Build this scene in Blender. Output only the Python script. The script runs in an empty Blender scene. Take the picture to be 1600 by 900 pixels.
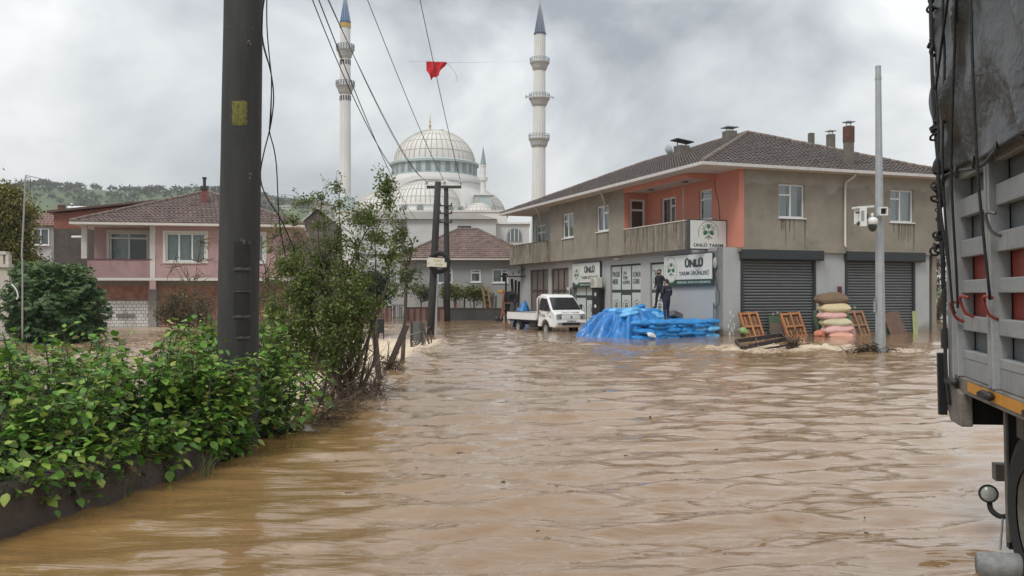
import bpy, math, random
import numpy as np
from mathutils import Vector, Matrix
R = math.radians
sc = bpy.context.scene
COL = sc.collection
rng = np.random.default_rng(7)
random.seed(7)

# ------------------------------------------------------------------ camera, sky, sun, exposure
EYE = 1.75; FPX = 1400.0; HOR = 460.0
cam_d = bpy.data.cameras.new('camera'); cam = bpy.data.objects.new('camera', cam_d); COL.objects.link(cam)
cam.location = (0, 0, EYE); cam.rotation_euler = (R(90), 0, 0)
cam_d.sensor_width = 36; cam_d.lens = 36*FPX/1600; cam_d.shift_y = (HOR-450)/1600
cam_d.clip_start = 0.05; cam_d.clip_end = 6000
sc.camera = cam
SUN_EL, SUN_AZ = R(52), R(215)      # azimuth clockwise from north (+Y)
w = bpy.data.worlds.new('World'); sc.world = w; w.use_nodes = True
nt = w.node_tree; nt.nodes.clear(); N = nt.nodes.new; L = nt.links.new
out = N('ShaderNodeOutputWorld'); bg = N('ShaderNodeBackground'); L(bg.outputs[0], out.inputs[0])
bg.inputs['Strength'].default_value = 0.1
sky = N('ShaderNodeTexSky'); sky.sky_type = 'NISHITA'; sky.sun_disc = False
sky.sun_elevation = SUN_EL; sky.sun_rotation = SUN_AZ
tc = N('ShaderNodeTexCoord')
mp = N('ShaderNodeMapping'); mp.inputs['Scale'].default_value = (1.0, 1.0, 1.5); L(tc.outputs['Generated'], mp.inputs[0])
mp.inputs['Location'].default_value = (3.1, 0.4, 0.35)
nz = N('ShaderNodeTexNoise'); nz.inputs['Scale'].default_value = 2.9; nz.inputs['Detail'].default_value = 7
nz.inputs['Roughness'].default_value = 0.53; nz.inputs['Distortion'].default_value = 0.3; L(mp.outputs[0], nz.inputs['Vector'])
cr = N('ShaderNodeValToRGB'); L(nz.outputs['Fac'], cr.inputs[0])
e = cr.color_ramp.elements
e[0].position = 0.38; e[0].color = (0.235, 0.25, 0.27, 1)
e[1].position = 0.62; e[1].color = (0.63, 0.64, 0.64, 1)
m_ = e.new(0.5); m_.color = (0.43, 0.45, 0.465, 1)
sep = N('ShaderNodeSeparateXYZ'); L(tc.outputs['Generated'], sep.inputs[0])
mr = N('ShaderNodeMapRange'); L(sep.outputs['Z'], mr.inputs['Value'])   # overcast sky: brighter towards the zenith
mr.inputs['From Min'].default_value = 0.0; mr.inputs['From Max'].default_value = 1.0
mr.inputs['To Min'].default_value = 10.6; mr.inputs['To Max'].default_value = 25.0
vm = N('ShaderNodeVectorMath'); vm.operation = 'SCALE'; L(cr.outputs[0], vm.inputs[0]); L(mr.outputs[0], vm.inputs['Scale'])
mx = N('ShaderNodeMix'); mx.data_type = 'RGBA'; mx.inputs[0].default_value = 0.93
L(sky.outputs[0], mx.inputs[6]); L(vm.outputs[0], mx.inputs[7]); L(mx.outputs[2], bg.inputs['Color'])
sd = bpy.data.lights.new('sun', 'SUN'); sd.energy = 1.5; sd.angle = R(18); sd.color = (1.0, 0.96, 0.9)
so = bpy.data.objects.new('sun', sd); COL.objects.link(so)
sdir = Vector((math.sin(SUN_AZ)*math.cos(SUN_EL), math.cos(SUN_AZ)*math.cos(SUN_EL), math.sin(SUN_EL)))
so.rotation_euler = sdir.to_track_quat('Z', 'Y').to_euler(); so.location = (0, -20, 40)
sc.view_settings.view_transform = 'Standard'; sc.view_settings.look = 'None'
sc.view_settings.exposure = 0.28; sc.view_settings.gamma = 1.0

# ------------------------------------------------------------------ helpers
def W(px, py, Y):                      # world point at distance Y seen at photo pixel (px, py)
    return Vector(((px-800)/FPX*Y, Y, EYE-(py-HOR)/FPX*Y))
def G(px, py, z=0.0):                  # point of the level z seen at a photo pixel
    Y = (EYE-z)*FPX/(py-HOR); return Vector(((px-800)/FPX*Y, Y, z))

MATS = {}
def M(name, col, rough=0.8, var=0.15, scale=3.0, bump=0.0, bscale=25.0, metal=0.0, spec=0.5, streak=0.0,
      scol=(0.03, 0.028, 0.025), stretch=(1, 1, 1), emit=None, streak_scale=(5, 5, 0.35), sthr=0.55, tide=None):
    if name in MATS: return MATS[name]
    m = bpy.data.materials.new(name); m.use_nodes = True; t = m.node_tree
    b = t.nodes['Principled BSDF']; b.inputs['Roughness'].default_value = rough; b.inputs['Metallic'].default_value = metal
    b.inputs['Specular IOR Level'].default_value = spec
    n = t.nodes.new; l = t.links.new
    co = n('ShaderNodeTexCoord'); oi = n('ShaderNodeObjectInfo')
    ad = n('ShaderNodeVectorMath'); ad.operation = 'ADD'
    ml = n('ShaderNodeMath'); ml.operation = 'MULTIPLY'; ml.inputs[1].default_value = 37.0
    l(oi.outputs['Random'], ml.inputs[0]); l(co.outputs['Object'], ad.inputs[0]); l(ml.outputs[0], ad.inputs[1])
    mp = n('ShaderNodeMapping'); mp.inputs['Scale'].default_value = stretch; l(ad.outputs[0], mp.inputs[0])
    nz = n('ShaderNodeTexNoise'); nz.inputs['Scale'].default_value = scale; nz.inputs['Detail'].default_value = 8
    nz.inputs['Roughness'].default_value = 0.65
    l(mp.outputs[0], nz.inputs['Vector'])
    rp = n('ShaderNodeValToRGB'); l(nz.outputs['Fac'], rp.inputs[0])
    rp.color_ramp.elements[0].position = 0.3; rp.color_ramp.elements[1].position = 0.7
    rp.color_ramp.elements[0].color = tuple(max(0, c*(1-var)) for c in col)+(1,)
    rp.color_ramp.elements[1].color = tuple(min(1, c*(1+var)) for c in col)+(1,)
    last = rp.outputs[0]
    if streak > 0:
        mp2 = n('ShaderNodeMapping'); mp2.inputs['Scale'].default_value = streak_scale; l(ad.outputs[0], mp2.inputs[0])
        n2 = n('ShaderNodeTexNoise'); n2.inputs['Scale'].default_value = 1.0; n2.inputs['Detail'].default_value = 6
        n2.inputs['Roughness'].default_value = 0.7
        l(mp2.outputs[0], n2.inputs['Vector'])
        mr2 = n('ShaderNodeMapRange'); mr2.inputs['From Min'].default_value = sthr; mr2.inputs['From Max'].default_value = sthr+0.14
        mr2.inputs['To Max'].default_value = streak; l(n2.outputs['Fac'], mr2.inputs['Value'])
        mi = n('ShaderNodeMix'); mi.data_type = 'RGBA'; mi.inputs[7].default_value = tuple(scol)+(1,)
        l(mr2.outputs[0], mi.inputs[0]); l(last, mi.inputs[6]); last = mi.outputs[2]
    if tide:                             # mud tide mark left by the flood, tide = height
        sx = n('ShaderNodeSeparateXYZ'); l(co.outputs['Object'], sx.inputs[0])
        n4 = n('ShaderNodeTexNoise'); n4.inputs['Scale'].default_value = 2.5; n4.inputs['Detail'].default_value = 7; l(co.outputs['Object'], n4.inputs['Vector'])
        ma = n('ShaderNodeMath'); ma.operation = 'MULTIPLY_ADD'; ma.inputs[1].default_value = -0.7; l(n4.outputs['Fac'], ma.inputs[0]); l(sx.outputs['Z'], ma.inputs[2])
        mt = n('ShaderNodeMapRange'); mt.inputs['From Min'].default_value = tide-0.05; mt.inputs['From Max'].default_value = tide-0.35; mt.inputs['To Max'].default_value = 0.6; l(ma.outputs[0], mt.inputs['Value'])
        m4 = n('ShaderNodeMix'); m4.data_type = 'RGBA'; m4.inputs[7].default_value = (0.17, 0.125, 0.085, 1); l(mt.outputs[0], m4.inputs[0]); l(last, m4.inputs[6]); last = m4.outputs[2]
    l(last, b.inputs['Base Color'])
    if bump > 0:
        n3 = n('ShaderNodeTexNoise'); n3.inputs['Scale'].default_value = bscale; n3.inputs['Detail'].default_value = 6
        l(mp.outputs[0], n3.inputs['Vector'])
        bp = n('ShaderNodeBump'); bp.inputs['Strength'].default_value = bump; bp.inputs['Distance'].default_value = 0.02
        l(n3.outputs['Fac'], bp.inputs['Height']); l(bp.outputs[0], b.inputs['Normal'])
    if emit:
        b.inputs['Emission Color'].default_value = tuple(emit)+(1,); b.inputs['Emission Strength'].default_value = 1
    MATS[name] = m; return m

def glass_mat(name, tint=(0.75, 0.8, 0.8), fac=0.12):
    if name in MATS: return MATS[name]
    m = bpy.data.materials.new(name); m.use_nodes = True; t = m.node_tree; t.nodes.clear()
    n = t.nodes.new; l = t.links.new
    o = n('ShaderNodeOutputMaterial'); tr = n('ShaderNodeBsdfTransparent'); tr.inputs[0].default_value = tuple(tint)+(1,)
    gl = n('ShaderNodeBsdfGlossy'); gl.inputs['Roughness'].default_value = 0.02
    lw = n('ShaderNodeLayerWeight'); lw.inputs[0].default_value = 0.18
    mr = n('ShaderNodeMapRange'); mr.inputs['To Min'].default_value = fac; mr.inputs['To Max'].default_value = 0.9
    l(lw.outputs['Facing'], mr.inputs['Value'])
    mi = n('ShaderNodeMixShader'); l(mr.outputs[0], mi.inputs[0]); l(tr.outputs[0], mi.inputs[1]); l(gl.outputs[0], mi.inputs[2])
    l(mi.outputs[0], o.inputs[0]); MATS[name] = m; return m

def leaf_mat(name, cols, rough=0.5, attr=True, trans=0.25):
    if name in MATS: return MATS[name]
    m = bpy.data.materials.new(name); m.use_nodes = True; t = m.node_tree
    b = t.nodes['Principled BSDF']; b.inputs['Roughness'].default_value = rough; b.inputs['Specular IOR Level'].default_value = 0.35
    n = t.nodes.new; l = t.links.new
    if attr:
        a = n('ShaderNodeAttribute'); a.attribute_name = 'rnd'; src = a.outputs['Fac']
    else:
        a = n('ShaderNodeObjectInfo'); src = a.outputs['Random']
    rp = n('ShaderNodeValToRGB'); l(src, rp.inputs[0])
    el = rp.color_ramp.elements
    while len(el) < len(cols): el.new(0.5)
    for i, c in enumerate(cols):
        el[i].position = i/(len(cols)-1); el[i].color = tuple(c)+(1,)
    l(rp.outputs[0], b.inputs['Base Color'])
    tl = n('ShaderNodeBsdfTranslucent'); l(rp.outputs[0], tl.inputs[0])
    mi = n('ShaderNodeMixShader'); mi.inputs[0].default_value = trans
    o = t.nodes['Material Output']; l(b.outputs[0], mi.inputs[1]); l(tl.outputs[0], mi.inputs[2]); l(mi.outputs[0], o.inputs[0])
    MATS[name] = m; return m

def tag(o, label=None, cat=None, group=None, kind=None):
    if label: o['label'] = label
    if cat: o['category'] = cat
    if group: o['group'] = group
    if kind: o['kind'] = kind
    return o
def empty(name, loc=(0, 0, 0), rz=0.0, rot=None):
    o = bpy.data.objects.new(name, None); COL.objects.link(o); o.location = loc
    o.rotation_euler = rot if rot else (0, 0, rz); o.empty_display_size = 0.2
    return o
def thing(name, label, cat, loc=(0, 0, 0), rz=0.0, group=None, rot=None):
    return tag(empty(name, loc, rz, rot), label, cat, group)
def copy_tree(o, parent=None):
    c = o.copy(); COL.objects.link(c)
    if parent: c.parent = parent
    for ch in list(o.children): copy_tree(ch, c)
    return c
def inst(src, name, parent=None, loc=(0, 0, 0), rot=(0, 0, 0), scale=(1, 1, 1), mat=None):
    o = bpy.data.objects.new(name, src); COL.objects.link(o); o.location = loc; o.rotation_euler = rot; o.scale = scale
    if parent: o.parent = parent
    return o

class MB:
    def __init__(s): s.v = []; s.f = []; s.m = []
    def add(s, vs, fs, mi=0):
        k = len(s.v); s.v += [tuple(p) for p in vs]; s.f += [tuple(i+k for i in f) for f in fs]; s.m += [mi]*len(fs); return s
    def box(s, x0, x1, y0, y1, z0, z1, mi=0):
        return s.add([(x0, y0, z0), (x1, y0, z0), (x1, y1, z0), (x0, y1, z0), (x0, y0, z1), (x1, y0, z1), (x1, y1, z1), (x0, y1, z1)],
                     [(0, 3, 2, 1), (4, 5, 6, 7), (0, 1, 5, 4), (1, 2, 6, 5), (2, 3, 7, 6), (3, 0, 4, 7)], mi)
    def bar(s, a, b, w, h, mi=0, up=(0, 0, 1)):      # rectangular bar from a to b
        a = Vector(a); b = Vector(b); d = (b-a).normalized(); u = Vector(up)
        if abs(d.dot(u)) > 0.98: u = Vector((1, 0, 0))
        x = d.cross(u).normalized()*w/2; y = x.cross(d).normalized()*h/2
        vs = [a-x-y, a+x-y, a+x+y, a-x+y, b-x-y, b+x-y, b+x+y, b-x+y]
        return s.add(vs, [(0, 1, 2, 3), (7, 6, 5, 4), (4, 5, 1, 0), (5, 6, 2, 1), (6, 7, 3, 2), (7, 4, 0, 3)], mi)
    def tube(s, pts, r, n=6, mi=0, cap=True):
        pts = [Vector(p) for p in pts]; rs = r if hasattr(r, '__len__') else [r]*len(pts); vs = []; ref = None
        for i, p in enumerate(pts):
            d = (pts[min(i+1, len(pts)-1)]-pts[max(i-1, 0)])
            d = d.normalized() if d.length > 1e-9 else Vector((0, 0, 1))
            if ref is None: ref = Vector((1, 0, 0)) if abs(d.x) < 0.9 else Vector((0, 1, 0))
            x = (ref-d*ref.dot(d)).normalized(); y = d.cross(x); ref = x
            for k in range(n):
                a = 2*math.pi*k/n; vs.append(p+(x*math.cos(a)+y*math.sin(a))*rs[i])
        fs = [(i*n+k, i*n+(k+1) % n, (i+1)*n+(k+1) % n, (i+1)*n+k) for i in range(len(pts)-1) for k in range(n)]
        if cap: fs += [tuple(range(n-1, -1, -1)), tuple((len(pts)-1)*n+k for k in range(n))]
        return s.add(vs, fs, mi)
    def prism(s, poly, O, A, B, Nn, d0, d1, mi=0):   # polygon in the plane O + a*A + b*B extruded along Nn
        O = Vector(O); A = Vector(A); B = Vector(B); Nn = Vector(Nn); n = len(poly)
        lo = [O+A*a+B*b+Nn*d0 for a, b in poly]; hi = [O+A*a+B*b+Nn*d1 for a, b in poly]
        fs = [tuple(range(n-1, -1, -1)), tuple(range(n, 2*n))]+[(i, (i+1) % n, n+(i+1) % n, n+i) for i in range(n)]
        return s.add(lo+hi, fs, mi)
    def lathe(s, prof, c=(0, 0, 0), n=24, a0=0.0, a1=2*math.pi, mi=0, flute=0.0):
        full = abs(a1-a0-2*math.pi) < 1e-6; m = n if full else n+1; vs = []
        for r, z in prof:
            for k in range(m):
                a = a0+(a1-a0)*k/n; rr = r*(1-flute*(k % 2)); vs.append((c[0]+rr*math.cos(a), c[1]+rr*math.sin(a), c[2]+z))
        fs = []
        for i in range(len(prof)-1):
            for k in range(n):
                k2 = (k+1) % m if full else k+1
                fs.append((i*m+k, i*m+k2, (i+1)*m+k2, (i+1)*m+k))
        return s.add(vs, fs, mi)
    def ball(s, c, r, n=10, mi=0, sq=(1, 1, 1)):
        pr = [(max(1e-4, math.cos(a)), math.sin(a)) for a in [(-0.5+i/n)*math.pi for i in range(n+1)]]
        k = len(s.v); s.lathe(pr, (0, 0, 0), n*2, mi=mi)
        for i in range(k, len(s.v)):
            x, y, z = s.v[i]; s.v[i] = (c[0]+x*r*sq[0], c[1]+y*r*sq[1], c[2]+z*r*sq[2])
        return s
    def torus(s, c, ax, Rr, r, n=20, k=8, mi=0):
        ax = Vector(ax).normalized(); x = ax.orthogonal().normalized(); y = ax.cross(x); c = Vector(c); vs = []
        for i in range(n):
            a = 2*math.pi*i/n; d = x*math.cos(a)+y*math.sin(a)
            for j in range(k):
                b = 2*math.pi*j/k; vs.append(c+d*(Rr+r*math.cos(b))+ax*(r*math.sin(b)))
        fs = [(i*k+j, ((i+1) % n)*k+j, ((i+1) % n)*k+(j+1) % k, i*k+(j+1) % k) for i in range(n) for j in range(k)]
        return s.add(vs, fs, mi)
    def mesh(s, name, mats, smooth=False):
        me = bpy.data.meshes.new(name); me.from_pydata(s.v, [], s.f); 
        for m in (mats if isinstance(mats, (list, tuple)) else [mats]): me.materials.append(m)
        if len(set(s.m)) > 1: me.polygons.foreach_set('material_index', s.m)
        elif s.m and s.m[0]: me.polygons.foreach_set('material_index', s.m)
        if smooth: me.polygons.foreach_set('use_smooth', [True]*len(me.polygons))
        me.validate(); me.update(); return me
    def build(s, name, mats, parent=None, smooth=False, label=None, loc=(0, 0, 0), rot=(0, 0, 0), bevel=0.0, sharp=None, sub=0):
        me = s.mesh(name, mats, smooth)
        if sharp is not None: me.set_sharp_from_angle(angle=R(sharp))
        o = bpy.data.objects.new(name, me); COL.objects.link(o); o.location = loc; o.rotation_euler = rot
        if parent: o.parent = parent
        if label: o['label'] = label
        if sub:
            md = o.modifiers.new('s', 'SUBSURF'); md.levels = md.render_levels = sub
        if bevel:
            md = o.modifiers.new('b', 'BEVEL'); md.width = bevel; md.segments = 2; md.limit_method = 'ANGLE'; md.angle_limit = R(40)
        return o

def fix_normals(o):
    import bmesh
    bm = bmesh.new(); bm.from_mesh(o.data); bmesh.ops.recalc_face_normals(bm, faces=bm.faces[:]); bm.to_mesh(o.data); bm.free()

def text(body, height, O, A, B, mat, parent, name='lettering', width=None, center=True, off=0.0, ext=0.004, bold=0.02):
    cu = bpy.data.curves.new('t', 'FONT'); cu.body = body; cu.size = 1.0; cu.extrude = 0.0; cu.offset = bold; cu.resolution_u = 3
    cu.space_line = 1.0
    ob = bpy.data.objects.new('t', cu); me = bpy.data.meshes.new_from_object(ob)
    n = len(me.vertices); co = np.empty(n*3); me.vertices.foreach_get('co', co); co = co.reshape(-1, 3)
    bpy.data.objects.remove(ob)
    x0, x1 = co[:, 0].min(), co[:, 0].max(); y0, y1 = co[:, 1].min(), co[:, 1].max()
    sy = height/(y1-y0); sx = width/(x1-x0) if width else sy
    O = np.array(O); A = np.array(A, float); B = np.array(B, float); Nn = np.cross(A, B)
    cx = (x0+x1)/2 if center else x0; cy = (y0+y1)/2 if center else y0
    p = O+np.outer((co[:, 0]-cx)*sx, A)+np.outer((co[:, 1]-cy)*sy, B)+Nn*(off+ext)
    me.vertices.foreach_set('co', p.ravel()); me.name = name; me.materials.append(mat); me.update()
    o = bpy.data.objects.new(name, me); COL.objects.link(o); o.parent = parent
    return o

def fastmesh(name, V, F, mats, attr=None, smooth=False, mi=None):
    """V (n,3) float array, F (m,k) int array"""
    me = bpy.data.meshes.new(name); V = np.asarray(V, np.float32); F = np.asarray(F, np.int32)
    me.vertices.add(len(V)); me.vertices.foreach_set('co', V.ravel())
    k = F.shape[1]; me.loops.add(F.size); me.loops.foreach_set('vertex_index', F.ravel())
    me.polygons.add(len(F)); me.polygons.foreach_set('loop_start', np.arange(0, F.size, k, dtype=np.int32))
    me.polygons.foreach_set('loop_total', np.full(len(F), k, np.int32))
    for m in (mats if isinstance(mats, (list, tuple)) else [mats]): me.materials.append(m)
    if mi is not None: me.polygons.foreach_set('material_index', np.asarray(mi, np.int32))
    if smooth: me.polygons.foreach_set('use_smooth', np.ones(len(F), bool))
    me.update(calc_edges=True)
    if attr is not None:
        for an, (dom, arr) in attr.items():
            a = me.attributes.new(an, 'FLOAT', dom); a.data.foreach_set('value', np.asarray(arr, np.float32))
    return me
def link(me, name, parent=None, **kw):
    o = bpy.data.objects.new(name, me); COL.objects.link(o)
    if parent: o.parent = parent
    return o

# leaf templates: x across, y along, z up (quads only)
T_DIAMOND = (np.array([(0, 0, 0), (0.33, 0.45, 0.05), (0, 1, 0), (-0.33, 0.45, 0.05)]), [(0, 1, 2, 3)])
T_OVATE = (np.array([(0, 0, 0), (0.30, 0.18, 0.05), (0.40, 0.5, 0.07), (0.2, 0.82, 0.02), (0, 1.05, -0.06), (-0.2, 0.82, 0.02),
                     (-0.40, 0.5, 0.07), (-0.30, 0.18, 0.05), (0, 0.5, 0.0)]), [(0, 1, 2, 8), (8, 2, 3, 4), (8, 4, 5, 6), (0, 8, 6, 7)])
def _lobed():
    v = [(0, 0, 0)]; f = []
    for a in (-75, -38, 0, 38, 75):
        l_ = 1.0-0.3*abs(a)/75; d = np.array((math.sin(R(a)), math.cos(R(a)))); n = np.array((d[1], -d[0])); k = len(v)
        p1 = d*0.5*l_+n*0.16; p2 = d*l_; p3 = d*0.5*l_-n*0.16
        v += [(p1[0], p1[1], 0.05), (p2[0], p2[1], -0.08), (p3[0], p3[1], 0.05)]; f.append((0, k, k+1, k+2))
    return np.array(v), f
T_LOBED = _lobed()
def leaves(name, P, D, Nn, S, T, mat, parent=None, rnd=None):
    """P positions, D tip directions, Nn approximate normals, S sizes"""
    P = np.asarray(P, float); D = np.asarray(D, float); Nn = np.asarray(Nn, float); S = np.asarray(S, float)
    D /= np.linalg.norm(D, axis=1, keepdims=True)+1e-9
    X = np.cross(D, Nn); X /= np.linalg.norm(X, axis=1, keepdims=True)+1e-9
    Z = np.cross(X, D); tv, tf = T; k = len(tv); n = len(P)
    V = (P[:, None, :]+S[:, None, None]*(tv[None, :, 0:1]*X[:, None, :]+tv[None, :, 1:2]*D[:, None, :]+tv[None, :, 2:3]*Z[:, None, :])).reshape(-1, 3)
    F = (np.array(tf)[None, :, :]+(np.arange(n)*k)[:, None, None]).reshape(-1, 4)
    if rnd is None: rnd = rng.random(n)
    me = fastmesh(name, V, F, mat, {'rnd': ('FACE', np.repeat(rnd, len(tf)))}, smooth=True)
    o = link(me, name, parent); return o
def unit(n):
    a = rng.normal(size=(n, 3)); return a/np.linalg.norm(a, axis=1, keepdims=True)

def curve_pts(a, b, n=6, wob=0.1, lift=0.0):
    a = Vector(a); b = Vector(b); L_ = (b-a).length; o1 = Vector(rng.normal(size=3))*wob*L_; pts = []
    for i in range(n+1):
        t = i/n; pts.append(a.lerp(b, t)+o1*math.sin(math.pi*t)+Vector((0, 0, lift*L_*math.sin(math.pi*t))))
    return pts

def grow(parent, base, blobs, n_limbs, n_twigs, per_twig, size, T, lmat, bmat, trunk_r=0.06, twig_r=0.006, name_leaf='foliage',
         trunk_name='trunk', leaf_from=0.35, spread=0.06, base_spread=0.2, trunk_top=None, seed=1, size_var=0.35, up=0.3, bare=0.0, extra=None):
    """a plant of limbs that reach into ellipsoid blobs [(centre, (rx,ry,rz), weight)], with leaves along the twigs"""
    global rng
    rng_old = rng; rng = np.random.default_rng(seed)
    base = Vector(base); mb = MB(); W_ = np.array([b[2] for b in blobs], float); W_ /= W_.sum(); nodes = []
    if trunk_top is not None:
        tt = Vector(trunk_top); tp = curve_pts(base, tt, 5, 0.03); mb.tube(tp, [trunk_r*(1.25-0.5*i/5) for i in range(6)], 8)
        nodes += tp[2:]
    for i in range(n_limbs):
        b = blobs[rng.choice(len(blobs), p=W_)]; c = np.array(b[0]); r = np.array(b[1])
        e_ = Vector(c+unit(1)[0]*r*0.55); s0 = (Vector(trunk_top) if trunk_top is not None else base+Vector((rng.normal()*base_spread, rng.normal()*base_spread, 0)))
        pts = curve_pts(s0, e_, 7, 0.09, 0.05); r0 = trunk_r*(0.6 if trunk_top is not None else 0.7)*rng.uniform(0.6, 1.1)
        mb.tube(pts, [max(twig_r, r0*(1-0.85*k/7)) for k in range(8)], 6); nodes += pts[2:]
    ND = np.array([tuple(p) for p in nodes]); P = []; D = []
    for i in range(n_twigs):
        b = blobs[rng.choice(len(blobs), p=W_)]; c = np.array(b[0]); r = np.array(b[1])
        e_ = c+unit(1)[0]*r*rng.random()**0.4
        j = np.argmin(((ND-e_)**2).sum(1)+rng.random(len(ND))*0.1*r.max()**2); s0 = ND[j]
        pts = curve_pts(s0, e_, 4, 0.10, 0.04); mb.tube(pts, [twig_r*1.6, twig_r*1.4, twig_r*1.1, twig_r*0.8, twig_r*0.5], 3, cap=False)
        if rng.random() < bare: continue
        for k in range(per_twig):
            t = leaf_from+(1-leaf_from)*rng.random(); q = t*4; a = int(min(q, 3)); p = pts[a].lerp(pts[a+1], q-a)
            P.append(np.array(p)+rng.normal(size=3)*spread); dd = np.array(pts[a+1]-pts[a]); dd = dd/(np.linalg.norm(dd)+1e-6)
            D.append(dd*0.5+rng.normal(size=3)*0.7)
    P = np.array(P); D = np.array(D); Nn = unit(len(P)); Nn[:, 2] = np.abs(Nn[:, 2])+up
    S = size*(1+size_var*(rng.random(len(P))*2-1))
    wood = mb.build(trunk_name, bmat, parent, smooth=True)
    if T is T_DIAMOND or extra != 'split':
        lv = leaves(name_leaf, P, D, Nn, S, T, lmat, parent)
        lv['kind'] = 'stuff'
    else:
        lv = (P, D, Nn, S)
    rng = rng_old
    return wood, lv

def wallgrid(mb, O, A, Nn, th, a0, a1, z0, z1, holes=(), mi=0, mi_reveal=None):
    """wall slab in the plane O + a*A + z*Z, outer face at O, body goes th against the outward normal Nn; rectangular holes (a0,a1,z0,z1)"""
    O = Vector(O); A = Vector(A); Nn = Vector(Nn); Z = Vector((0, 0, 1)); mr_ = mi if mi_reveal is None else mi_reveal
    xs = sorted(set([a0, a1]+[h for q in holes for h in q[:2]])); zs = sorted(set([z0, z1]+[h for q in holes for h in q[2:4]]))
    xs = [x for x in xs if a0-1e-6 <= x <= a1+1e-6]; zs = [z for z in zs if z0-1e-6 <= z <= z1+1e-6]
    def solid(i, j):
        if i < 0 or j < 0 or i >= len(xs)-1 or j >= len(zs)-1: return False
        cx = (xs[i]+xs[i+1])/2; cz = (zs[j]+zs[j+1])/2
        return not any(h[0] < cx < h[1] and h[2] < cz < h[3] for h in holes)
    P = lambda a, z, d: O+A*a+Z*z-Nn*(th*d)
    for i in range(len(xs)-1):
        for j in range(len(zs)-1):
            if not solid(i, j): continue
            x0, x1, y0, y1 = xs[i], xs[i+1], zs[j], zs[j+1]
            mb.add([P(x0, y0, 0), P(x1, y0, 0), P(x1, y1, 0), P(x0, y1, 0)], [(0, 1, 2, 3)], mi)
            mb.add([P(x0, y0, 1), P(x1, y0, 1), P(x1, y1, 1), P(x0, y1, 1)], [(3, 2, 1, 0)], mi)
            for (di, dj, p, q) in ((-1, 0, (x0, y0), (x0, y1)), (1, 0, (x1, y0), (x1, y1)), (0, -1, (x0, y0), (x1, y0)), (0, 1, (x0, y1), (x1, y1))):
                if not solid(i+di, j+dj):
                    mb.add([P(p[0], p[1], 0), P(q[0], q[1], 0), P(q[0], q[1], 1), P(p[0], p[1], 1)], [(0, 1, 2, 3)], mr_)

def window(parent, O, A, Nn, a0, a1, z0, z1, mf, mg, mc=None, rec=0.12, cols=(0.5,), bars=None, transom=None, sill=True, fw=0.06, ms=None, curt=None, name='window'):
    """frame with mullions at fractions cols, transom at fraction (col index, fraction), pane and curtain as children"""
    O = Vector(O); A = Vector(A); Nn = Vector(Nn); Z = Vector((0, 0, 1)); O2 = O-Nn*rec
    fr = MB()
    def b(x0, x1, y0, y1, d0=-0.05, d1=0.02): fr.prism([(x0, y0), (x1, y0), (x1, y1), (x0, y1)], O2, A, Z, Nn, d0, d1)
    b(a0, a0+fw, z0, z1); b(a1-fw, a1, z0, z1); b(a0+fw, a1-fw, z1-fw, z1); b(a0+fw, a1-fw, z0, z0+fw)
    xs = [a0+fw]
    for c in cols:
        x = a0+(a1-a0)*c; b(x-fw*0.5, x+fw*0.5, z0+fw, z1-fw); xs += [x-fw*0.5, x+fw*0.5]
    xs.append(a1-fw)
    if transom:
        for ci, t in transom:
            xa, xb = xs[ci*2], xs[ci*2+1]; z = z0+(z1-z0)*t; b(xa, xb, z-fw*0.5, z+fw*0.5)
    o = fr.build(name, mf, parent)
    for i in range(0, len(xs), 2):
        g = MB(); g.prism([(xs[i], z0+fw), (xs[i+1], z0+fw), (xs[i+1], z1-fw), (xs[i], z1-fw)], O2, A, Z, Nn, -0.022, -0.016); g.build('pane', mg, o)
    if mc:
        for (c0, c1) in (curt or [(0.05, 0.95)]):
            cb = MB(); n = max(6, int((c1-c0)*(a1-a0)/0.05)); vs = []
            for k in range(n+1):
                a = a0+(a1-a0)*(c0+(c1-c0)*k/n); d = -0.2-0.03*math.sin(k*2.1)-0.012*math.sin(k*5.3)
                vs += [O2+A*a+Z*z0+Nn*d, O2+A*a+Z*(z1-0.02)+Nn*d]
            cb.add(vs, [(2*k, 2*k+2, 2*k+3, 2*k+1) for k in range(n)]); cb.build('curtain', mc, o, smooth=True)
    if sill:
        s = MB(); s.prism([(a0-0.06, z0-0.05), (a1+0.06, z0-0.05), (a1+0.06, z0-0.002), (a0-0.06, z0-0.002)], O, A, Z, Nn, -rec, 0.06); s.build('sill', ms or mf, o)
    return o

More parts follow.
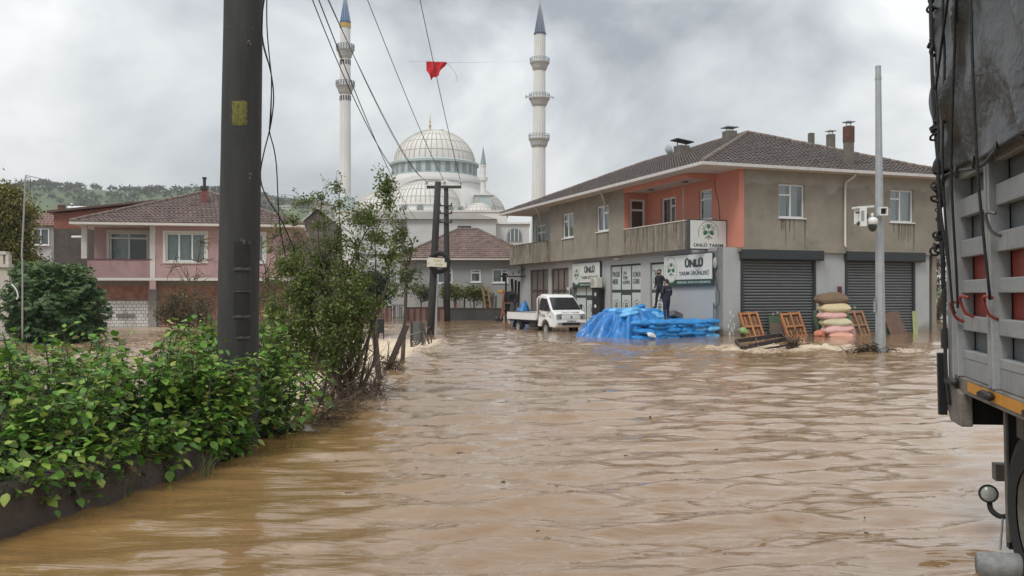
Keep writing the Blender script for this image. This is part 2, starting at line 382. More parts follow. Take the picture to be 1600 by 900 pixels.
def tile_face(mb, P0, P1, Q0, Q1, up, course=0.34, tw=0.24, h=0.05, mi=0):
    """tile courses on a roof plane: eave P0->P1, top edge Q0->Q1 (may be a point)"""
    P0, P1, Q0, Q1 = map(Vector, (P0, P1, Q0, Q1)); up = Vector(up)
    e = (P1-P0).normalized(); s = (Q0-P0)-e*(Q0-P0).dot(e); SL = s.length; s = s/SL; nr = e.cross(s)
    if nr.dot(up) < 0: nr = -nr
    def rangeat(t):
        f = t/SL; a = P0.lerp(Q0, f); b = P1.lerp(Q1, f); return (a-P0).dot(e), (b-P0).dot(e)
    n = int(SL/course); course = SL/n
    for i in range(n):
        t0 = i*course; t1 = t0+course*1.04; a0, a1 = rangeat(t0+course*0.5)
        if a1-a0 < 0.1: continue
        m = max(1, int(round((a1-a0)/tw))); xs = []
        for k in range(m):
            for q, hh in ((0, 0.0), (0.12, 0.55), (0.3, 1.0), (0.5, 0.9), (0.68, 0.45), (0.82, 0.1)): xs.append((a0+(a1-a0)*(k+q)/m, hh))
        xs.append((a1, 0.0)); vs = []; j = random.uniform(-0.006, 0.006)
        for x, hh in xs:
            p = P0+e*x+s*t0; w_ = 0.035*hh
            vs += [p+nr*(0.01+j), p+nr*(h+w_+j)+s*(j*2), p+s*(t1-t0)+nr*(0.012+w_)]
        k = len(xs); fs = []
        for q in range(k-1):
            fs += [(q*3, q*3+3, q*3+4, q*3+1), (q*3+1, q*3+4, q*3+5, q*3+2)]
        mb.add(vs, fs, mi)

def ridge_caps(mb, a, b, r=0.11, step=0.36, mi=0):
    a = Vector(a); b = Vector(b); L_ = (b-a).length; n = max(1, int(L_/step)); d = (b-a)/n
    for i in range(n):
        p = a+d*i; j = random.uniform(-0.012, 0.012); mb.tube([p+Vector((0, 0, j)), p+d*1.06+Vector((0, 0, j+0.012))], [r*1.08, r*0.9], 8, mi)

def hip_roof(parent, x0, x1, y0, y1, z0, rise, mats, along='y', run=None, course=0.34, tw=0.24, soffit=None, tile_sides='lrfb', thick=0.12):
    """returns (roof object, ridge ends)"""
    if along == 'y':
        hw = (x1-x0)/2; run = run or hw; A = Vector(((x0+x1)/2, y0+run, z0+rise)); B = Vector(((x0+x1)/2, y1-run, z0+rise))
    else:
        hw = (y1-y0)/2; run = run or hw; A = Vector((x0+run, (y0+y1)/2, z0+rise)); B = Vector((x1-run, (y0+y1)/2, z0+rise))
    c = [Vector((x0, y0, z0)), Vector((x1, y0, z0)), Vector((x1, y1, z0)), Vector((x0, y1, z0))]
    d = Vector((0, 0, -thick)); base = MB()
    vs = c+[A, B]+[p+d for p in c]
    if along == 'y': fs = [(0, 1, 4), (1, 2, 5, 4), (2, 3, 5), (3, 0, 4, 5)]
    else: fs = [(0, 1, 5, 4), (1, 2, 5), (2, 3, 4, 5), (3, 0, 4)]
    fs += [(0, 6, 7, 1), (1, 7, 8, 2), (2, 8, 9, 3), (3, 9, 6, 0), (9, 8, 7, 6)]
    base.add(vs, fs); base.m = [0]*4+[1]*5
    ro = base.build('roof', [mats[0], soffit or mats[0]], parent)
    t = MB(); U = (0, 0, 1)
    if along == 'y':
        faces = {'f': (c[0], c[1], A, A), 'r': (c[1], c[2], A, B), 'b': (c[2], c[3], B, B), 'l': (c[3], c[0], B, A)}
        hips = [(c[0], A), (c[1], A), (c[2], B), (c[3], B), (A, B)]
    else:
        faces = {'f': (c[0], c[1], A, B), 'r': (c[1], c[2], B, B), 'b': (c[2], c[3], B, A), 'l': (c[3], c[0], A, A)}
        hips = [(c[0], A), (c[1], B), (c[2], B), (c[3], A), (A, B)]
    for k in tile_sides: tile_face(t, *faces[k], U, course, tw)
    to = t.build('roof_tiles', mats[0], ro, smooth=False); to['kind'] = 'stuff'
    h = MB()
    for a, b in hips: ridge_caps(h, a+Vector((0, 0, 0.05)), b+Vector((0, 0, 0.05)))
    ho = h.build('ridge_tiles', mats[1] if len(mats) > 1 else mats[0], ro, smooth=True); ho['kind'] = 'stuff'
    return ro, (A, B)

# ------------------------------------------------------------------ shared materials
white_pvc = M('white_pvc', (0.72, 0.73, 0.72), 0.35, 0.06, 4)
glass = glass_mat('window_glass', (0.72, 0.77, 0.77), 0.05)
curtain = M('net_curtain', (0.75, 0.75, 0.73), 0.9, 0.1, 6)
black_metal = M('black_metal', (0.02, 0.02, 0.022), 0.45, 0.3, 8, metal=0.3)
dark_iron = M('dark_iron', (0.035, 0.03, 0.03), 0.55, 0.4, 12, 0.2)
zinc = M('galvanised_steel', (0.38, 0.40, 0.41), 0.45, 0.12, 6, metal=0.45, streak=0.35, scol=(0.2, 0.2, 0.2))
rubber = M('tyre_rubber', (0.02, 0.02, 0.02), 0.85, 0.3, 15, 0.2)
cable_black = M('black_cable', (0.012, 0.012, 0.013), 0.6, 0.1)
bark = M('bark', (0.09, 0.07, 0.05), 0.95, 0.4, 14, 0.5, 30, stretch=(1, 1, 0.3))
# ------------------------------------------------------------------ ground, flood water, hills
def smooth(a, b, x): t = np.clip((x-a)/(b-a), 0, 1); return t*t*(3-2*t)
def vnoise(x, y, seed=0):                     # smooth value noise
    xi = np.floor(x).astype(np.int64); yi = np.floor(y).astype(np.int64); fx = x-xi; fy = y-yi
    fx = fx*fx*(3-2*fx); fy = fy*fy*(3-2*fy)
    def h(a, b):
        n = (a*374761393+b*668265263+seed*982451653) & 0x7fffffff; n = (n ^ (n >> 13))*1274126177 & 0x7fffffff
        return ((n ^ (n >> 16)) & 0xffff)/65535.0
    return (h(xi, yi)*(1-fx)+h(xi+1, yi)*fx)*(1-fy)+(h(xi, yi+1)*(1-fx)+h(xi+1, yi+1)*fx)*fy
def fbm(x, y, o=4, seed=0):
    s = 0; a = 0.5
    for k in range(o): s = s+a*vnoise(x*2**k, y*2**k, seed+k); a *= 0.5
    return s

mud = M('wet_mud', (0.16, 0.11, 0.07), 0.7, 0.25, 0.8, 0.3, 6)
gm = MB(); gm.add([(-3000, -200, -0.9), (3000, -200, -0.9), (3000, 5000, -0.9), (-3000, 5000, -0.9)], [(0, 1, 2, 3)])
tag(gm.build('ground', M('far_fields', (0.10, 0.11, 0.07), 0.9, 0.3, 0.02)), kind='structure')
# the bank behind the low stone wall
bk = MB(); bk.add([(-3.9, 2, .18), (-3.86, 6.4, .2), (-3.1, 10.0, .08), (-2.75, 12.2, -.02), (-3.6, 12.6, -.3), (-9, 10.9, -.3), (-10, 2, .1)], [(0, 1, 2, 3, 4, 5, 6)])
tag(bk.build('soil_bank', M('dark_soil', (0.045, 0.035, 0.025), 0.95, 0.3, 4, 0.6, 12)), kind='structure')

def water_material():
    m = bpy.data.materials.new('flood_water'); m.use_nodes = True; t = m.node_tree; b = t.nodes['Principled BSDF']; n = t.nodes.new; l = t.links.new
    ge = n('ShaderNodeNewGeometry'); at = n('ShaderNodeAttribute'); at.attribute_name = 'foam'; a2 = n('ShaderNodeAttribute'); a2.attribute_name = 'tone'
    nz = n('ShaderNodeTexNoise'); nz.inputs['Scale'].default_value = 0.5; nz.inputs['Detail'].default_value = 6; l(ge.outputs['Position'], nz.inputs['Vector'])
    ad = n('ShaderNodeMath'); ad.operation = 'MULTIPLY_ADD'; ad.inputs[1].default_value = 0.6; l(nz.outputs['Fac'], ad.inputs[0]); l(a2.outputs['Fac'], ad.inputs[2])
    rp = n('ShaderNodeValToRGB'); l(ad.outputs[0], rp.inputs[0])
    rp.color_ramp.elements[0].position = 0.15; rp.color_ramp.elements[0].color = (0.265, 0.168, 0.098, 1)
    rp.color_ramp.elements[1].position = 1.0; rp.color_ramp.elements[1].color = (0.245, 0.142, 0.05, 1)
    # foam breakup
    mp = n('ShaderNodeMapping'); mp.inputs['Scale'].default_value = (1.0, 1.6, 1.0); l(ge.outputs['Position'], mp.inputs[0])
    f1 = n('ShaderNodeTexNoise'); f1.inputs['Scale'].default_value = 7.0; f1.inputs['Detail'].default_value = 9; f1.inputs['Roughness'].default_value = 0.72
    f1.inputs['Distortion'].default_value = 0.8; l(mp.outputs[0], f1.inputs['Vector'])
    fc = n('ShaderNodeMapRange'); fc.inputs['From Min'].default_value = 0.33; fc.inputs['From Max'].default_value = 0.67; fc.inputs['To Max'].default_value = 0.68; l(f1.outputs['Fac'], fc.inputs['Value'])
    s = n('ShaderNodeMath'); s.operation = 'ADD'; l(fc.outputs[0], s.inputs[0]); l(at.outputs['Fac'], s.inputs[1])
    fr = n('ShaderNodeMapRange'); fr.inputs['From Min'].default_value = 0.74; fr.inputs['From Max'].default_value = 1.22; l(s.outputs[0], fr.inputs['Value'])
    mi = n('ShaderNodeMix'); mi.data_type = 'RGBA'; mi.inputs[7].default_value = (0.56, 0.45, 0.32, 1)
    l(fr.outputs[0], mi.inputs[0]); l(rp.outputs[0], mi.inputs[6]); l(mi.outputs[2], b.inputs['Base Color'])
    ro = n('ShaderNodeMapRange'); ro.inputs['To Min'].default_value = 0.03; ro.inputs['To Max'].default_value = 0.7; l(fr.outputs[0], ro.inputs['Value']); l(ro.outputs[0], b.inputs['Roughness'])
    b.inputs['IOR'].default_value = 1.55; b.inputs['Specular IOR Level'].default_value = 1.0
    # ripples
    m1 = n('ShaderNodeMapping'); m1.inputs['Scale'].default_value = (0.30, 2.0, 1.0); l(ge.outputs['Position'], m1.inputs[0])
    r1 = n('ShaderNodeTexNoise'); r1.inputs['Scale'].default_value = 4.2; r1.inputs['Detail'].default_value = 3; r1.inputs['Roughness'].default_value = 0.6; r1.inputs['Distortion'].default_value = 1.1; l(m1.outputs[0], r1.inputs['Vector'])
    r2 = n('ShaderNodeTexNoise'); r2.noise_type = 'RIDGED_MULTIFRACTAL'; r2.inputs['Scale'].default_value = 0.9; r2.inputs['Detail'].default_value = 4; r2.inputs['Distortion'].default_value = 0.9; l(m1.outputs[0], r2.inputs['Vector'])
    b1 = n('ShaderNodeBump'); b1.inputs['Strength'].default_value = 0.35; b1.inputs['Distance'].default_value = 0.03; l(r1.outputs['Fac'], b1.inputs['Height'])
    b2 = n('ShaderNodeBump'); b2.inputs['Strength'].default_value = 0.45; b2.inputs['Distance'].default_value = 0.035; l(r2.outputs['Fac'], b2.inputs['Height']); l(b1.outputs[0], b2.inputs['Normal'])
    l(b2.outputs[0], b.inputs['Normal']); return m
ys = [2.0-3.0]
y = 1.2; ys = []
while y < 75: ys.append(y); y += 0.012+0.0062*y
while y < 420: ys.append(y); y *= 1.06
ys = np.array(ys); ns = 720; ss = np.linspace(-1, 1, ns); ss = np.sign(ss)*np.abs(ss)**1.15*1.15
Y = np.repeat(ys, ns); X = np.tile(ss, len(ys))*(Y+3.0)
Z = np.zeros_like(X); r_ = np.random.default_rng(3)
warp = (fbm(X*0.35, Y*0.35, 3, 5)-0.45)*1.6
for k in range(120):
    lam = 0.12*(13.0**(r_.random()**1.35)); th = math.pi/2+0.06+r_.normal()*(0.20+0.12*lam); kk = 2*math.pi/lam; ph = r_.random()*6.28
    amp = lam*0.0047*r_.uniform(0.5, 1.3)
    fade = np.clip(lam/(0.03*np.maximum(Y, 1)), 0, 1)**2
    ph2 = kk*(X*math.cos(th)+Y*math.sin(th)+warp*0.5)+ph; Z += amp*fade*(np.sin(ph2)+0.35*np.sin(2*ph2+1.0))
calm = 1-0.75*smooth(31.5, 33.5, Y)*smooth(50, 40, Y)*smooth(-1, 4, X)      # slack water before the shop
calm *= 1-0.55*smooth(-0.2, -1.6, X/(Y/6+0.1))*smooth(14, 8, Y)
Z *= calm*(0.75+0.8*fbm(X*0.5, Y*0.5, 3, 21))
foam = np.full_like(X, 0.0)
# water falling off the road into the channel on the left
edge = -2.72+0.35*(fbm(Y*0.6, Y*0+3, 3, 9)-0.45)+0.5*smooth(24, 32, Y)
chan = smooth(0.0, -1.3, X-edge)*smooth(12.0, 13.2, Y)*smooth(38, 33, Y)
lip = np.exp(-((X-edge+0.7)/0.9)**2)*smooth(11.5, 13.2, Y)*smooth(38, 33, Y)
turb = (fbm(X*1.1, Y*1.1, 5, 33)-0.46)
Z += chan*(-0.30+turb*0.75)*smooth(-14, -9, X)*1.0+lip*turb*0.3
Z += chan*(fbm(X*3.5, Y*3.5, 4, 51)-0.46)*0.22
foam += 0.85*chan*smooth(-9, -5, X)+0.40*lip
left = smooth(-4, -7, X)*smooth(12, 16, Y)*smooth(60, 45, Y); foam += 0.5*left*(0.4+fbm(X*0.3, Y*0.8, 3, 70)); Z += left*0.05*turb
# breaking water round the overturned bench, the camera pole and the near pole
def splash(cx, cy, rx, ry, h, f):
    global Z, foam
    g = np.exp(-(((X-cx)/rx)**2+((Y-cy)/ry)**2)**1.2); Z += g*(np.abs(fbm(X*1.6, Y*3.4, 5, int(cx*7)+90)-0.47)*2.4+0.05*fbm(X*9, Y*9, 2, 5))*h*0.75; foam += g*f*(0.55+0.9*(fbm(X*3.1, Y*3.1, 4, 61)-0.3))
splash(8.7, 28.3, 1.7, 1.0, 0.36, 0.55); splash(9.9, 28.0, 1.5, 0.7, 0.42, 0.55); splash(6.9, 28.6, 1.0, 0.8, 0.3, 0.4)
splash(11.9, 26.9, 1.4, 0.6, 0.26, 0.5); splash(10.9, 27.0, 0.7, 0.5, 0.22, 0.3); splash(7.2, 27.3, 2.3, 0.8, 0.10, 0.45); splash(11.2, 26.0, 2.6, 0.7, 0.08, 0.26)
splash(-3.0, 29.0, 1.0, 3.0, 0.4, 0.6); splash(-4.6, 33.5, 2.0, 2.0, 0.3, 0.36)
band = smooth(25.5, 28.5, Y)*smooth(33.0, 29.5, Y)*smooth(-1, 3, X)*smooth(16, 12, X); foam += band*(0.34+0.3*(fbm(X*0.4, Y*1.1, 3, 77)-0.4)); Z += band*0.10*turb
far = smooth(36, 50, Y)*smooth(5, 0, X); foam += far*0.5*fbm(X*0.25, Y*0.6, 3, 15); Z += far*0.05*turb
foam -= 0.10*smooth(31, 33.5, Y)*smooth(46, 40, Y)*smooth(-2, 3, X)
# the road edge under water along the low wall is browner
wallx = np.interp(Y, [2, 6.4, 10.2, 15.3, 27], [-4.5, -3.6, -2.85, -2.6, -2.4])
tone = 0.15+0.55*np.exp(-np.clip(X-wallx, 0, 99)/(0.9+0.10*Y))*smooth(18, 10, Y)
F = []
i = np.arange(len(ys)-1)[:, None]; j = np.arange(ns-1)[None, :]; a = (i*ns+j).ravel()
F = np.stack([a, a+1, a+ns+1, a+ns], 1)
wm = fastmesh('flood_water', np.stack([X, Y, Z], 1), F, water_material(), {'foam': ('POINT', foam), 'tone': ('POINT', tone)}, smooth=True)
tag(link(wm, 'flood_water'), kind='structure')

# spray thrown up by the breaking water
sp_m = M('muddy_foam', (0.62, 0.49, 0.34), 0.6, 0.2, 20)
P = []; 
for (cx, cy, sx, sy, h, n) in ((9.5, 28.1, 0.9, 0.35, 0.15, 260), (8.3, 27.7, 0.8, 0.3, 0.10, 120), (11.9, 26.7, 0.8, 0.3, 0.10, 120), (-3.1, 28.5, 0.5, 1.6, 0.15, 160), (9.0, 28.6, 0.5, 0.2, 0.30, 24)):
    q = rng.normal(size=(n, 3))*(sx, sy, 0)+(cx, cy, 0); q[:, 2] = np.abs(rng.normal(size=n))*h; P.append(q)
P = np.concatenate(P); n = len(P); S = rng.uniform(0.006, 0.018, n); S[rng.random(n) < 0.1] *= 1.8
oc = np.array([(1, 0, 0), (0, 1, 0), (-1, 0, 0), (0, -1, 0), (0, 0, 1), (0, 0, -1)]); of = np.array([(0, 1, 4), (1, 2, 4), (2, 3, 4), (3, 0, 4), (1, 0, 5), (2, 1, 5), (3, 2, 5), (0, 3, 5)])
V = (P[:, None, :]+S[:, None, None]*oc[None]*rng.uniform(0.6, 1.5, (n, 1, 3))).reshape(-1, 3); F = (of[None]+(np.arange(n)*6)[:, None, None]).reshape(-1, 3)
tag(link(fastmesh('water_spray', V, F, sp_m, smooth=True), 'water_spray'), 'muddy droplets and clots of foam thrown up by the breaking flood water', 'spray', kind='stuff')

# bits of straw, leaf and twig drifting on the current
dm = MB(); r9 = random.Random(19)
for k in range(40):
    yy = 5*(6.0**r9.random()); xx = r9.uniform(-0.30, 0.42)*yy; a = r9.uniform(-0.6, 0.6); L9 = r9.uniform(0.006, 0.028)*(1+yy*0.05); d9 = Vector((math.cos(a), math.sin(a), 0))*L9; c9 = Vector((xx, yy, 0.012))
    dm.tube([c9-d9, c9+Vector((r9.gauss(0, .004), r9.gauss(0, .01), 0)), c9+d9*r9.uniform(0.6, 1.2)], [r9.uniform(0.001, 0.007)*(1+yy*0.04) for q9 in range(3)], 4)
tag(dm.build('floating_debris', M('drift_bits', (0.05, 0.035, 0.02), 0.9, 0.5, 9), None), 'scattered small twigs, leaves and straw drifting on the brown flood water', 'debris', kind='stuff')

# far hill
def hill_h(x, y):
    ridge = np.interp(x/y*FPX+800, [-900, -400, 0, 60, 130, 200, 260, 330, 400, 430, 480, 520, 560, 620, 800, 1000, 2400], [330, 320, 296, 292, 296, 302, 300, 300, 306, 318, 320, 330, 345, 372, 420, 440, 445])
    return (EYE+(HOR-ridge)/FPX*760.0)
hx = np.linspace(-1300, 1500, 150); hy = np.linspace(330, 1300, 60); HX, HY = np.meshgrid(hx, hy); PH = hill_h(HX/HY*760.0, np.full_like(HX, 760.0))
prof = smooth(330, 760, HY)*(1-0.5*smooth(760, 1300, HY)); HZ = PH*prof*(0.96+0.08*fbm(HX/70, HY/70, 4, 4))-1.5
i = np.arange(59)[:, None]; j = np.arange(149)[None, :]; a = (i*150+j).ravel()
hill_m = M('hill_scrub', (0.085, 0.115, 0.050), 0.95, 0.45, 0.012, 0.0)
hm = fastmesh('hill', np.stack([HX.ravel(), HY.ravel(), HZ.ravel()], 1), np.stack([a, a+1, a+151, a+150], 1), hill_m, smooth=True)
tag(link(hm, 'hill'), kind='structure')
def hill_z(x, y):
    k = y/760.0; return float(hill_h(np.array(x/k), np.array(760.0))*(smooth(330, 760, y)*(1-0.5*smooth(760, 1300, y))))
P = []; S = []; sh = []
r_ = np.random.default_rng(11)
for k in range(1500):
    yy = 430+340*r_.random(); px = r_.uniform(-150, 640); x = (px-800)/FPX*yy
    if fbm(np.array(x/45.0), np.array(yy/45.0), 3, 8) < 0.42: continue
    z = hill_z(x, yy); rr = r_.uniform(1.4, 4.0); nl = 40
    u = unit(nl); u[:, 2] = np.abs(u[:, 2])*0.9; P.append(np.array((x, yy, z))+u*rr*(0.6+0.5*r_.random((nl, 1)))); S.append(np.full(nl, rr*0.55)); sh.append(np.full(nl, r_.random())*0.7+r_.random(nl)*0.3)
for px in list(range(0, 560, 9)):                   # crowns that break the skyline
    yy = 755+r_.uniform(-8, 8); x = (px+r_.uniform(-4, 4)-800)/FPX*yy
    if r_.random() < 0.35: continue
    z = hill_z(x, yy)-1; rr = r_.uniform(1.2, 4.2); nl = 60; u = unit(nl); P.append(np.array((x, yy, z+rr*0.7))+u*(rr, rr, rr*0.8)*(0.5+0.5*r_.random((nl, 1)))); S.append(np.full(nl, rr*0.5)); sh.append(np.full(nl, r_.random())*0.5)
P = np.concatenate(P); S = np.concatenate(S); sh = np.concatenate(sh)
hl = leaf_mat('hill_foliage', [(0.045, 0.058, 0.036), (0.07, 0.088, 0.050), (0.11, 0.125, 0.070)], 0.9)
tag(leaves('hillside_woods', P, unit(len(P)), unit(len(P))+(0, 0, 0.6), S, T_DIAMOND, hl, rnd=sh), 'dark scrub woods and trees covering the far hillside', 'woods', kind='stuff')
# pale grassy clearings and little houses on the hill
hw = M('hill_house_wall', (0.5, 0.49, 0.46), 0.8, 0.1, 0.3); hr = M('hill_house_roof', (0.20, 0.12, 0.09), 0.8, 0.2, 0.3); hwin = M('hill_window', (0.05, 0.055, 0.06), 0.3)
for (px, pyb, wpx, hpx, lab, rc, wc) in ((418, 318, 20, 11, 'dark roofed house on the skyline of the far hill right of the foreground pole', 0, 1), (432, 346, 26, 10, 'long white house low on the hillside behind the tiled roof', 1, 0),
        (444, 326, 22, 5, 'long low pale shed half way up the far hillside', 1, 0), (464, 352, 20, 11, 'small white house just above the tiled roof ridge behind the bush', 0, 0), (500, 325, 34, 9, 'brown roofed house at the right end of the hillside', 0, 1),
        (334, 312, 18, 11, 'small grey house on the skyline just left of the foreground pole', 0, 1)):
    yy = 640; x = (px-800)/FPX*yy; z = EYE-(pyb-HOR)/FPX*yy; s = yy/FPX; w2 = wpx*s/2; hh = hpx*s
    t = thing('hill_house', lab, 'house', (x, yy, z), 0.1*(px % 3))
    m = MB(); m.box(-w2, w2, 0, w2*1.2, -6, hh*0.6); m.build('wall', hw if not wc else M('hill_house_wall_tan', (0.36, 0.31, 0.26), 0.8, 0.1, 0.3), t)
    m = MB(); m.prism([(-w2*1.15, hh*0.6), (w2*1.15, hh*0.6), (w2*0.5, hh), (-w2*0.5, hh)], (0, 0, 0), (1, 0, 0), (0, 0, 1), (0, 1, 0), -0.5, w2*1.3); m.build('roof', hr if not rc else hw, t)
    for k in range(3):
        m = MB(); xx = -w2*0.6+k*w2*0.6; m.box(xx-0.5, xx+0.5, -0.06, 0.0, hh*0.18, hh*0.42); m.build('window', hwin, t)

# moist air that softens the far hill
hz = MB(); hz.box(-1400, 1600, -12, 1320, -2.2, 128); hm_ = bpy.data.materials.new('haze'); hm_.use_nodes = True; ht = hm_.node_tree; ht.nodes.clear()
ho_ = ht.nodes.new('ShaderNodeOutputMaterial'); hv = ht.nodes.new('ShaderNodeVolumePrincipled'); hv.inputs['Density'].default_value = 0.00030; hv.inputs['Color'].default_value = (0.93, 0.95, 0.97, 1); ht.links.new(hv.outputs[0], ho_.inputs['Volume'])
tag(hz.build('haze', hm_), kind='stuff')
# ------------------------------------------------------------------ the corner shop house
AL = math.atan2(0.3387, 0.9409); CR = Vector((9.71, 38.28, 0)); DR = Vector((0.9409, 0.3387, 0)); DL = Vector((-0.3387, 0.9409, 0))
def ray_local(px, py):
    d = Vector(((px-800)/FPX, 1, -(py-HOR)/FPX)); o = Vector((0, 0, EYE))-CR; return Vector((o.dot(DR), o.dot(DL), EYE)), Vector((d.dot(DR), d.dot(DL), d.z))
def onu(px, py, u):                    # (v, z) on the plane u
    o, d = ray_local(px, py); t = (u-o.x)/d.x; return o.y+d.y*t, o.z+d.z*t
def onv(px, py, v):                    # (u, z) on the plane v
    o, d = ray_local(px, py); t = (v-o.y)/d.y; return o.x+d.x*t, o.z+d.z*t
stucco = M('bare_render', (0.255, 0.228, 0.185), 0.92, 0.2, 0.9, 0.35, 30, streak=0.6, scol=(0.32, 0.295, 0.26), streak_scale=(0.5, 0.5, 0.6), sthr=0.56)
stucco_l = M('stained_parapet', (0.24, 0.21, 0.165), 0.92, 0.25, 2.0, 0.35, 30, streak=0.85, scol=(0.075, 0.062, 0.045), streak_scale=(3.5, 3.5, 0.5), sthr=0.5)
pink = M('salmon_paint', (0.57, 0.225, 0.16), 0.8, 0.08, 1.5, 0.1, 30)
greyw = M('grey_shop_paint', (0.385, 0.395, 0.395), 0.75, 0.07, 1.2, 0.2, 20, streak=0.35, scol=(0.31, 0.29, 0.26), streak_scale=(1, 1, 1.0), sthr=0.57, tide=0.15)
cream = M('cream_soffit', (0.55, 0.50, 0.44), 0.8, 0.08, 1.5)
soffit_g = M('grey_soffit', (0.36, 0.34, 0.35), 0.8, 0.1, 1.5)
tile_d = M('weathered_roof_tile', (0.092, 0.074, 0.068), 0.8, 0.5, 2.2, 0.2, 40, streak=0.35, scol=(0.06, 0.06, 0.045), streak_scale=(0.6, 0.6, 0.6))
tile_r = M('roof_tile_ridge', (0.17, 0.135, 0.115), 0.85, 0.35, 3.0)
shop = thing('shop_house', 'two storey corner house with rendered upper floor, salmon balcony and grey shuttered shop front', 'house', CR, AL)
ZS, ZE = 3.75, 7.13; UR = 11.05; UL = -1.35; UG = -0.95; VB = 24.3; V1 = 8.13; V2 = 18.0; VP = 2.2
# --- upper walls
w1a, w1z1 = onv(1217, 287, 0); w1b, w1z0 = onv(1257, 341, 0); w2a, w2z1 = onv(1391, 296, 0); w2b, w2z0 = onv(1427, 348, 0)
m = MB(); wallgrid(m, (0, 0, 0), (1, 0, 0), (0, -1, 0), 0.25, 0, UR, ZS, ZE, [(w1a, w1b, w1z0, w1z1), (w2a, w2b, w2z0, w2z1)]); m.build('front_wall', stucco, shop)
rd = M('pale_render', (0.30, 0.28, 0.25), 0.9, 0.15, 1.2, 0.2, 20)
pv = []
def lwin(u, pa, pb, pt, pbm):
    va, z1 = onu(pb, pt, u); vb, z0 = onu(pa, pbm, u); return va, vb, z0, z1
g1 = lwin(UL, 932, 951, 319, 363); g2 = lwin(UL, 879, 896, 331, 373); p1 = lwin(0, 1092, 1112, 294, 345); p2 = lwin(0, 1033, 1056, 306, 352); b1 = lwin(0, 838, 852, 350, 392)
mir = lambda h: (h[0], h[1], h[2], h[3])
m = MB(); wallgrid(m, (UL, 0, 0), (0, 1, 0), (-1, 0, 0), 0.25, V1, V2, ZS, ZE, [g1, g2]); m.build('side_wall', stucco, shop)
m = MB(); wallgrid(m, (0, 0, 0), (0, 1, 0), (-1, 0, 0), 0.25, 0.25, V1, ZS, ZE, [p1, p2]); m.build('balcony_wall', pink, shop)
m = MB(); m.box(-0.012, 0.24, -0.006, 0.25, ZS+0.02, ZE-0.01); m.build('corner_trim', pink, shop)
# side wall of the loggia with its door
da, dz1 = onv(985, 311, V1); db, _ = onv(1008, 311, V1); dz0 = ZS+0.35; 
m = MB(); wallgrid(m, (0, V1, 0), (1, 0, 0), (0, -1, 0), 0.25, UL+0.25, 0, ZS, ZE, [(da, db, dz0, dz1)]); m.build('balcony_side_wall', pink, shop)
m = MB(); m.box(UL-0.003, UL+0.25, V1-0.004, V1, ZS+0.2, ZE); m.build('wall_end', pink, shop)
m = MB(); wallgrid(m, (0, 0, 0), (0, 1, 0), (-1, 0, 0), 0.25, V2, VB, ZS, ZE, [b1]); m.box(UL+.25, 0, V2-.25, V2, ZS, ZE); m.build('rear_balcony_wall', greyw, shop)
m = MB(); m.box(0, UR, VB, VB+0.25, -0.9, ZE); m.box(UR-0.25, UR, 0.25, VB, -0.9, ZE); m.build('rear_wall', stucco, shop)
window(shop, (0, 0, 0), (1, 0, 0), (0, -1, 0), w1a, w1b, w1z0, w1z1, white_pvc, glass, curtain, 0.10, (0.48,), transom=[(0, 0.68)], curt=[(0.02, 0.44), (0.5, 0.9)], fw=0.07)
window(shop, (0, 0, 0), (1, 0, 0), (0, -1, 0), w2a, w2b, w2z0, w2z1, white_pvc, glass, curtain, 0.10, (0.46,), transom=[(0, 0.72)], curt=[(0.02, 0.44), (0.5, 0.98)], fw=0.07)
for h, nm, cc, tr in ((g1, 0, (0.5,), [(1, 0.7)]), (g2, 0, (0.45,), [(0, 0.68)])):
    window(shop, (UL, 0, 0), (0, -1, 0), (-1, 0, 0), -h[1], -h[0], h[2], h[3], white_pvc, glass, curtain, 0.10, cc, transom=tr, curt=[(0.5, 0.98)], fw=0.09)
window(shop, (0, 0, 0), (0, -1, 0), (-1, 0, 0), -p1[1], -p1[0], p1[2], p1[3], white_pvc, glass, None, 0.10, (), transom=[(0, 0.68)], fw=0.09)
window(shop, (0, 0, 0), (0, -1, 0), (-1, 0, 0), -p2[1], -p2[0], p2[2], p2[3], white_pvc, glass, curtain, 0.10, (0.58,), transom=[(1, 0.66)], curt=[(0.02, 0.6)], fw=0.09)
window(shop, (0, 0, 0), (0, -1, 0), (-1, 0, 0), -b1[1], -b1[0], b1[2], b1[3], white_pvc, glass, curtain, 0.10, (0.5,), transom=[(0, 0.7), (1, 0.7)], curt=[(0.02, 0.5)], fw=0.10)
window(shop, (0, V1, 0), (1, 0, 0), (0, -1, 0), da, db, dz0, dz1, white_pvc, glass, M('brown_curtain', (0.2, 0.15, 0.12), 0.9), 0.08, (), transom=[(0, 0.78)], curt=[(0.05, 0.95)], fw=0.10, sill=False, name='balcony_door')
# --- slab, parapets, loggia ceiling
m = MB(); m.box(UL+0.02, 0.3, VP+0.02, VB-0.2, ZS+0.02, ZS+0.16); m.box(0.25, UR-0.25, 0.25, VB, ZS+0.021, ZS+0.158); m.build('floor_slab', soffit_g, shop)
m = MB(); m.box(UL+0.35, UG-0.02, VP, VB-0.2, ZS-0.13, ZS+0.019); m.box(UG-0.019, 0.1, 0.22, VB-0.2, ZS-0.129, ZS+0.018); m.build('shop_soffit', soffit_g, shop)
m = MB(); m.box(UL, UL+0.13, VP+0.13, V1, ZS, 5.02); m.box(UL, -0.002, VP, VP+0.13, ZS, 5.02); m.build('parapet', stucco_l, shop, bevel=0.01)
m = MB(); m.box(UL-0.03, UL+0.16, VP-0.03, V1+0.0, 5.022, 5.07); m.box(UL+0.161, -0.002, VP-0.03, VP+0.16, 5.022, 5.07); m.build('coping', cream, shop)
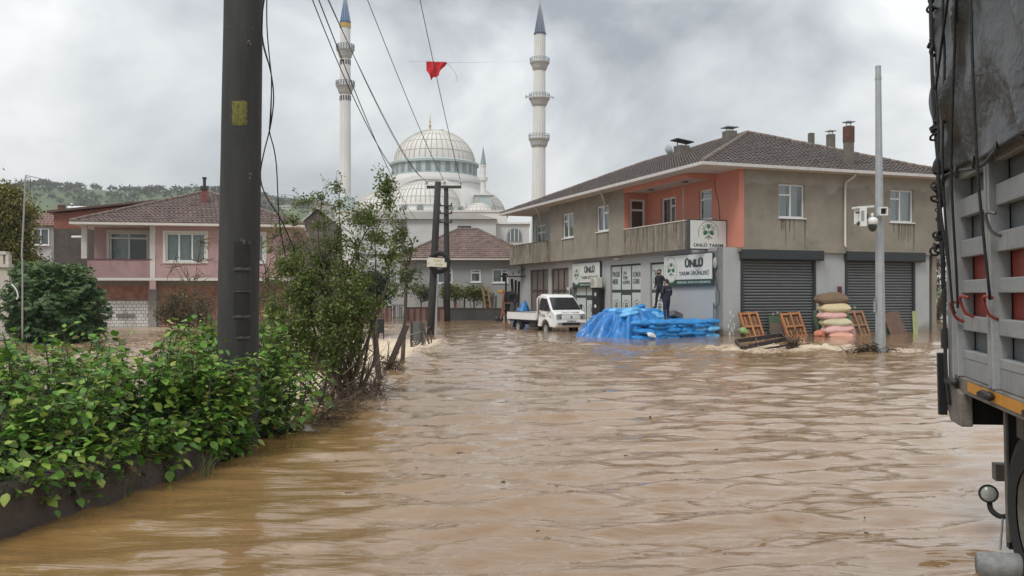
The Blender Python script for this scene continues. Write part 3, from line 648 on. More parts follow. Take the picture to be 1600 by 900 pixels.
m = MB(); m.box(UL-0.28, UL-0.15, V2, VB+0.3, ZS-0.02, 5.0); m.box(UL-0.15, 0, VB+0.17, VB+0.3, ZS-0.02, 5.0); m.box(UL-0.15, UL-0.002, V2, V2+0.13, ZS-0.02, 5.0); m.box(UL-0.148, 0, V2+.14, VB+0.168, ZS-0.01, ZS+0.12); m.build('rear_parapet', stucco_l, shop, bevel=0.01)
m = MB(); m.box(UL-0.30, UL-0.13, V2-0.02, VB+0.32, 5.002, 5.04); m.build('coping', M('dark_coping', (0.12, 0.10, 0.08), 0.9), shop)
m = MB(); m.box(UL-0.02, -0.002, VP-0.35, V1-0.01, 6.93, ZE-0.02); m.build('balcony_ceiling', [cream], shop)
m = MB(); m.box(UL-0.05, UL-0.021, VP-0.38, V1-0.01, 6.88, ZE-0.02); m.box(UL-0.02, -0.002, VP-0.38, VP-0.352, 6.88, ZE-0.02); m.build('ceiling_edge', pink, shop)
for v in (3.2, 6.4):
    m = MB(); m.lathe([(0.001, -0.07), (0.15, -0.06), (0.17, 0.0)], (-0.75, v, 6.928), 16); m.build('ceiling_lamp', M('dull_brass', (0.2, 0.15, 0.1), 0.4, metal=0.5), shop, smooth=True)
m = MB(); m.tube([(UL+0.07, VP+0.25, 5.07), (UL+0.07, VP+0.25, 6.93)], 0.022, 8); m.build('railing_pole', zinc, shop, smooth=True)
m = MB(); m.tube([(-0.015, 1.9, 6.9), (-0.02, 1.85, 6.4), (-0.02, 1.55, 5.8), (-0.02, 1.5, 5.2), (-0.02, 1.35, 4.6)], 0.012, 4); m.build('wall_cable', cable_black, shop)
# --- ground floor
vL = lambda px, u=UG: onu(px, 450, u)[0]
z_ = lambda px, py, u=UG: onu(px, py, u)[1]
d1 = (vL(856.5), vL(828.5), -0.5, z_(845, 421)); d2 = (vL(888.5), vL(861.5), -0.5, z_(875, 419)); d0 = (vL(931), vL(898), -0.5, z_(915, 431))
e1 = (vL(1001), vL(953.5), -0.5, z_(975, 413)); e2 = (vL(1042), vL(1015.5), -0.5, z_(1025, 410))
m = MB(); wallgrid(m, (UG, 0, 0), (0, 1, 0), (-1, 0, 0), 0.22, 0.12, VB, -0.9, ZS-0.002, [d1, d2, d0, e1, e2]); m.build('shop_side_wall', greyw, shop)
VF = 0.12
uR = lambda px, v=VF: onv(px, 450, v)[0]
s1 = (uR(1157), uR(1274), -0.5, ZS-0.05); s2 = (uR(1320), uR(1429), -0.5, ZS-0.05); UR2 = uR(1452)
m = MB(); wallgrid(m, (0, VF, 0), (1, 0, 0), (0, -1, 0), 0.25, UG, UR2, -0.9, ZS-0.002, [s1, s2]); m.build('shop_front_wall', greyw, shop)
m = MB(); m.box(UR2-0.2, UR2, VF+0.25, VB, -0.9, ZS-0.003); m.build('east_wall', greyw, shop)
m = MB(); m.box(-0.02, UR, -0.02, 0.13, ZS-0.16, ZS-0.002); m.build('floor_band', M('pale_band', (0.27, 0.24, 0.19), 0.9, 0.2, 2, 0.2), shop)
# peeled and muddy patches at the foot of the corner pillar
pp = M('peeled_white', (0.7, 0.7, 0.68), 0.9, 0.1, 9)
m = MB(); r_ = random.Random(4)
for k in range(22):
    u0 = uR(1143+r_.gauss(0, 4)); zz = 0.05+abs(r_.gauss(0, 0.45)); w0 = r_.uniform(0.015, 0.05); h0 = w0*r_.uniform(1, 3.5); n_ = 7
    m.prism([(w0*math.cos(6.28*i/n_)*r_.uniform(0.6, 1), h0*math.sin(6.28*i/n_)*r_.uniform(0.6, 1)) for i in range(n_)], (u0, VF, zz), (1, 0, 0), (0, 0, 1), (0, -1, 0), 0.001, 0.004)
m.build('peeled_paint', pp, shop)
# shutters: every slat a piece
slat_m = M('shutter_slat', (0.13, 0.14, 0.14), 0.5, 0.1, 2, metal=0.2); fr_m = M('shutter_frame', (0.028, 0.033, 0.036), 0.45, 0.1, 3)
for (sa, sb, xa, xb) in ((s1[0], s1[1], uR(1155), uR(1282)), (s2[0], s2[1], uR(1318.5), uR(1440))):
    m = MB(); zt = ZS-0.07; zb = zt-0.44
    m.prism([(-0.26, zb+0.05), (-0.22, zb), (0.0, zb), (0.0, zt), (-0.26, zt)], (xa, VF-0.003, 0), (0, 1, 0), (0, 0, 1), (1, 0, 0), 0, xb-xa)
    sh = m.build('roller_shutter', fr_m, shop, label='dark grey roller shutter box and closed slats', bevel=0.01)
    m = MB(); m.box(sa, sa+0.11, VF-0.05, VF+0.1, -0.5, zb); m.build('guide_rail', fr_m, sh); m = MB(); m.box(sb-0.11, sb, VF-0.05, VF+0.1, -0.5, zb); m.build('guide_rail', fr_m, sh)
    pitch = 0.128; L_ = sb-sa-0.22; sm = MB(); k = 6; vs = []
    for i in range(k+1):
        a = math.pi*i/k; vs.append((-0.038*math.sin(a)*1.0, pitch*0.40*math.cos(a)))
    sm.prism([(y_, z_v) for y_, z_v in vs]+[(0.02, -pitch*0.40), (0.02, pitch*0.40)], (0, 0, 0), (0, 1, 0), (0, 0, 1), (1, 0, 0), 0, L_)
    slat_me = sm.mesh('slat', slat_m); z = zb-pitch*0.55
    while z > -0.1:
        inst(slat_me, 'slat', sh, (sa+0.11, VF+0.075, z)); z -= pitch
    m = MB(); m.box(sa+0.1, sb-0.1, VF+0.096, VF+0.11, -0.5, zb); m.build('shutter_backing', black_metal, sh)
# brown metal doors
brown_p = M('brown_door_panel', (0.17, 0.145, 0.125), 0.5, 0.12, 2); brown_f = M('brown_door_frame', (0.075, 0.04, 0.032), 0.5, 0.1, 2)
for (a, b, c, d) in (d1, d2):
    m = MB(); x = UG+0.12
    n3 = 3; zt = d; zm = d-(d+0.2)*0.38; zl = 0.45
    m.box(x, x+0.02, a, b, c, d); dr = m.build('brown_metal_door', brown_p, shop)
    m = MB()
    for i in range(n3+1):
        v = a+(b-a)*i/n3; m.box(x-0.05, x-0.001, max(a, v-0.06), min(b, v+0.06), c, d)
    for z in (d-0.06, zm, zl): 
        for i in range(n3):
            va = a+(b-a)*i/n3+0.06; vb = a+(b-a)*(i+1)/n3-0.06; m.box(x-0.045, x-0.001, va, vb, z-0.06, z+0.06)
    for i in range(n3): m.box(x-0.03, x-0.002, a+(b-a)*i/n3+0.06, a+(b-a)*(i+1)/n3-0.06, c, zl-0.06)
    m.build('door_frame', brown_f, dr)
# --- emblem and lettering
green = M('sign_green', (0.025, 0.13, 0.06), 0.5, 0.08, 8); dgreen = M('sign_dark_green', (0.015, 0.065, 0.045), 0.5, 0.05); sdark = M('sign_dark_print', (0.035, 0.05, 0.048), 0.5, 0.05)
swhite = M('sign_panel', (0.62, 0.63, 0.60), 0.4, 0.04, 3); spale = M('film_panel', (0.50, 0.55, 0.53), 0.4, 0.05, 2); lwhite = M('white_print', (0.7, 0.72, 0.7), 0.5, 0.03)
def emblem(parent, O, A, B, s, mg, ml, name='emblem', sx=1.0, off=0.004):
    A = Vector(A)*sx; B = Vector(B); Nn = A.cross(B).normalized(); m = MB()
    def leaf(cx, cy, ang, L_, w_, mi=0, ring=False):
        d = (math.cos(R(ang)), math.sin(R(ang))); n = (-d[1], d[0]); pts = []
        for i in range(9): t = i/8; ww = w_*math.sin(math.pi*t**0.8); pts.append((t*L_, ww))
        po = [(cx+d[0]*t+n[0]*q, cy+d[1]*t+n[1]*q) for t, q in pts]+[(cx+d[0]*t-n[0]*q, cy+d[1]*t-n[1]*q) for t, q in pts[::-1][1:-1]]
        if not ring: m.prism([(x*s, y*s) for x, y in po], O, A, B, Nn, off, off+0.003, mi)
        else:
            n_ = len(po); c0 = (cx+d[0]*L_/2, cy+d[1]*L_/2); inn = [(c0[0]+(x-c0[0])*0.62, c0[1]+(y-c0[1])*0.62) for x, y in po]; Ov = Vector(O)
            vs = [Ov+A*x*s+B*y*s+Nn*(off+0.003) for x, y in po+inn]; m.add(vs, [(i, (i+1) % n_, n_+(i+1) % n_, n_+i) for i in range(n_)], mi)
    m.prism([(x*s, y*s) for x, y in ((-0.13, 0.62), (-0.05, 0.55), (0, 0.66), (0.05, 0.55), (0.13, 0.62), (0.13, 0.36), (0.07, 0.24), (-0.07, 0.24), (-0.13, 0.36))], O, A, B, Nn, off, off+0.003)
    m.prism([(x*s, y*s) for x, y in ((-0.016, 0.24), (0.016, 0.24), (0.016, -0.3), (-0.016, -0.3))], O, A, B, Nn, off, off+0.003)
    for sg in (1, -1):
        q = [(0.04, -0.02), (0.2, 0.10), (0.50, 0.02), (0.42, -0.06), (0.56, -0.12), (0.42, -0.18), (0.46, -0.28), (0.2, -0.24), (0.10, -0.14)]
        if sg < 0: q = [(-x, y) for x, y in q][::-1]
        m.prism([(x*s, y*s) for x, y in q], O, A, B, Nn, off, off+0.003)
        for (cx, cy, an, l_) in ((0.30, 0.26, 40, 0.34), (0.18, 0.30, 72, 0.36), (0.24, 0.14, 12, 0.38)):
            leaf(sg*cx, cy, an if sg > 0 else 180-an, l_, 0.06, 0, True)
        for (cx, cy, an, l_) in ((0.06, -0.38, -30, 0.34), (0.03, -0.3, -55, 0.22)):
            leaf(sg*cx, cy, an if sg > 0 else 180-an, l_, 0.065, 0, True)
    leaf(0, -0.38, -90, 0.30, 0.06, 0, True)
    return m.build(name, mg, parent)
def arc_ring(parent, O, A, B, rx, ry, t, a0, a1, mat, name='ring', off=0.004, n=40):
    m = MB(); O = Vector(O); A = Vector(A); B = Vector(B); Nn = A.cross(B); vs = []
    for i in range(n+1):
        a = a0+(a1-a0)*i/n; c, s_ = math.cos(a), math.sin(a)
        vs += [O+A*(rx*c)+B*(ry*s_)+Nn*(off+0.003), O+A*((rx-t)*c)+B*((ry-t)*s_)+Nn*(off+0.003)]
    m.add(vs, [(2*i, 2*i+1, 2*i+3, 2*i+2) for i in range(n)]); return m.build(name, mat, parent)
def disc(parent, O, A, B, rx, ry, mat, name, off=0.001, th=0.002):
    m = MB(); A = Vector(A); B = Vector(B); m.prism([(rx*math.cos(a*math.pi/18), ry*math.sin(a*math.pi/18)) for a in range(36)], O, A, B, A.cross(B), off, off+th); return m.build(name, mat, parent)

def wall_sign(label, va, vb, z0, z1, u, full=True, group=None):
    """sign on the side wall; local frame of the shop, readable from outside: A = -v"""
    O = Vector((u, (va+vb)/2, (z0+z1)/2)); A = (0, -1, 0); B = (0, 0, 1); wd = vb-va; h = z1-z0
    wo = CR+DR*O.x+DL*O.y+Vector((0, 0, O.z)); t = thing('shop_sign', label, 'sign', wo, AL)
    m = MB(); m.box(0, 0.10, -wd/2, wd/2, -h/2, h/2); bd = m.build('sign_box', sdark, t)
    m = MB(); m.box(-0.012, 0, -wd/2+0.03, wd/2-0.03, -h/2+h*0.20, h/2-0.04); m.build('sign_face', swhite, t)
    m = MB(); m.box(-0.011, 0, -wd/2+0.03, wd/2-0.03, -h/2+0.04, -h/2+h*0.20-0.002); m.build('green_band', dgreen, t)
    ex = wd*0.335; cz = h*0.03
    disc(t, (-0.012, ex, cz), A, B, wd*0.135, h*0.43, swhite, 'emblem_disc', 0.001)
    arc_ring(t, (-0.014, ex, cz), A, B, wd*0.128, h*0.415, 0.02, 0, 2*math.pi, green, 'ring', 0.002)
    emblem(t, (-0.014, ex, cz), A, B, h*0.36, green, green, sx=wd*0.135/(h*0.43)*1.45, off=0.002)
    text('ÜNLÜ', h*0.30, (-0.013, -wd*0.14, h*0.22), A, B, sdark, t, width=wd*0.37, bold=0.075)
    text('TARIM ÜRÜNLERİ', h*0.165, (-0.013, -wd*0.135, -h*0.09), A, B, sdark, t, width=wd*0.60, bold=0.028)
    text('ERDEM ÜNLÜ - 0541 813 15 74 - 0533 434 74 76', h*0.075, (-0.013, -wd*0.13, -h*0.385), A, B, lwhite, t, width=wd*0.66, bold=0.015)
    return t
US = UG-0.13
va, _ = onu(1113.5, 400, US); vb, _ = onu(1037.5, 400, US); zt = onu(1075, 396.8, US)[1]; zb = onu(1075, 446.5, US)[1]
wall_sign('large white sign with round green emblem on the side wall by the corner', va, vb, zb, zt, US)
va, _ = onu(937.5, 400, US); vb, _ = onu(894.5, 400, US); zt = onu(915, 410.0, US)[1]; zb = onu(915, 449, US)[1]
wall_sign('smaller white sign with round green emblem partly behind the air conditioner unit', va, vb, zb, zt, US)
# blade sign on the corner
ub0, zbt = onv(1077, 342, 0.93); ub1, zbb = onv(1136, 391, 0.93)
cx = (ub0+ub1)/2; wd = ub1-ub0; h = zbt-zbb; wo = CR+DR*cx+DL*0.93+Vector((0, 0, (zbt+zbb)/2))
bs = thing('projecting_sign', 'square white sign box with green tulip emblem projecting from the salmon corner above the shop', 'sign', wo, AL)
m = MB(); m.box(-wd/2, wd/2, 0, 0.22, -h/2, h/2); m.build('sign_box', sdark, bs, bevel=0.01)
m = MB(); m.box(-wd/2+0.05, wd/2-0.05, -0.012, 0, -h/2+0.05, h/2-0.05); m.build('sign_face', swhite, bs)
A, B = (1, 0, 0), (0, 0, 1)
emblem(bs, (0, -0.012, h*0.10), A, B, h*0.42, green, green)
arc_ring(bs, (0, -0.012, h*0.06), A, B, h*0.385, h*0.385, 0.018, R(-22), R(202), sdark)
text('ÜNLÜ TARIM', h*0.125, (0, -0.012, -h*0.34), A, B, sdark, bs, width=wd*0.78, bold=0.035)
m = MB()
for z in (-h*0.3, h*0.28): m.box(wd/2, wd/2+0.09, 0.08, 0.13, z-0.03, z+0.03)
m.build('wall_bracket', black_metal, bs)
# film-covered shop windows
def film_door(hole, panels, words, dx=0.10, frame_top=True, xs=None):
    a, b, c, d = hole; x = UG+dx; B_ = (0, 0, 1); A_ = (0, -1, 0)
    m = MB(); m.box(x, x+0.03, a, b, c, d); fr = m.build('shop_window', sdark, shop)
    n = panels; wd = (b-a)/n; zm = d-(d-0)*0.42
    for i in range(n):
        v1_ = b-wd*i; v0_ = v1_-wd; g_ = 0.07
        for (za, zb_) in ((zm+0.08, d-0.10), (c, zm-0.08-(0.12 if i == 1 else 0))):
            m = MB(); m.box(x-0.012, x-0.001, v0_+g_, v1_-g_, za, zb_); pn = m.build('window_panel', spale, fr)
        vc = (v0_+v1_)/2; w_ = wd-2*g_
        if i < len(words) and words[i]:
            text(words[i], (d-zm-0.18)*0.55, (x-0.013, vc, (zm+d)/2), A_, B_, sdark, fr, width=w_*0.86, bold=0.03)
        zc = zm-0.75
        arc_ring(fr, (x-0.013, vc, zc), A_, B_, w_*0.36, 0.30, 0.025, 0, 2*math.pi, sdark); emblem(fr, (x-0.013, vc, zc), A_, B_, 0.27, sdark, sdark, sx=min(1.2, w_*0.36/0.30*1.2))
        text('ÜNLÜ TARIM', 0.08, (x-0.013, vc, zc-0.46), A_, B_, sdark, fr, width=w_*0.7)
film_door(e1, 3, ['FINDIK\nMISIR', 'UN\nYEM\nKEPEK', 'KÖMÜR\nGÜBRE'])
film_door(e2, 1, ['TARIM\nÜRÜNLERİ'])
film_door(d0, 2, ['', ''])
# --- roof
roof, (RA, RB) = hip_roof(shop, -2.15, 11.9, -0.6, 25.0, 7.22, 2.80, [tile_d, tile_r], 'y', run=7.1, soffit=cream, tile_sides='lfr', thick=0.10)
gut = M('white_gutter', (0.62, 0.60, 0.59), 0.45, 0.08, 5, streak=0.3, scol=(0.3, 0.27, 0.25), streak_scale=(4, 4, 1))
def gutter_mesh(L_):
    g = MB(); g.prism([(0, 0), (0.10, 0), (0.115, 0.13), (0.10, 0.13), (0.09, 0.02), (0.0, 0.02)], (0, 0, 0), (0, -1, 0), (0, 0, 1), (1, 0, 0), 0.008, L_-0.008)
    g.box(L_-0.03, L_-0.009, -0.125, 0.0, -0.012, 0.135); return g.mesh('gutter_section', gut)
nF = 21; LF = (11.9+2.15+0.12)/nF; gmF = gutter_mesh(LF); nL = 38; LL = 25.6/nL; gmL = gutter_mesh(LL)
for i in range(nF): inst(gmF, 'gutter_section', roof, (-2.27+i*LF, -0.603, 7.11))
for i in range(nL): inst(gmL, 'gutter_section', roof, (-2.153, 25.0-i*LL, 7.11), (0, 0, -math.pi/2))
# downpipes
pipe_m = M('beige_pipe', (0.55, 0.50, 0.46), 0.5, 0.08, 4)
ud = onv(1321, 300, -0.08)[0]
m = MB(); m.tube([(ud+0.12, -0.55, 7.1), (ud+0.12, -0.5, 6.98), (ud, -0.1, 6.75), (ud-0.02, -0.08, 6.5), (ud-0.02, -0.08, 3.95), (ud-0.02, -0.16, 3.85)], 0.055, 10); m.build('downpipe', pipe_m, shop, smooth=True)
for px, zz in ((952, 6.3), (850, 6.3)):
    v = onu(px, 310, UL)[0]; m = MB(); m.tube([(-2.1, v-0.5, 7.1), (UL-0.3, v, 6.65), (UL-0.06, v+0.2, zz)], 0.05, 8); m.build('downpipe', pipe_m, shop, smooth=True)
# chimneys placed where the ray meets the roof planes
def roof_h(u, v): return 7.22+2.80*max(0, min((u+2.15)/7.025, (11.9-u)/7.025, (v+0.6)/7.1, (25.0-v)/7.1))
def hit_roof(px, py):
    o, d = ray_local(px, py); t = 30.0
    while t < 80:
        p = o+d*t
        if -2.15 < p.x < 11.9 and -0.6 < p.y < 25 and p.z < roof_h(p.x, p.y): return p
        t += 0.03
    return o+d*47
cm = M('chimney_render', (0.15, 0.135, 0.115), 0.95, 0.25, 2.5, 0.3, 25, streak=0.5, scol=(0.07, 0.065, 0.05), streak_scale=(3, 3, 0.8)); brick_m = M('chimney_brick', (0.12, 0.055, 0.045), 0.9, 0.3, 5, 0.3)
def chimney(px0, px1, pyt, pyb, cap, mat=cm, top=None, back=0.0):
    p = hit_roof((px0+px1)/2, pyb) if not back else None
    if back: o, d = ray_local((px0+px1)/2, pyb); t = (back-o.y)/d.y; p = o+d*t
    o, d = ray_local((px0+px1)/2, pyt); dist = (CR+DR*p.x+DL*p.y).y; s = dist/FPX
    w_ = (px1-px0)*s*0.42; zt = EYE-(pyt-HOR)*s; zb = roof_h(p.x, p.y)-0.6
    m = MB(); m.box(p.x-w_, p.x+w_, p.y-w_, p.y+w_, zb, zt); ch = m.build('chimney', mat, roof, bevel=0.02)
    if cap == 'plate':
        m = MB(); m.prism([(-w_*1.5, 0), (w_*1.7, -0.14), (w_*1.7, -0.09), (-w_*1.5, 0.05)], (p.x, p.y, zt+0.3), (1, 0, 0), (0, 0, 1), (0, 1, 0), -w_*1.2, w_*1.2); m.build('cowl', dark_iron, roof)
        m = MB(); [m.box(p.x+a*w_*0.8-0.02, p.x+a*w_*0.8+0.02, p.y-0.02, p.y+0.02, zt, zt+0.24) for a in (-1, 1)]; m.build('cowl_bracket', dark_iron, roof)
    if cap == 'flat':
        m = MB(); m.box(p.x-w_*1.25, p.x+w_*1.25, p.y-w_*1.2, p.y+w_*1.2, zt+0.16, zt+0.20); m.build('cowl', zinc, roof)
        m = MB(); [m.box(p.x+a*w_*0.7-0.015, p.x+a*w_*0.7+0.015, p.y-0.015, p.y+0.015, zt, zt+0.16) for a in (-1, 1)]; m.build('cowl_bracket', zinc, roof)
    return ch, p, w_, zt
chimney(1054, 1076, 228, 243, 'plate'); chimney(1130, 1150, 205, 221, 'flat')
chimney(1263, 1272, 208, 226, '', back=9.5); chimney(1292, 1304, 210, 234, 'flat', back=8.0)
c_, p_, w__, zt_ = chimney(1319, 1333, 197, 258, 'flat')
m = MB(); m.box(p_.x-w__-0.01, p_.x+w__+0.01, p_.y-w__-0.01, p_.y+w__+0.01, zt_-0.75, zt_-0.02); m.build('brick_course', brick_m, roof)
p = hit_roof(1045, 246); m = MB(); m.lathe([(0.3, 0), (0.22, 0.06), (0.02, 0.09)], (0, 0, 0), 16); dsh = m.build('satellite_dish', zinc, roof, smooth=True, loc=(p.x, p.y, p.z+0.45), rot=(R(80), 0, R(10)))
m = MB(); m.tube([(p.x, p.y, p.z-0.3), (p.x, p.y, p.z+0.42)], 0.02, 6); m.build('dish_mast', zinc, roof)
# --- things fixed to the shop walls
def shop_thing(name, label, cat, u, v, z, rz=0.0): return thing(name, label, cat, CR+DR*u+DL*v+Vector((0, 0, z)), AL+rz)
# air conditioner, fan facing outwards from the wall
va, zt = onu(947, 433, UG-0.25); vb, _ = onu(927, 433, UG-0.25); zb = onu(937, 449.5, UG-0.25)[1]; vm_ = (va+vb)/2; hh = zt-zb
ac = shop_thing('air_conditioner', 'cream air conditioner outdoor unit on a bracket beside the smaller shop sign', 'air conditioner', UG-0.45, vm_, (zt+zb)/2, R(-90))
ac_dummy = 0; beige = M('ac_casing', (0.58, 0.56, 0.50), 0.5, 0.05); w_ = 0.82
m = MB(); m.box(-w_/2+0.02, w_/2-0.02, -0.17, 0.17, -hh/2, hh/2); m.build('casing', beige, ac, bevel=0.02)
m = MB(); m.lathe([(hh*0.40, 0), (hh*0.40, 0.012), (hh*0.36, 0.012), (hh*0.36, 0)], (0, 0, 0), 24); m.build('fan_ring', M('ac_ring_grey', (0.25, 0.24, 0.22), 0.6), ac, loc=(-0.12, -0.171, 0), rot=(R(90), 0, 0))  # fan ring in a darker grey than the casing
m = MB()
for k in range(9): a = k*math.pi/9; m.bar((-0.12-math.cos(a)*hh*0.37, -0.178, -math.sin(a)*hh*0.37), (-0.12+math.cos(a)*hh*0.37, -0.178, math.sin(a)*hh*0.37), 0.008, 0.008)
m.lathe([(0.001, 0.01), (0.06, 0.01), (0.06, 0)], (0, 0, 0), 12); m.build('fan_grille', M('ac_grille', (0.42, 0.41, 0.38), 0.5), ac)
m = MB(); m.box(-0.3, -0.26, -0.15, 0.6, -hh/2-0.06, -hh/2-0.002); m.box(0.26, 0.3, -0.15, 0.4, -hh/2-0.06, -hh/2-0.002); m.build('bracket', dark_iron, ac)
# dark cabinet with stickers below it
va, zt = onu(940, 451, UG-0.2); vb, zb = onu(928, 495, UG-0.2)
cb = shop_thing('dark_cabinet', 'tall dark cabinet with white stickers standing below the air conditioner unit', 'cabinet', UG-0.2, (va+vb)/2, 0)
m = MB(); m.box(-0.12, 0.15, -(vb-va)/2, (vb-va)/2, -0.5, zt); m.build('cabinet', black_metal, cb, bevel=0.01)
for zz, r0 in ((zt-0.3, 0.09), (zt-0.95, 0.08)): disc(cb, (-0.12, 0.05, zz), (0, -1, 0), (0, 0, 1), r0*1.6, r0*1.2, lwhite, 'sticker', 0.002)
# electric meter boxes between brown doors and film doors
for px, w0, c_m, lab in ((889.5, 0.35, beige, 'pale electric meter box on the pillar behind the pickup cab'), (894.0, 0.4, M('grey_box', (0.14, 0.15, 0.15), 0.6), 'dark grey electric box on the pillar right of the pale meter box')):
    v, z = onu(px, 457, UG-0.1); mtr = shop_thing('meter_box', lab, 'meter box', UG-0.08, v, z); m = MB(); m.box(-0.1, 0.07, -w0/2, w0/2, -0.3, 0.3); m.build('box', c_m, mtr, bevel=0.015)
    m = MB(); m.box(-0.106, -0.101, -w0*0.3, w0*0.3, -0.1, 0.15); m.build('dial_window', sdark, mtr)
# cable box and looping cable right of the large sign
v, z = onu(1117, 411, UG-0.08); jb = shop_thing('cable_box', 'pale oval cable box with a hanging cable right of the large shop sign', 'cable box', UG-0.07, v, z)
m = MB(); m.ball((0, 0, 0), 0.26, 8, sq=(0.35, 0.45, 1)); m.build('box', M('cable_box_grey', (0.3, 0.3, 0.29), 0.6), jb, smooth=True)
m = MB(); m.tube([(0, 0.05, -0.2), (-0.02, 0.0, -0.5), (0, -0.12, -0.9), (0, -0.35, -1.3), (0, -0.3, -1.75), (0, 0.0, -1.95), (0, 0.12, -1.7), (0.02, 0.12, -3.3)], 0.016, 5); m.build('cable', cable_black, jb)
# small red meter between the shutters
u, z = onv(1312, 453, VF-0.05); rb = shop_thing('red_box', 'small dark red box on the grey pillar between the two roller shutters', 'box', u, VF-0.05, z)
m = MB(); m.box(-0.09, 0.09, -0.06, 0.045, -0.16, 0.16); m.build('box', M('dark_red', (0.12, 0.02, 0.03), 0.4), rb, bevel=0.02)
m = MB(); m.box(-0.05, 0.05, -0.066, -0.061, -0.02, 0.09); m.build('cover', sdark, rb)
# round soffit light
m = MB(); m.lathe([(0.001, -0.06), (0.16, -0.05), (0.2, 0)], (0, 0, 0), 16); v = onu(962, 402, UG-0.25)[0]
t = tag(m.build('soffit_lamp', M('opal_lamp', (0.8, 0.8, 0.78), 0.4), None, smooth=True, loc=CR+DR*(UG-0.16)+DL*v+Vector((0, 0, ZS-0.132)), rot=(0, 0, AL)), 'white flat oval lamp under the shop soffit left of the film covered windows', 'lamp')
# rain stains under the windows and the pale uneven render under the eaves
st_m = M('rain_stain', (0.135, 0.112, 0.085), 0.95, 0.2, 6); r_ = random.Random(31)
def streaks(plane, a, b, zt, n, O, A, Nn, lmin=0.4, lmax=1.2, mt=None):
    m = MB()
    for k in range(n):
        x = a+(b-a)*r_.random(); L1 = r_.uniform(lmin, lmax); w0 = r_.uniform(0.012, 0.05); pts = []
        for i in range(6): t = i/5; pts.append((x+w0*(1-0.7*t)*r_.uniform(0.7, 1.2), zt-L1*t))
        pts2 = [(x-w0*(1-0.7*i/5)*r_.uniform(0.7, 1.2), zt-L1*i/5) for i in range(6)][::-1]
        m.prism((pts+pts2)[::-1], O, A, (0, 0, 1), Nn, 0.001+0.0004*k, 0.002+0.0004*k)
    o = m.build('rain_stains', mt or st_m, shop); o['kind'] = 'stuff'
for (a, b, z) in ((w1a, w1b, w1z0), (w2a, w2b, w2z0)): streaks(0, a+0.1, b+0.08, z-0.06, 9, (0, 0, 0), (1, 0, 0), (0, -1, 0)); streaks(0, b, b+0.06, z-0.05, 3, (0, 0.0, 0), (1, 0, 0), (0, -1, 0), 1.0, 1.6)
for h in (g1, g2): streaks(0, -h[1], -h[1]+0.12, h[2]-0.06, 3, (UL, 0, 0), (0, -1, 0), (-1, 0, 0), 0.9, 1.5); streaks(0, -h[0]-0.15, -h[0], h[2]-0.06, 3, (UL, 0, 0), (0, -1, 0), (-1, 0, 0), 0.6, 1.3)
streaks(0, -V1, -VP-0.2, 5.0, 34, (UL, 0, 0), (0, -1, 0), (-1, 0, 0), 0.3, 1.15); streaks(0, -VB-0.2, -V2, 4.99, 40, (UL-0.28, 0, 0), (0, -1, 0), (-1, 0, 0), 0.3, 1.15)
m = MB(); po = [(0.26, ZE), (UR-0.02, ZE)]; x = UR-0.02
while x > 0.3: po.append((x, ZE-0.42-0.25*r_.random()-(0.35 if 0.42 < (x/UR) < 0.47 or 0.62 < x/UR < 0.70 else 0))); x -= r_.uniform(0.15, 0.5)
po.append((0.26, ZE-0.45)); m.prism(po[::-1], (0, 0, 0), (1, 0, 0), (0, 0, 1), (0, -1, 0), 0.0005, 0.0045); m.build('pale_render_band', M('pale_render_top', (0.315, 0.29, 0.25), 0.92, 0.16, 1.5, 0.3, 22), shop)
# ------------------------------------------------------------------ pink house on the left
HA = R(11); HX_, HY_ = -21.9, 46.2; hd = Vector((math.cos(HA), math.sin(HA), 0)); hn = Vector((-math.sin(HA), math.cos(HA), 0)); HO = Vector((HX_, HY_, 0))
def hl_(px, py, y=0.0):                      # (x, z) in the pink house frame on its plane y
    o = Vector((0, 0, EYE))-HO; d = Vector(((px-800)/FPX, 1, -(py-HOR)/FPX)); t = (y-o.dot(hn))/d.dot(hn); return o.dot(hd)+d.dot(hd)*t, EYE+d.z*t
pinkw = M('dusty_pink_paint', (0.42, 0.275, 0.275), 0.85, 0.1, 1.0, 0.15, 25, streak=0.4, scol=(0.22, 0.13, 0.13), streak_scale=(1.2, 1.2, 0.6), sthr=0.56)
house = thing('pink_house', 'two storey pink house with brown tiled roof left of the foreground pole', 'house', HO, HA)
zf = hl_(200, 434)[1]; ze = hl_(230, 353, 0)[1]; xr = 10.3; yb = 1.35
wa, wt = hl_(171, 363, yb); wb, wbm = hl_(231, 408, yb); wc, wt2 = hl_(259, 364); wd_, wb2 = hl_(321, 409); xc, _ = hl_(238.5, 400)
m = MB(); wallgrid(m, (0, yb, 0), (1, 0, 0), (0, -1, 0), 0.2, 0.0, xc, zf, ze, [(wa, wb, wbm, wt)]); wallgrid(m, (0, 0, 0), (1, 0, 0), (0, -1, 0), 0.2, xc, xr, zf, ze, [(wc, wd_, wb2, wt2), (7.0, 8.8, wb2, wt2)])
m.box(0, 0.2, yb+0.2, 11, zf, ze); m.box(xr-0.2, xr, 0.2, 11, -0.9, ze); m.box(xc, xc+0.2, 0.2, yb+0.2, zf, ze); m.box(0.2, xr-.2, 10.8, 11, -0.9, ze)
m.build('wall', pinkw, house)
vinyl = M('dark_curtain', (0.16, 0.17, 0.17), 0.9)
creamf = M('cream_frame', (0.60, 0.57, 0.52), 0.6, 0.06)
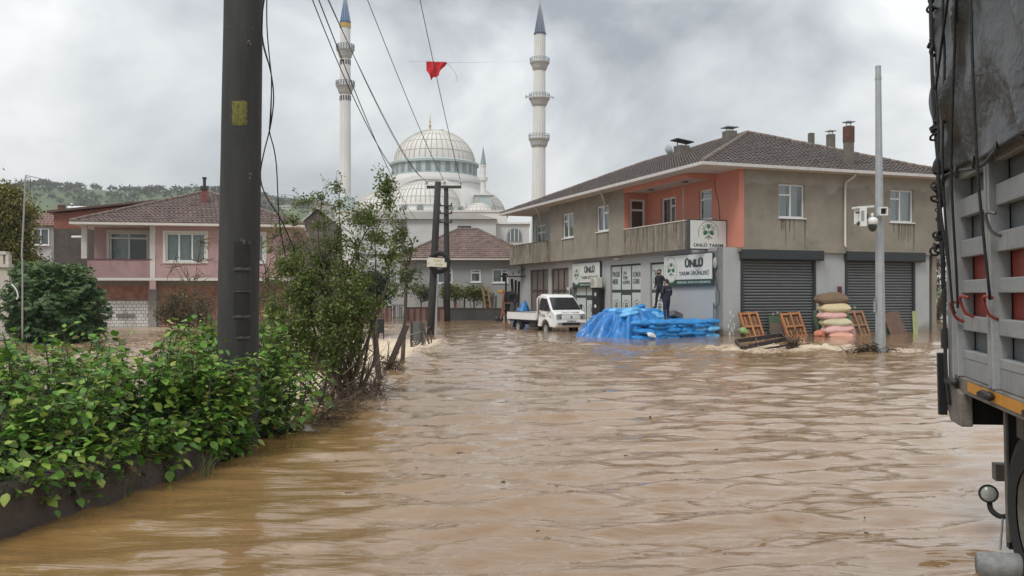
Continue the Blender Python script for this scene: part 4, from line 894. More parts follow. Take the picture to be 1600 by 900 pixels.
for (a, b, c, d, y_, cu, cols, tr) in ((wa, wb, wbm, wt, yb, [(0.02, 0.5)], (0.5,), [(0, 0.8), (1, 0.8)]), (wc, wd_, wb2, wt2, 0, [(0.02, 0.98)], (0.33, 0.66), None), (7.0, 8.8, wb2, wt2, 0, [(0.02, 0.98)], (0.5,), None)):
    m = MB(); 
    for q in ((a-0.14, a, c-0.1, d+0.12), (b, b+0.14, c-0.1, d+0.12)): m.box(q[0], q[1], y_-0.04, y_+0.05, q[2], q[3])
    m.box(a, b, y_-0.04, y_+0.05, d, d+0.12); m.box(a, b, y_-0.06, y_+0.05, c-0.1, c)
    m.build('window_surround', creamf, house); window(house, (0, y_, 0), (1, 0, 0), (0, -1, 0), a, b, c, d, white_pvc, glass, curtain, 0.10, cols, transom=tr, curt=cu, sill=False, fw=0.08)
# balcony
zpt = hl_(180, 406)[1]
m = MB(); m.box(0, xc+0.0, 0, 0.13, zf, zpt); m.box(0, 0.13, 0.13, yb, zf, zpt); m.build('balcony_parapet', M('pink_parapet', (0.34, 0.22, 0.225), 0.85, 0.12, 1.5, 0.15, 25, streak=0.5, scol=(0.16, 0.10, 0.10), streak_scale=(2, 2, 0.6)), house, bevel=0.01)
m = MB(); m.box(-0.03, xc, -0.03, 0.16, zpt+0.001, zpt+0.05); m.build('coping', M('dark_red_coping', (0.14, 0.06, 0.06), 0.8), house)
m = MB(); m.box(-0.02, xr, -0.02, 0.3, zf-0.14, zf-0.002); m.box(-0.02, xr-.2, 0.3, 10.8, zf-0.13, zf-0.01); m.build('floor_slab', creamf, house)
# tiled columns
cw = M('white_facing_tile', (0.55, 0.53, 0.50), 0.6, 0.12, 3)
for (xa, xb) in ((hl_(127.5, 400)[0], hl_(135.5, 400)[0]), (hl_(234.5, 400)[0], hl_(242.5, 400)[0])):
    cb_ = MB(); cb_.box(xa, xb, -0.03, 0.24, zpt+0.055 if xa < 1 else zf, ze); c_o = cb_.build('column', creamf, house)
    m = MB(); z = zpt+0.07
    while z < ze-0.15: m.box(xa-0.012, xb+0.012, -0.045, 0.1, z, z+0.13); z += 0.145
    tl = m.build('facing_tiles', cw, c_o); tl['kind'] = 'stuff'
# lower walls: brick band over white block wall, bare columns, brick infill right
x1_, zb1 = hl_(143, 447, 0.9); x2_, _ = hl_(232, 447, 0.9); x0_, zb2 = hl_(152, 468.5, 0.9)
bw = M('red_brick_wall', (0.27, 0.10, 0.07), 0.9, 0.25, 1.5, 0.1)
rb_ = M('red_brick', (0.33, 0.16, 0.12), 0.9, 0.45, 3.0, 0.2, 30); mort = M('mortar', (0.22, 0.19, 0.16), 0.95, 0.15, 4)
m = MB(); m.box(0.1, xr-0.2, 0.93, 1.1, -0.9, zf-0.15); wl = m.build('lower_wall', mort, house)
m = MB(); r_ = random.Random(5); z = zb2+0.02; row = 0
while z < zb1:
    x = 0.35-(0.12 if row % 2 else 0)
    while x < xr-0.5:
        if not (x2_-0.1 < x < x2_+0.5): m.box(x, x+0.215, 0.90+r_.uniform(0, .012), 0.94, z, z+0.075)
        x += 0.235
    z += 0.09; row += 1
o = m.build('bricks', rb_, wl); o['kind'] = 'stuff'
m = MB(); z = -0.2; row = 0
while z < zb2+0.0:
    x = 0.35
    while x < xr-0.5:
        if x > x2_+0.5: m.box(x, x+0.215, 0.90+r_.uniform(0, .012), 0.94, z, z+0.075)
        x += 0.235
    z += 0.09
o = m.build('bricks', rb_, wl); o['kind'] = 'stuff'
m = MB(); z = -0.3; row = 0
while z < zb2-0.14:
    x = x1_+0.25-(0.11 if row % 2 else 0)
    while x < x2_: m.box(x, x+0.20, 0.88+r_.uniform(0, .015), 0.94, z, z+0.15); x += 0.222
    z += 0.172; row += 1
o = m.build('whitewashed_blocks', M('whitewash', (0.62, 0.61, 0.58), 0.8, 0.2, 2.5, 0.2, streak=0.45, scol=(0.25, 0.23, 0.2), streak_scale=(1.5, 1.5, 0.7)), wl); o['kind'] = 'stuff'
m = MB(); m.box(x2_, x2_+0.42, 0.82, 1.0, -0.9, zf-0.15); m.build('pillar', M('bare_concrete', (0.27, 0.25, 0.235), 0.9, 0.2, 1.5, 0.2, streak=0.4, scol=(0.14, 0.12, 0.11)), house)
m = MB(); m.box(xc-0.15, xc+0.15, -0.01, 0.25, zf-0.6, zf-0.142); m.build('beam_end', pinkw, house)
xs_, zs_ = hl_(195, 493, 0.87); m = MB(); m.box(xs_-0.42, xs_+0.5, 0.8, 0.875, zs_-0.07, zs_+0.07); m.tube([(xs_-0.1, 0.83, zs_+0.07), (xs_, 0.83, zs_+0.25), (xs_+0.15, 0.83, zs_+0.07)], 0.015, 4); m.build('lintel_vent', M('vent_grey', (0.2, 0.18, 0.17), 0.7), house)
tile_p = M('brown_roof_tile', (0.135, 0.095, 0.085), 0.8, 0.5, 2.0, 0.2, 40); 
hroof, (HA1, HB1) = hip_roof(house, -0.65, 10.9, -0.6, 11.6, ze+0.12, 2.25, [tile_p, tile_r], 'x', run=5.6, soffit=creamf, tile_sides='flr')
m = MB(); m.box(-0.7, 10.95, -0.66, -0.603, ze+0.0, ze+0.12); m.build('fascia', creamf, hroof)
# chimney: dark red flue with cap
def on_plane(px, Y): return (px-800)/FPX*Y
cwld = W(319.5, 318, 50.5); cl = cwld-HO; cx_, cy_ = cl.dot(hd), cl.dot(hn); s = 50.5/FPX
m = MB(); m.box(cx_-0.14, cx_+0.14, cy_-0.14, cy_+0.14, EYE+142*s-0.8, EYE+163*s); m.build('chimney', M('red_flue', (0.20, 0.06, 0.05), 0.7, 0.2, 6), hroof)
m = MB(); m.box(cx_-0.19, cx_+0.19, cy_-0.19, cy_+0.19, EYE+163*s, EYE+169*s); m.tube([(cx_, cy_, EYE+169*s), (cx_, cy_, EYE+180*s)], 0.085, 8); m.tube([(cx_, cy_, EYE+180*s), (cx_, cy_, EYE+183*s)], 0.12, 8); m.build('chimney_cap', dark_iron, hroof)
m = MB(); m.tube([(-0.9, 0.6, zpt+1.2), (-0.3, 0.4, zpt+1.2), (-0.15, 0.35, zpt+1.12), (-0.15, 0.35, zpt+0.2)], 0.06, 8); m.build('waste_pipe', white_pvc, house, smooth=True)

# half finished brick and dark block building behind the pink house
bb = thing('brick_building', 'half finished red brick building with dark side wall behind the pink house', 'building', (W(84, 0, 52).x, 52, 0), R(11))
s = 52/FPX; w2 = 165*s
rk = M('raw_brick', (0.22, 0.085, 0.06), 0.9, 0.3, 2, 0.2, streak=0.4, scol=(0.10, 0.05, 0.04)); dk = M('dark_blockwork', (0.085, 0.075, 0.068), 0.95, 0.3, 1.5, 0.3, streak=0.5, scol=(0.04, 0.035, 0.03))
m = MB(); m.box(0, w2, 0, 8, -0.9, EYE+(460-357)*s); m.build('wall', dk, bb)
m = MB(); m.add([(0, 0, EYE+103*s), (w2, 0, EYE+103*s), (w2, 0, EYE+148*s), (0, 0, EYE+126*s), (0, 8, EYE+103*s), (w2, 8, EYE+103*s), (w2, 8, EYE+148*s), (0, 8, EYE+126*s)], [(0, 1, 2, 3), (5, 4, 7, 6), (4, 0, 3, 7), (1, 5, 6, 2)]); m.build('brick_wall', rk, bb)
m = MB(); m.prism([(-0.3, EYE+127*s), (w2+0.3, EYE+150*s), (w2+0.3, EYE+153*s), (-0.3, EYE+130.5*s)], (0, 0, 0), (1, 0, 0), (0, 0, 1), (0, 1, 0), -0.3, 8.3); m.build('roof', M('rusty_roof_edge', (0.10, 0.06, 0.05), 0.8, 0.3, 3), bb)
for px, hh in ((99, 1.0),):
    x = (px-84)*s; m = MB(); m.tube([(x-0.35, 2, EYE+139*s), (x+0.75, 2, EYE+139*s)], 0.17, 12); hm_ = tag(m.build('water_heater', white_pvc, None, smooth=True, loc=bb.location, rot=(0, 0, R(11))), 'white roof water heater tank on the brick building behind the pink house', 'water heater')
    m = MB(); m.tube([(x-0.1, 2, EYE+143*s), (x-0.1, 2, EYE+148*s)], 0.12, 8); m.box(x-0.5, x+0.5, 1.9, 2.1, EYE+128*s, EYE+135*s); m.build('stand', zinc, hm_, smooth=True)
# red roofed house farther left
rh = thing('red_roof_house', 'small pale house with faded red roof between left tree and brick building', 'house', (W(40, 0, 62).x, 62, 0), R(6))
s = 62/FPX; m = MB(); m.box(0, 1.72, 0, 6, -0.9, EYE+108*s); m.build('wall', M('pale_house_wall', (0.45, 0.44, 0.43), 0.85, 0.1, 1), rh)
m = MB(); vs = [(-0.3, -0.3, EYE+107*s), (2.0, -0.3, EYE+107*s), (2.0, 6.3, EYE+107*s), (-0.3, 6.3, EYE+107*s), (0.8, 3, EYE+140*s), (1.3, 3, EYE+140*s)]; m.add(vs, [(0, 1, 5, 4), (1, 2, 5), (2, 3, 4, 5), (3, 0, 4), (3, 2, 1, 0)]); fr_o = m.build('roof', M('faded_red_tile', (0.22, 0.13, 0.11), 0.85, 0.3, 4), rh)
t = MB(); tile_face(t, vs[0], vs[1], vs[4], vs[5], (0, 0, 1), 0.35, 0.25); tt = t.build('roof_tiles', MATS['faded_red_tile'], fr_o); tt['kind'] = 'stuff'
m = MB(); m.box(1.2, 1.6, 2.4, 2.8, EYE+118*s, EYE+146*s); m.build('chimney', brick_m, fr_o)
wz0, wz1 = EYE+77*s, EYE+103*s; window(rh, (0, -0.12, 0), (1, 0, 0), (0, -1, 0), 0.5, 1.6, wz0, wz1, white_pvc, glass, curtain, 0.02, (0.5,), fw=0.07)

# white garden wall at the left edge
s = 33/FPX; gw = thing('garden_wall', 'whitewashed garden wall with broken balustrade top at the left edge of the photo', 'wall', (W(-60, 0, 33).x, 33, 0), R(-4))
m = MB(); m.box(0, 77*s, 0, 0.35, -0.9, EYE+42*s); m.build('wall', M('dirty_whitewash', (0.50, 0.46, 0.40), 0.9, 0.15, 1.2, 0.2, streak=0.5, scol=(0.25, 0.2, 0.15), streak_scale=(2, 2, .5)), gw)
m = MB(); m.box(-0.05, 79*s, -0.08, 0.43, EYE+42*s+0.002, EYE+47*s); m.build('ledge', MATS['dirty_whitewash'], gw)
m = MB()
for k in range(9): m.box(k*0.21, k*0.21+0.12, 0.0, 0.2, EYE+47*s+.002, EYE+62*s)
m.box(-0.05, 73*s, -0.03, 0.23, EYE+62*s+0.002, EYE+67*s); m.build('balustrade', MATS['dirty_whitewash'], gw)
m = MB(); m.box(60*s, 82*s, -1.6, 0, -0.9, 0.12); m.build('low_kerb', mort, gw)

# ------------------------------------------------------------------ grey house in the middle
GY = 66.0; s = GY/FPX; gx0 = (649-800)*s
gh = thing('grey_house', 'single storey grey house with brown tiled hip roof behind the low wall below the mosque', 'house', (gx0, GY, 0), R(2))
ggrey = M('grey_house_paint', (0.31, 0.315, 0.305), 0.85, 0.08, 0.8, 0.1)
L_ = 178*s; ze = EYE+(460-406)*s
gwin = [((683-649)*s, (707-649)*s, EYE+17*s, EYE+40*s), ((735-649)*s, (751-649)*s, EYE+19*s, EYE+39*s), ((769-649)*s, (794-649)*s, EYE+18*s, EYE+40*s)]
m = MB(); wallgrid(m, (0, 0, 0), (1, 0, 0), (0, -1, 0), 0.25, 0, L_, -1, ze, gwin); m.box(L_-0.25, L_, 0.25, 9, -1, ze); m.box(.0, L_, 9, 9.2, -1, ze)
# angled left wing wall
A2 = Vector((-0.62, 0.78, 0)).normalized(); wallgrid(m, (0, 0, 0), A2, (-A2.y, A2.x, 0), 0.2, 0, 9, -1, ze, [(1.2, 2.2, -0.3, 0.85), (2.6, 3.0, -.3, .85)]); m.build('wall', ggrey, gh)
for q, cu in zip(gwin, ([(0, 1)], [(0.05, 0.5)], [(0.02, 0.55)])): window(gh, (0, 0, 0), (1, 0, 0), (0, -1, 0), *q, white_pvc, glass, curtain, 0.08, (0.6,) if q is not gwin[1] else (), transom=[(0 if q is gwin[1] else 1, 0.75)], curt=cu, fw=0.10)
window(gh, (0, 0, 0), A2, (-A2.y, A2.x, 0), 1.2, 2.2, -0.3, 0.85, white_pvc, glass, curtain, 0.08, (0.5,), sill=False)
for a_, z_a in ((0.9, 2.9), (2.4, 2.9)):
    window(gh, (0, 0, 0), A2, (-A2.y, A2.x, 0), a_, a_+0.9, z_a-0.9, z_a+0.4, white_pvc, glass, curtain, -0.03, (), sill=True)
tile_g = M('brown_red_roof_tile', (0.155, 0.10, 0.085), 0.8, 0.5, 2.0, 0.2, 40)
hip_roof(gh, -1.4, L_+0.6, -0.6, 9.8, ze+0.1, 2.45, [tile_g, tile_r], 'x', run=4.4, soffit=creamf, tile_sides='fl', course=0.36, tw=0.26)
# low garden walls before it
def low_wall(label, pxa, pxb, pyt, Y, Y2, mt, plk=True):
    a = W(pxa, 0, Y); b = W(pxb, 0, Y2); a.z = b.z = 0; d = (b-a); Ln = d.length; ang = math.atan2(d.y, d.x); zt = EYE-(pyt-HOR)*Y/FPX
    t = thing('low_wall', label, 'wall', a, ang); m = MB(); m.box(0, Ln, 0, 0.18, -0.9, zt-0.06); m.build('wall', mt, t); m = MB(); m.box(-0.03, Ln+0.03, -0.04, 0.22, zt-0.058, zt); m.build('coping', M('dark_wall_coping', (0.07, 0.05, 0.05), 0.9), t)
    if plk:
        m = MB(); x = 0.1
        while x < Ln-0.2: m.box(x, x+0.16, -0.03, -0.001, 0.0, zt-0.07); x += 0.42
        o = m.build('ribs', M('wall_rib', (0.13, 0.06, 0.055), 0.9, 0.2, 3), t)
    return t
redw = M('streaked_red_wall', (0.25, 0.15, 0.13), 0.9, 0.2, 1.2, 0.2, streak=0.6, scol=(0.10, 0.05, 0.045), streak_scale=(3, 3, 0.4)); dkw = M('dark_garden_wall', (0.06, 0.06, 0.058), 0.9, 0.25, 1.5, 0.2)
low_wall('faded red garden wall left of the gate in front of the grey house', 535, 611, 478, 63, 63, redw)
low_wall('streaked red garden wall behind the two power poles', 634, 694, 480, 60, 61, redw)
low_wall('dark garden wall right of the power poles in front of the grey house', 698, 783, 481, 61, 60, dkw, False)
gt = thing('garden_gate', 'dark metal bar gate between the red garden walls', 'gate', (W(612, 0, 62.5).x, 62.5, 0), 0)
m = MB(); s = 62.5/FPX
for k in range(8): m.tube([(k*22*s/7, 0, -0.3), (k*22*s/7, 0, 0.98)], 0.02, 5)
m.build('bars', dark_iron, gt); m = MB(); m.box(-0.03, 22*s+0.03, -0.02, 0.02, 0.98, 1.03); m.build('rail', dark_iron, gt); m = MB(); m.box(-0.03, 22*s+.03, -.02, .02, 0.1, 0.14); m.build('rail', dark_iron, gt)

# ------------------------------------------------------------------ the mosque
stone = M('mosque_stone', (0.66, 0.65, 0.63), 0.8, 0.06, 0.15, 0.0, streak=0.25, scol=(0.42, 0.39, 0.35), streak_scale=(0.3, 0.3, 0.15)); lead = M('pale_dome_sheet', (0.62, 0.60, 0.565), 0.6, 0.08, 0.2, streak=0.4, scol=(0.40, 0.35, 0.30), streak_scale=(0.4, 0.4, 0.12)); rib_m = M('dome_seam', (0.46, 0.44, 0.40), 0.8, 0.1, 1)
teal = M('pale_blue_trim', (0.40, 0.47, 0.465), 0.7, 0.08, 0.5); teal_d = M('grey_blue_trim', (0.25, 0.30, 0.31), 0.7, 0.08, 0.5); dglass = M('dark_arch_glass', (0.18, 0.20, 0.20), 0.3, 0.2, 0.6); gold = M('gold_leaf', (0.5, 0.33, 0.10), 0.4, 0.1, metal=0.5)
MY = 180.0; ms = MY/FPX
mq = thing('mosque', 'large pale mosque with ribbed central dome, half domes and ring of arched windows', 'mosque', ((679-800)*ms, MY, 0), 0)
def mz(py, Y=MY): return EYE-(py-HOR)*Y/FPX
def dome(parent, c, r, h, nrib, a0=0, a1=2*math.pi, name='dome', rib=0.10):
    m = MB(); pr = [(r*math.cos(t), h*math.sin(t)) for t in [i*math.pi/2/14 for i in range(14)]]+[(0.02, h)]
    m.lathe(pr, c, 64, a0, a1); d = m.build(name, lead, parent, smooth=True); m = MB()
    for k in range(nrib+1):
        a = a0+(a1-a0)*k/nrib; m.tube([(c[0]+(q[0]+0.02)*math.cos(a), c[1]+(q[0]+0.02)*math.sin(a), c[2]+q[1]) for q in pr[:-1]], rib, 4, cap=False)
    for t in (0.3, 0.62, 0.9): 
        rr = r*math.cos(t)+0.03; zz = h*math.sin(t); m.tube([(c[0]+rr*math.cos(a0+(a1-a0)*k/48), c[1]+rr*math.sin(a0+(a1-a0)*k/48), c[2]+zz) for k in range(49)], rib*0.6, 4, cap=False)
    o = m.build('dome_ribs', rib_m, d); o['kind'] = 'stuff'; return d
def arch_poly(w_, h, n=8): return [(-w_/2, 0), (w_/2, 0), (w_/2, h-w_/2)]+[(w_/2*math.cos(math.pi*i/n), h-w_/2+w_/2*math.sin(math.pi*i/n)) for i in range(1, n)]+[(-w_/2, h-w_/2)]
RD = 8.45
zc = mz(257); zd0 = mz(278)
dm = dome(mq, (0, 0, zc), 8.05, mz(204)-zc, 44)
m = MB(); m.lathe([(RD, zd0), (RD, zc-0.5), (RD+0.45, zc-0.45), (RD+0.5, zc-0.05), (RD+0.1, zc+0.15), (8.0, zc+0.3)], (0, 0, 0), 64); m.build('drum', teal, mq)
m = MB(); m.lathe([(12.0, mz(338)), (10.6, mz(312)), (9.9, mz(300)), (9.7, zd0-1.6), (10.0, zd0-1.5), (10.0, zd0-1.0), (9.3, zd0-0.9), (9.2, zd0-0.2), (RD+.1, zd0)], (0, 0, 0), 64); m.build('drum_base', stone, mq)
aw = MB(); aw.prism(arch_poly(1.05, 1.95), (0, 0, 0), (1, 0, 0), (0, 0, 1), (0, -1, 0), 0.02, 0.06); aw_me = aw.mesh('arched_window', teal_d)
ap = MB(); ap.prism(arch_poly(0.75, 1.68), (0, 0, 0.1), (1, 0, 0), (0, 0, 1), (0, -1, 0), 0.065, 0.08)
for k in (-0.13, 0.12): ap.box(k-0.01, k+0.01, -0.10, -0.082, 0.1, 1.7, 1)
ap_me = ap.mesh('pane', [dglass, stone])
for k in range(28):
    a = 2*math.pi*k/28-0.06; o = inst(aw_me, 'arched_window', mq, ((RD)*math.sin(a), -(RD)*math.cos(a), zd0+0.35), (0, 0, a)); inst(ap_me, 'pane', o)
m = MB(); m.lathe([(0.001, 0), (0.5, 0.0), (0.55, 0.35), (0.2, 0.7), (0.12, 1.0), (0.3, 1.3), (0.12, 1.6), (0.1, 2.0), (0.2, 2.3), (0.08, 2.5), (0.04, 3.6), (0.001, 3.9)], (-0.9, 0, mz(205)-0.3), 10); m.build('finial', gold, mq, smooth=True)
m = MB(); m.box(0.2, 1.9, -0.6, 0.6, mz(206)-0.4, mz(203)); m.build('dome_hatch', dark_iron, mq, bevel=0.2)
# great arch, half domes, base
m = MB(); n = 24; ra = 8.0; ri = 7.0; zb_ = mz(331); ha = mz(283)-zb_
po = [(ra*math.cos(math.pi*i/n), ha*math.sin(math.pi*i/n)) for i in range(n+1)]+[(ri*math.cos(math.pi*(n-i)/n), (ha-0.9)*math.sin(math.pi*(n-i)/n)) for i in range(n+1)]
m.prism(po, (-1.2, -8.6, zb_), (1, 0, 0), (0, 0, 1), (0, -1, 0), -0.6, 1.0); m.build('great_arch', stone, mq)
m = MB(); m.prism([(8.0*math.cos(math.pi*i/n), ha*math.sin(math.pi*i/n)) for i in range(n+1)], (-1.2, -8.2, zb_), (1, 0, 0), (0, 0, 1), (0, -1, 0), -14, -0.3); m.build('arch_vault', lead, mq)
dome(mq, (-1.2, -9.3, zb_), 6.9, mz(292)-zb_, 24, math.pi, 2*math.pi, 'half_dome')
m = MB(); m.lathe([(7.3, -1.6), (7.3, -0.2), (7.6, -0.1), (7.6, 0.1), (6.8, 0.2)], (-1.2, -9.3, zb_), 48, math.pi, 2*math.pi); m.build('half_dome_drum', stone, mq)
for k in range(7):
    a = -math.pi/2+(k-3)*0.42; o = inst(aw_me, 'arched_window', mq, (-1.2+7.3*math.cos(a), -9.3+7.3*math.sin(a), zb_-1.45), (0, 0, a+math.pi/2), (1.2, 1, 0.6)); inst(ap_me, 'pane', o)
dome(mq, (8.2, -1, mz(338)), 6.0, mz(297)-mz(338), 26, -math.pi*0.55, math.pi*0.55, 'half_dome')
m = MB(); m.lathe([(6.2, -3), (6.2, -0.2), (6.5, 0), (6.0, 0.15)], (8.2, -1, mz(338)), 40, -math.pi*0.6, math.pi*0.6); m.build('half_dome_drum', teal, mq)
dome(mq, (-10.0, -1, mz(338)), 6.2, mz(300)-mz(338), 26, math.pi*0.45, math.pi*1.55, 'half_dome')
for px, r_px in ((752, 21), (632, 18)):
    cx = (px-679)*ms; dome(mq, (cx, -13, mz(345)), r_px*ms, mz(327)-mz(345), 22, name='small_dome', rib=0.06)
    m = MB(); m.lathe([(0.001, 0), (0.12, 0.2), (0.05, 0.6), (0.1, 0.9), (0.02, 1.2)], (cx, -13, mz(327)), 8); m.build('finial', gold, mq)
m = MB(); m.box(-9.5, 10.5, -8.8, 12, -1, mz(333)); m.box(-12.5, -9.6, -6, 12, -1, mz(341)); m.box(10.6, 14.5, -6, 12, -1, mz(341)); m.build('prayer_hall_wall', stone, mq)
m = MB(); m.box(-16, 14.6, -20.5, -8.9, -1, mz(346)); m.build('porch_wall', stone, mq)
m = MB(); m.box(-16.2, 14.8, -20.7, -8.7, mz(346)+.002, mz(343.5)); m.build('porch_roof', lead, mq)
# corner turret
tx = (757-679)*ms
tu = MB(); tu.box(tx-1.5, tx+1.7, -9.5, -6.5, mz(345), mz(313)); tu.build('turret_base', teal, mq); tu = MB(); tu.box(tx-1.8, tx+2.0, -9.8, -6.2, mz(313)+.002, mz(310.5)); tu.build('turret_cornice', stone, mq)
tu = MB(); tu.lathe([(0.55, 0), (0.55, 2.4), (0.85, 2.6), (0.85, 3.2), (0.5, 3.25), (0.5, 5.2), (0.62, 5.3), (0.6, 5.5)], (tx, -8, mz(310)), 12); tu.build('turret_shaft', stone, mq)
tu = MB(); tu.lathe([(0.6, 0), (0.3, 1.8), (0.02, 3.6), (0.02, 4.2)], (tx, -8, mz(310)+5.5), 12); tu.build('turret_spire', teal_d, mq)
# annexe with arched window
AY = 120.0; s = AY/FPX; ax = thing('mosque_annexe', 'long white mosque annexe with flat roof and arched end window behind the grey house', 'building', ((555-800)*s, AY, 0), 0)
m = MB(); m.box(0, 220*s, 0, 14, -1, EYE+117*s); m.box(220*s+.01, 272*s, 1.5, 14, -1, EYE+111*s); m.build('wall', M('annexe_white', (0.50, 0.505, 0.50), 0.85, 0.06, 0.4, streak=0.3, scol=(0.33, 0.32, 0.31), streak_scale=(0.5, 0.5, 0.2)), ax)
m = MB(); m.prism([(-0.4, 0), (222*s, 0), (190*s, 9*s), (-0.4, 13*s)], (0, 0, EYE+117.3*s), (1, 0, 0), (0, 0, 1), (0, 1, 0), -0.5, 14.3); m.build('sheet_roof', M('annexe_sheet', (0.42, 0.42, 0.40), 0.6, 0.1, 0.5), ax)
m = MB(); m.box(220*s+.02, 274*s, 1.2, 14.2, EYE+111.2*s, EYE+114*s); m.build('cornice', stone, ax)
m = MB(); m.box((715-555)*s, (736-555)*s, -0.08, -0.002, EYE+99*s, EYE+107*s); m.build('strip_window', dglass if False else M('black_glass', (0.03, 0.03, 0.035), 0.3), ax)
m = MB(); m.prism(arch_poly(25*s, 22*s, 14), ((804-555)*s, 1.5, EYE+83*s), (1, 0, 0), (0, 0, 1), (0, -1, 0), 0.01, 0.08); aw2 = m.build('arched_window', teal_d, ax)
m = MB(); m.prism(arch_poly(21*s, 19.5*s, 14), ((804-555)*s, 1.5, EYE+84*s), (1, 0, 0), (0, 0, 1), (0, -1, 0), 0.082, 0.1); m.build('pane', M('arch_grey_glass', (0.12, 0.135, 0.14), 0.3), aw2)
m = MB()
for k in (-0.45, 0, 0.45): m.box((804-555)*s+k*1.2-0.04, (804-555)*s+k*1.2+0.04, 1.37, 1.398, EYE+84*s, EYE+(101 if k else 103)*s)
m.build('glazing_bar', white_pvc, aw2)
m = MB(); m.box(0.0, 150*s, -0.25, -0.01, EYE+61*s, EYE+63*s); m.box((628-555)*s, (628-555)*s+0.25, -0.3, -0.01, 0, EYE+117*s); m.build('drain_pipe', M('dark_pipe', (0.08, 0.08, 0.08), 0.6), ax)
# dark gabled shed roof seen through the twigs
gs = thing('gabled_house', 'dark gabled house with pale sheet roof glimpsed behind the bush top', 'house', ((470-800)*0.0714, 100, 0), R(5)); s = 100/FPX
m = MB(); m.prism([(0, -2), (55*s, -2), (55*s, EYE+110*s), (28*s, EYE+132*s), (0, EYE+110*s)], (0, 0, 0), (1, 0, 0), (0, 0, 1), (0, 1, 0), 0, 6); m.build('wall', M('shed_dark', (0.12, 0.10, 0.09), 0.9, 0.2, 1), gs)
m = MB(); m.prism([(26*s, EYE+134*s), (60*s, EYE+108*s), (60*s, EYE+111*s), (27*s, EYE+137*s)], (0, 0, 0), (1, 0, 0), (0, 0, 1), (0, 1, 0), -0.4, 8); m.prism([(-3*s, EYE+108*s), (25.9*s, EYE+134*s), (26*s, EYE+137*s), (-3*s, EYE+111*s)], (0, 0, 0), (1, 0, 0), (0, 0, 1), (0, 1, 0), -0.4, 8); m.build('roof', M('annexe_sheet', (0.42, 0.42, 0.40)), gs)

def minaret(label, px_top, px_bot, Y, r_top, r_bot, zb, ztc, ztip, balc, cone_col, gold_band=False):
    s = Y/FPX; t = thing('minaret', label, 'minaret', ((px_bot-800)*s, Y, 0), 0)
    rt = r_top*s; rb = r_bot*s; z0 = mz(zb, Y); z1 = mz(ztc, Y); z2 = mz(ztip, Y)
    m = MB(); m.lathe([(rb, -1), (rb, z0), (rb*0.98, z0+0.01), (rt, z1)], (0, 0, 0), 32, flute=0.05); m.build('shaft', stone, t)
    m = MB(); m.lathe([(rt*1.12, z1), (rt*1.12, z1+0.25), (rt*1.02, z1+0.3), (rt*0.55, z1+(z2-z1)*0.5), (0.03, z2)], (0, 0, 0), 16); m.build('spire', cone_col, t)
    m = MB(); 
    for k in range(16): a = k*math.pi/8; m.tube([(rt*1.02*math.cos(a), rt*1.02*math.sin(a), z1+0.3), (0.04*math.cos(a), 0.04*math.sin(a), z2)], 0.05, 3, cap=False)
    o = m.build('spire_ribs', M('spire_seam', (0.45, 0.47, 0.5), 0.6), t)
    if gold_band: m = MB(); m.lathe([(rt*1.03, z1-1.1), (rt*1.10, z1-1.1), (rt*1.10, z1-0.1), (rt*1.0, z1-0.1)], (0, 0, 0), 24); m.build('gold_band', gold, t)
    for (pt, pb, wpx) in balc:
        rr = wpx/2*s; za = mz(pb, Y); zb_ = mz(pt, Y); hh = zb_-za; rs = rb+(rt-rb)*((za-z0)/(z1-z0))
        m = MB(); m.lathe([(rs, za), (rs*1.25, za+hh*0.18), (rs*1.25, za+hh*0.22), (rs+(rr-rs)*0.6, za+hh*0.40), (rs+(rr-rs)*0.62, za+hh*0.44), (rr*1.0, za+hh*0.60), (rr*1.0, za+hh*0.66), (rs*0.9, za+hh*0.66)], (0, 0, 0), 24); bo = m.build('balcony', M('balcony_stone', (0.40, 0.385, 0.36), 0.8, 0.1, 0.5), t)
        m = MB(); rl = rr*0.97
        for zz in (za+hh*0.98, za+hh*0.84): m.torus((0, 0, zz), (0, 0, 1), rl, 0.05, 24, 4)
        for k in range(20): a = k*math.pi/10; m.tube([(rl*math.cos(a), rl*math.sin(a), za+hh*0.64), (rl*math.cos(a), rl*math.sin(a), za+hh)], 0.05 if not gold_band else 0.14, 4)
        m.build('railing', teal_d if not gold_band else M('pale_grey_rail', (0.25, 0.27, 0.29), 0.7), bo)
        if gold_band:
            m = MB()
            for k in range(12): a = k*math.pi/6+0.1; m.box(-0.09, 0.09, -0.03, 0.03, 0, 1.0); 
            m = MB()
            for k in range(14):
                a = k*math.pi/7+0.1; c_ = (rs*1.02*math.cos(a), rs*1.02*math.sin(a)); m.bar((c_[0], c_[1], za-1.4), (c_[0], c_[1], za-0.3), 0.26, 0.05, up=(math.cos(a), math.sin(a), 0))
            m.build('niche', black_metal, t)
    return t, s
spire_b = M('blue_spire', (0.03, 0.10, 0.26), 0.6, 0.15, 0.5); spire_g = M('slate_blue_spire', (0.065, 0.085, 0.15), 0.6, 0.15, 0.5)
t, s = minaret('nearer minaret with three ringed balconies and slate blue spire, right of the dome', 843, 840, 165, 8.6, 11.2, 312, 54, 0, [(91, 111, 31), (147, 167, 33), (210, 231, 33)], spire_g)
t.rotation_euler = (0, R(0.5), 0)
for k in (-1, 1):
    m = MB(); m.lathe([(0.08, 0), (0.12, 0.4), (0.45, 0.9)], (0, 0, 0), 10); sp_ = m.build('loudspeaker', stone, t, loc=(k*1.7, -0.6, mz(152, 165)), rot=(0, R(90*k), 0))
m = MB(); m.box(-1.6, 1.6, -1.6, 1.6, -1, mz(300, 165)-8); 
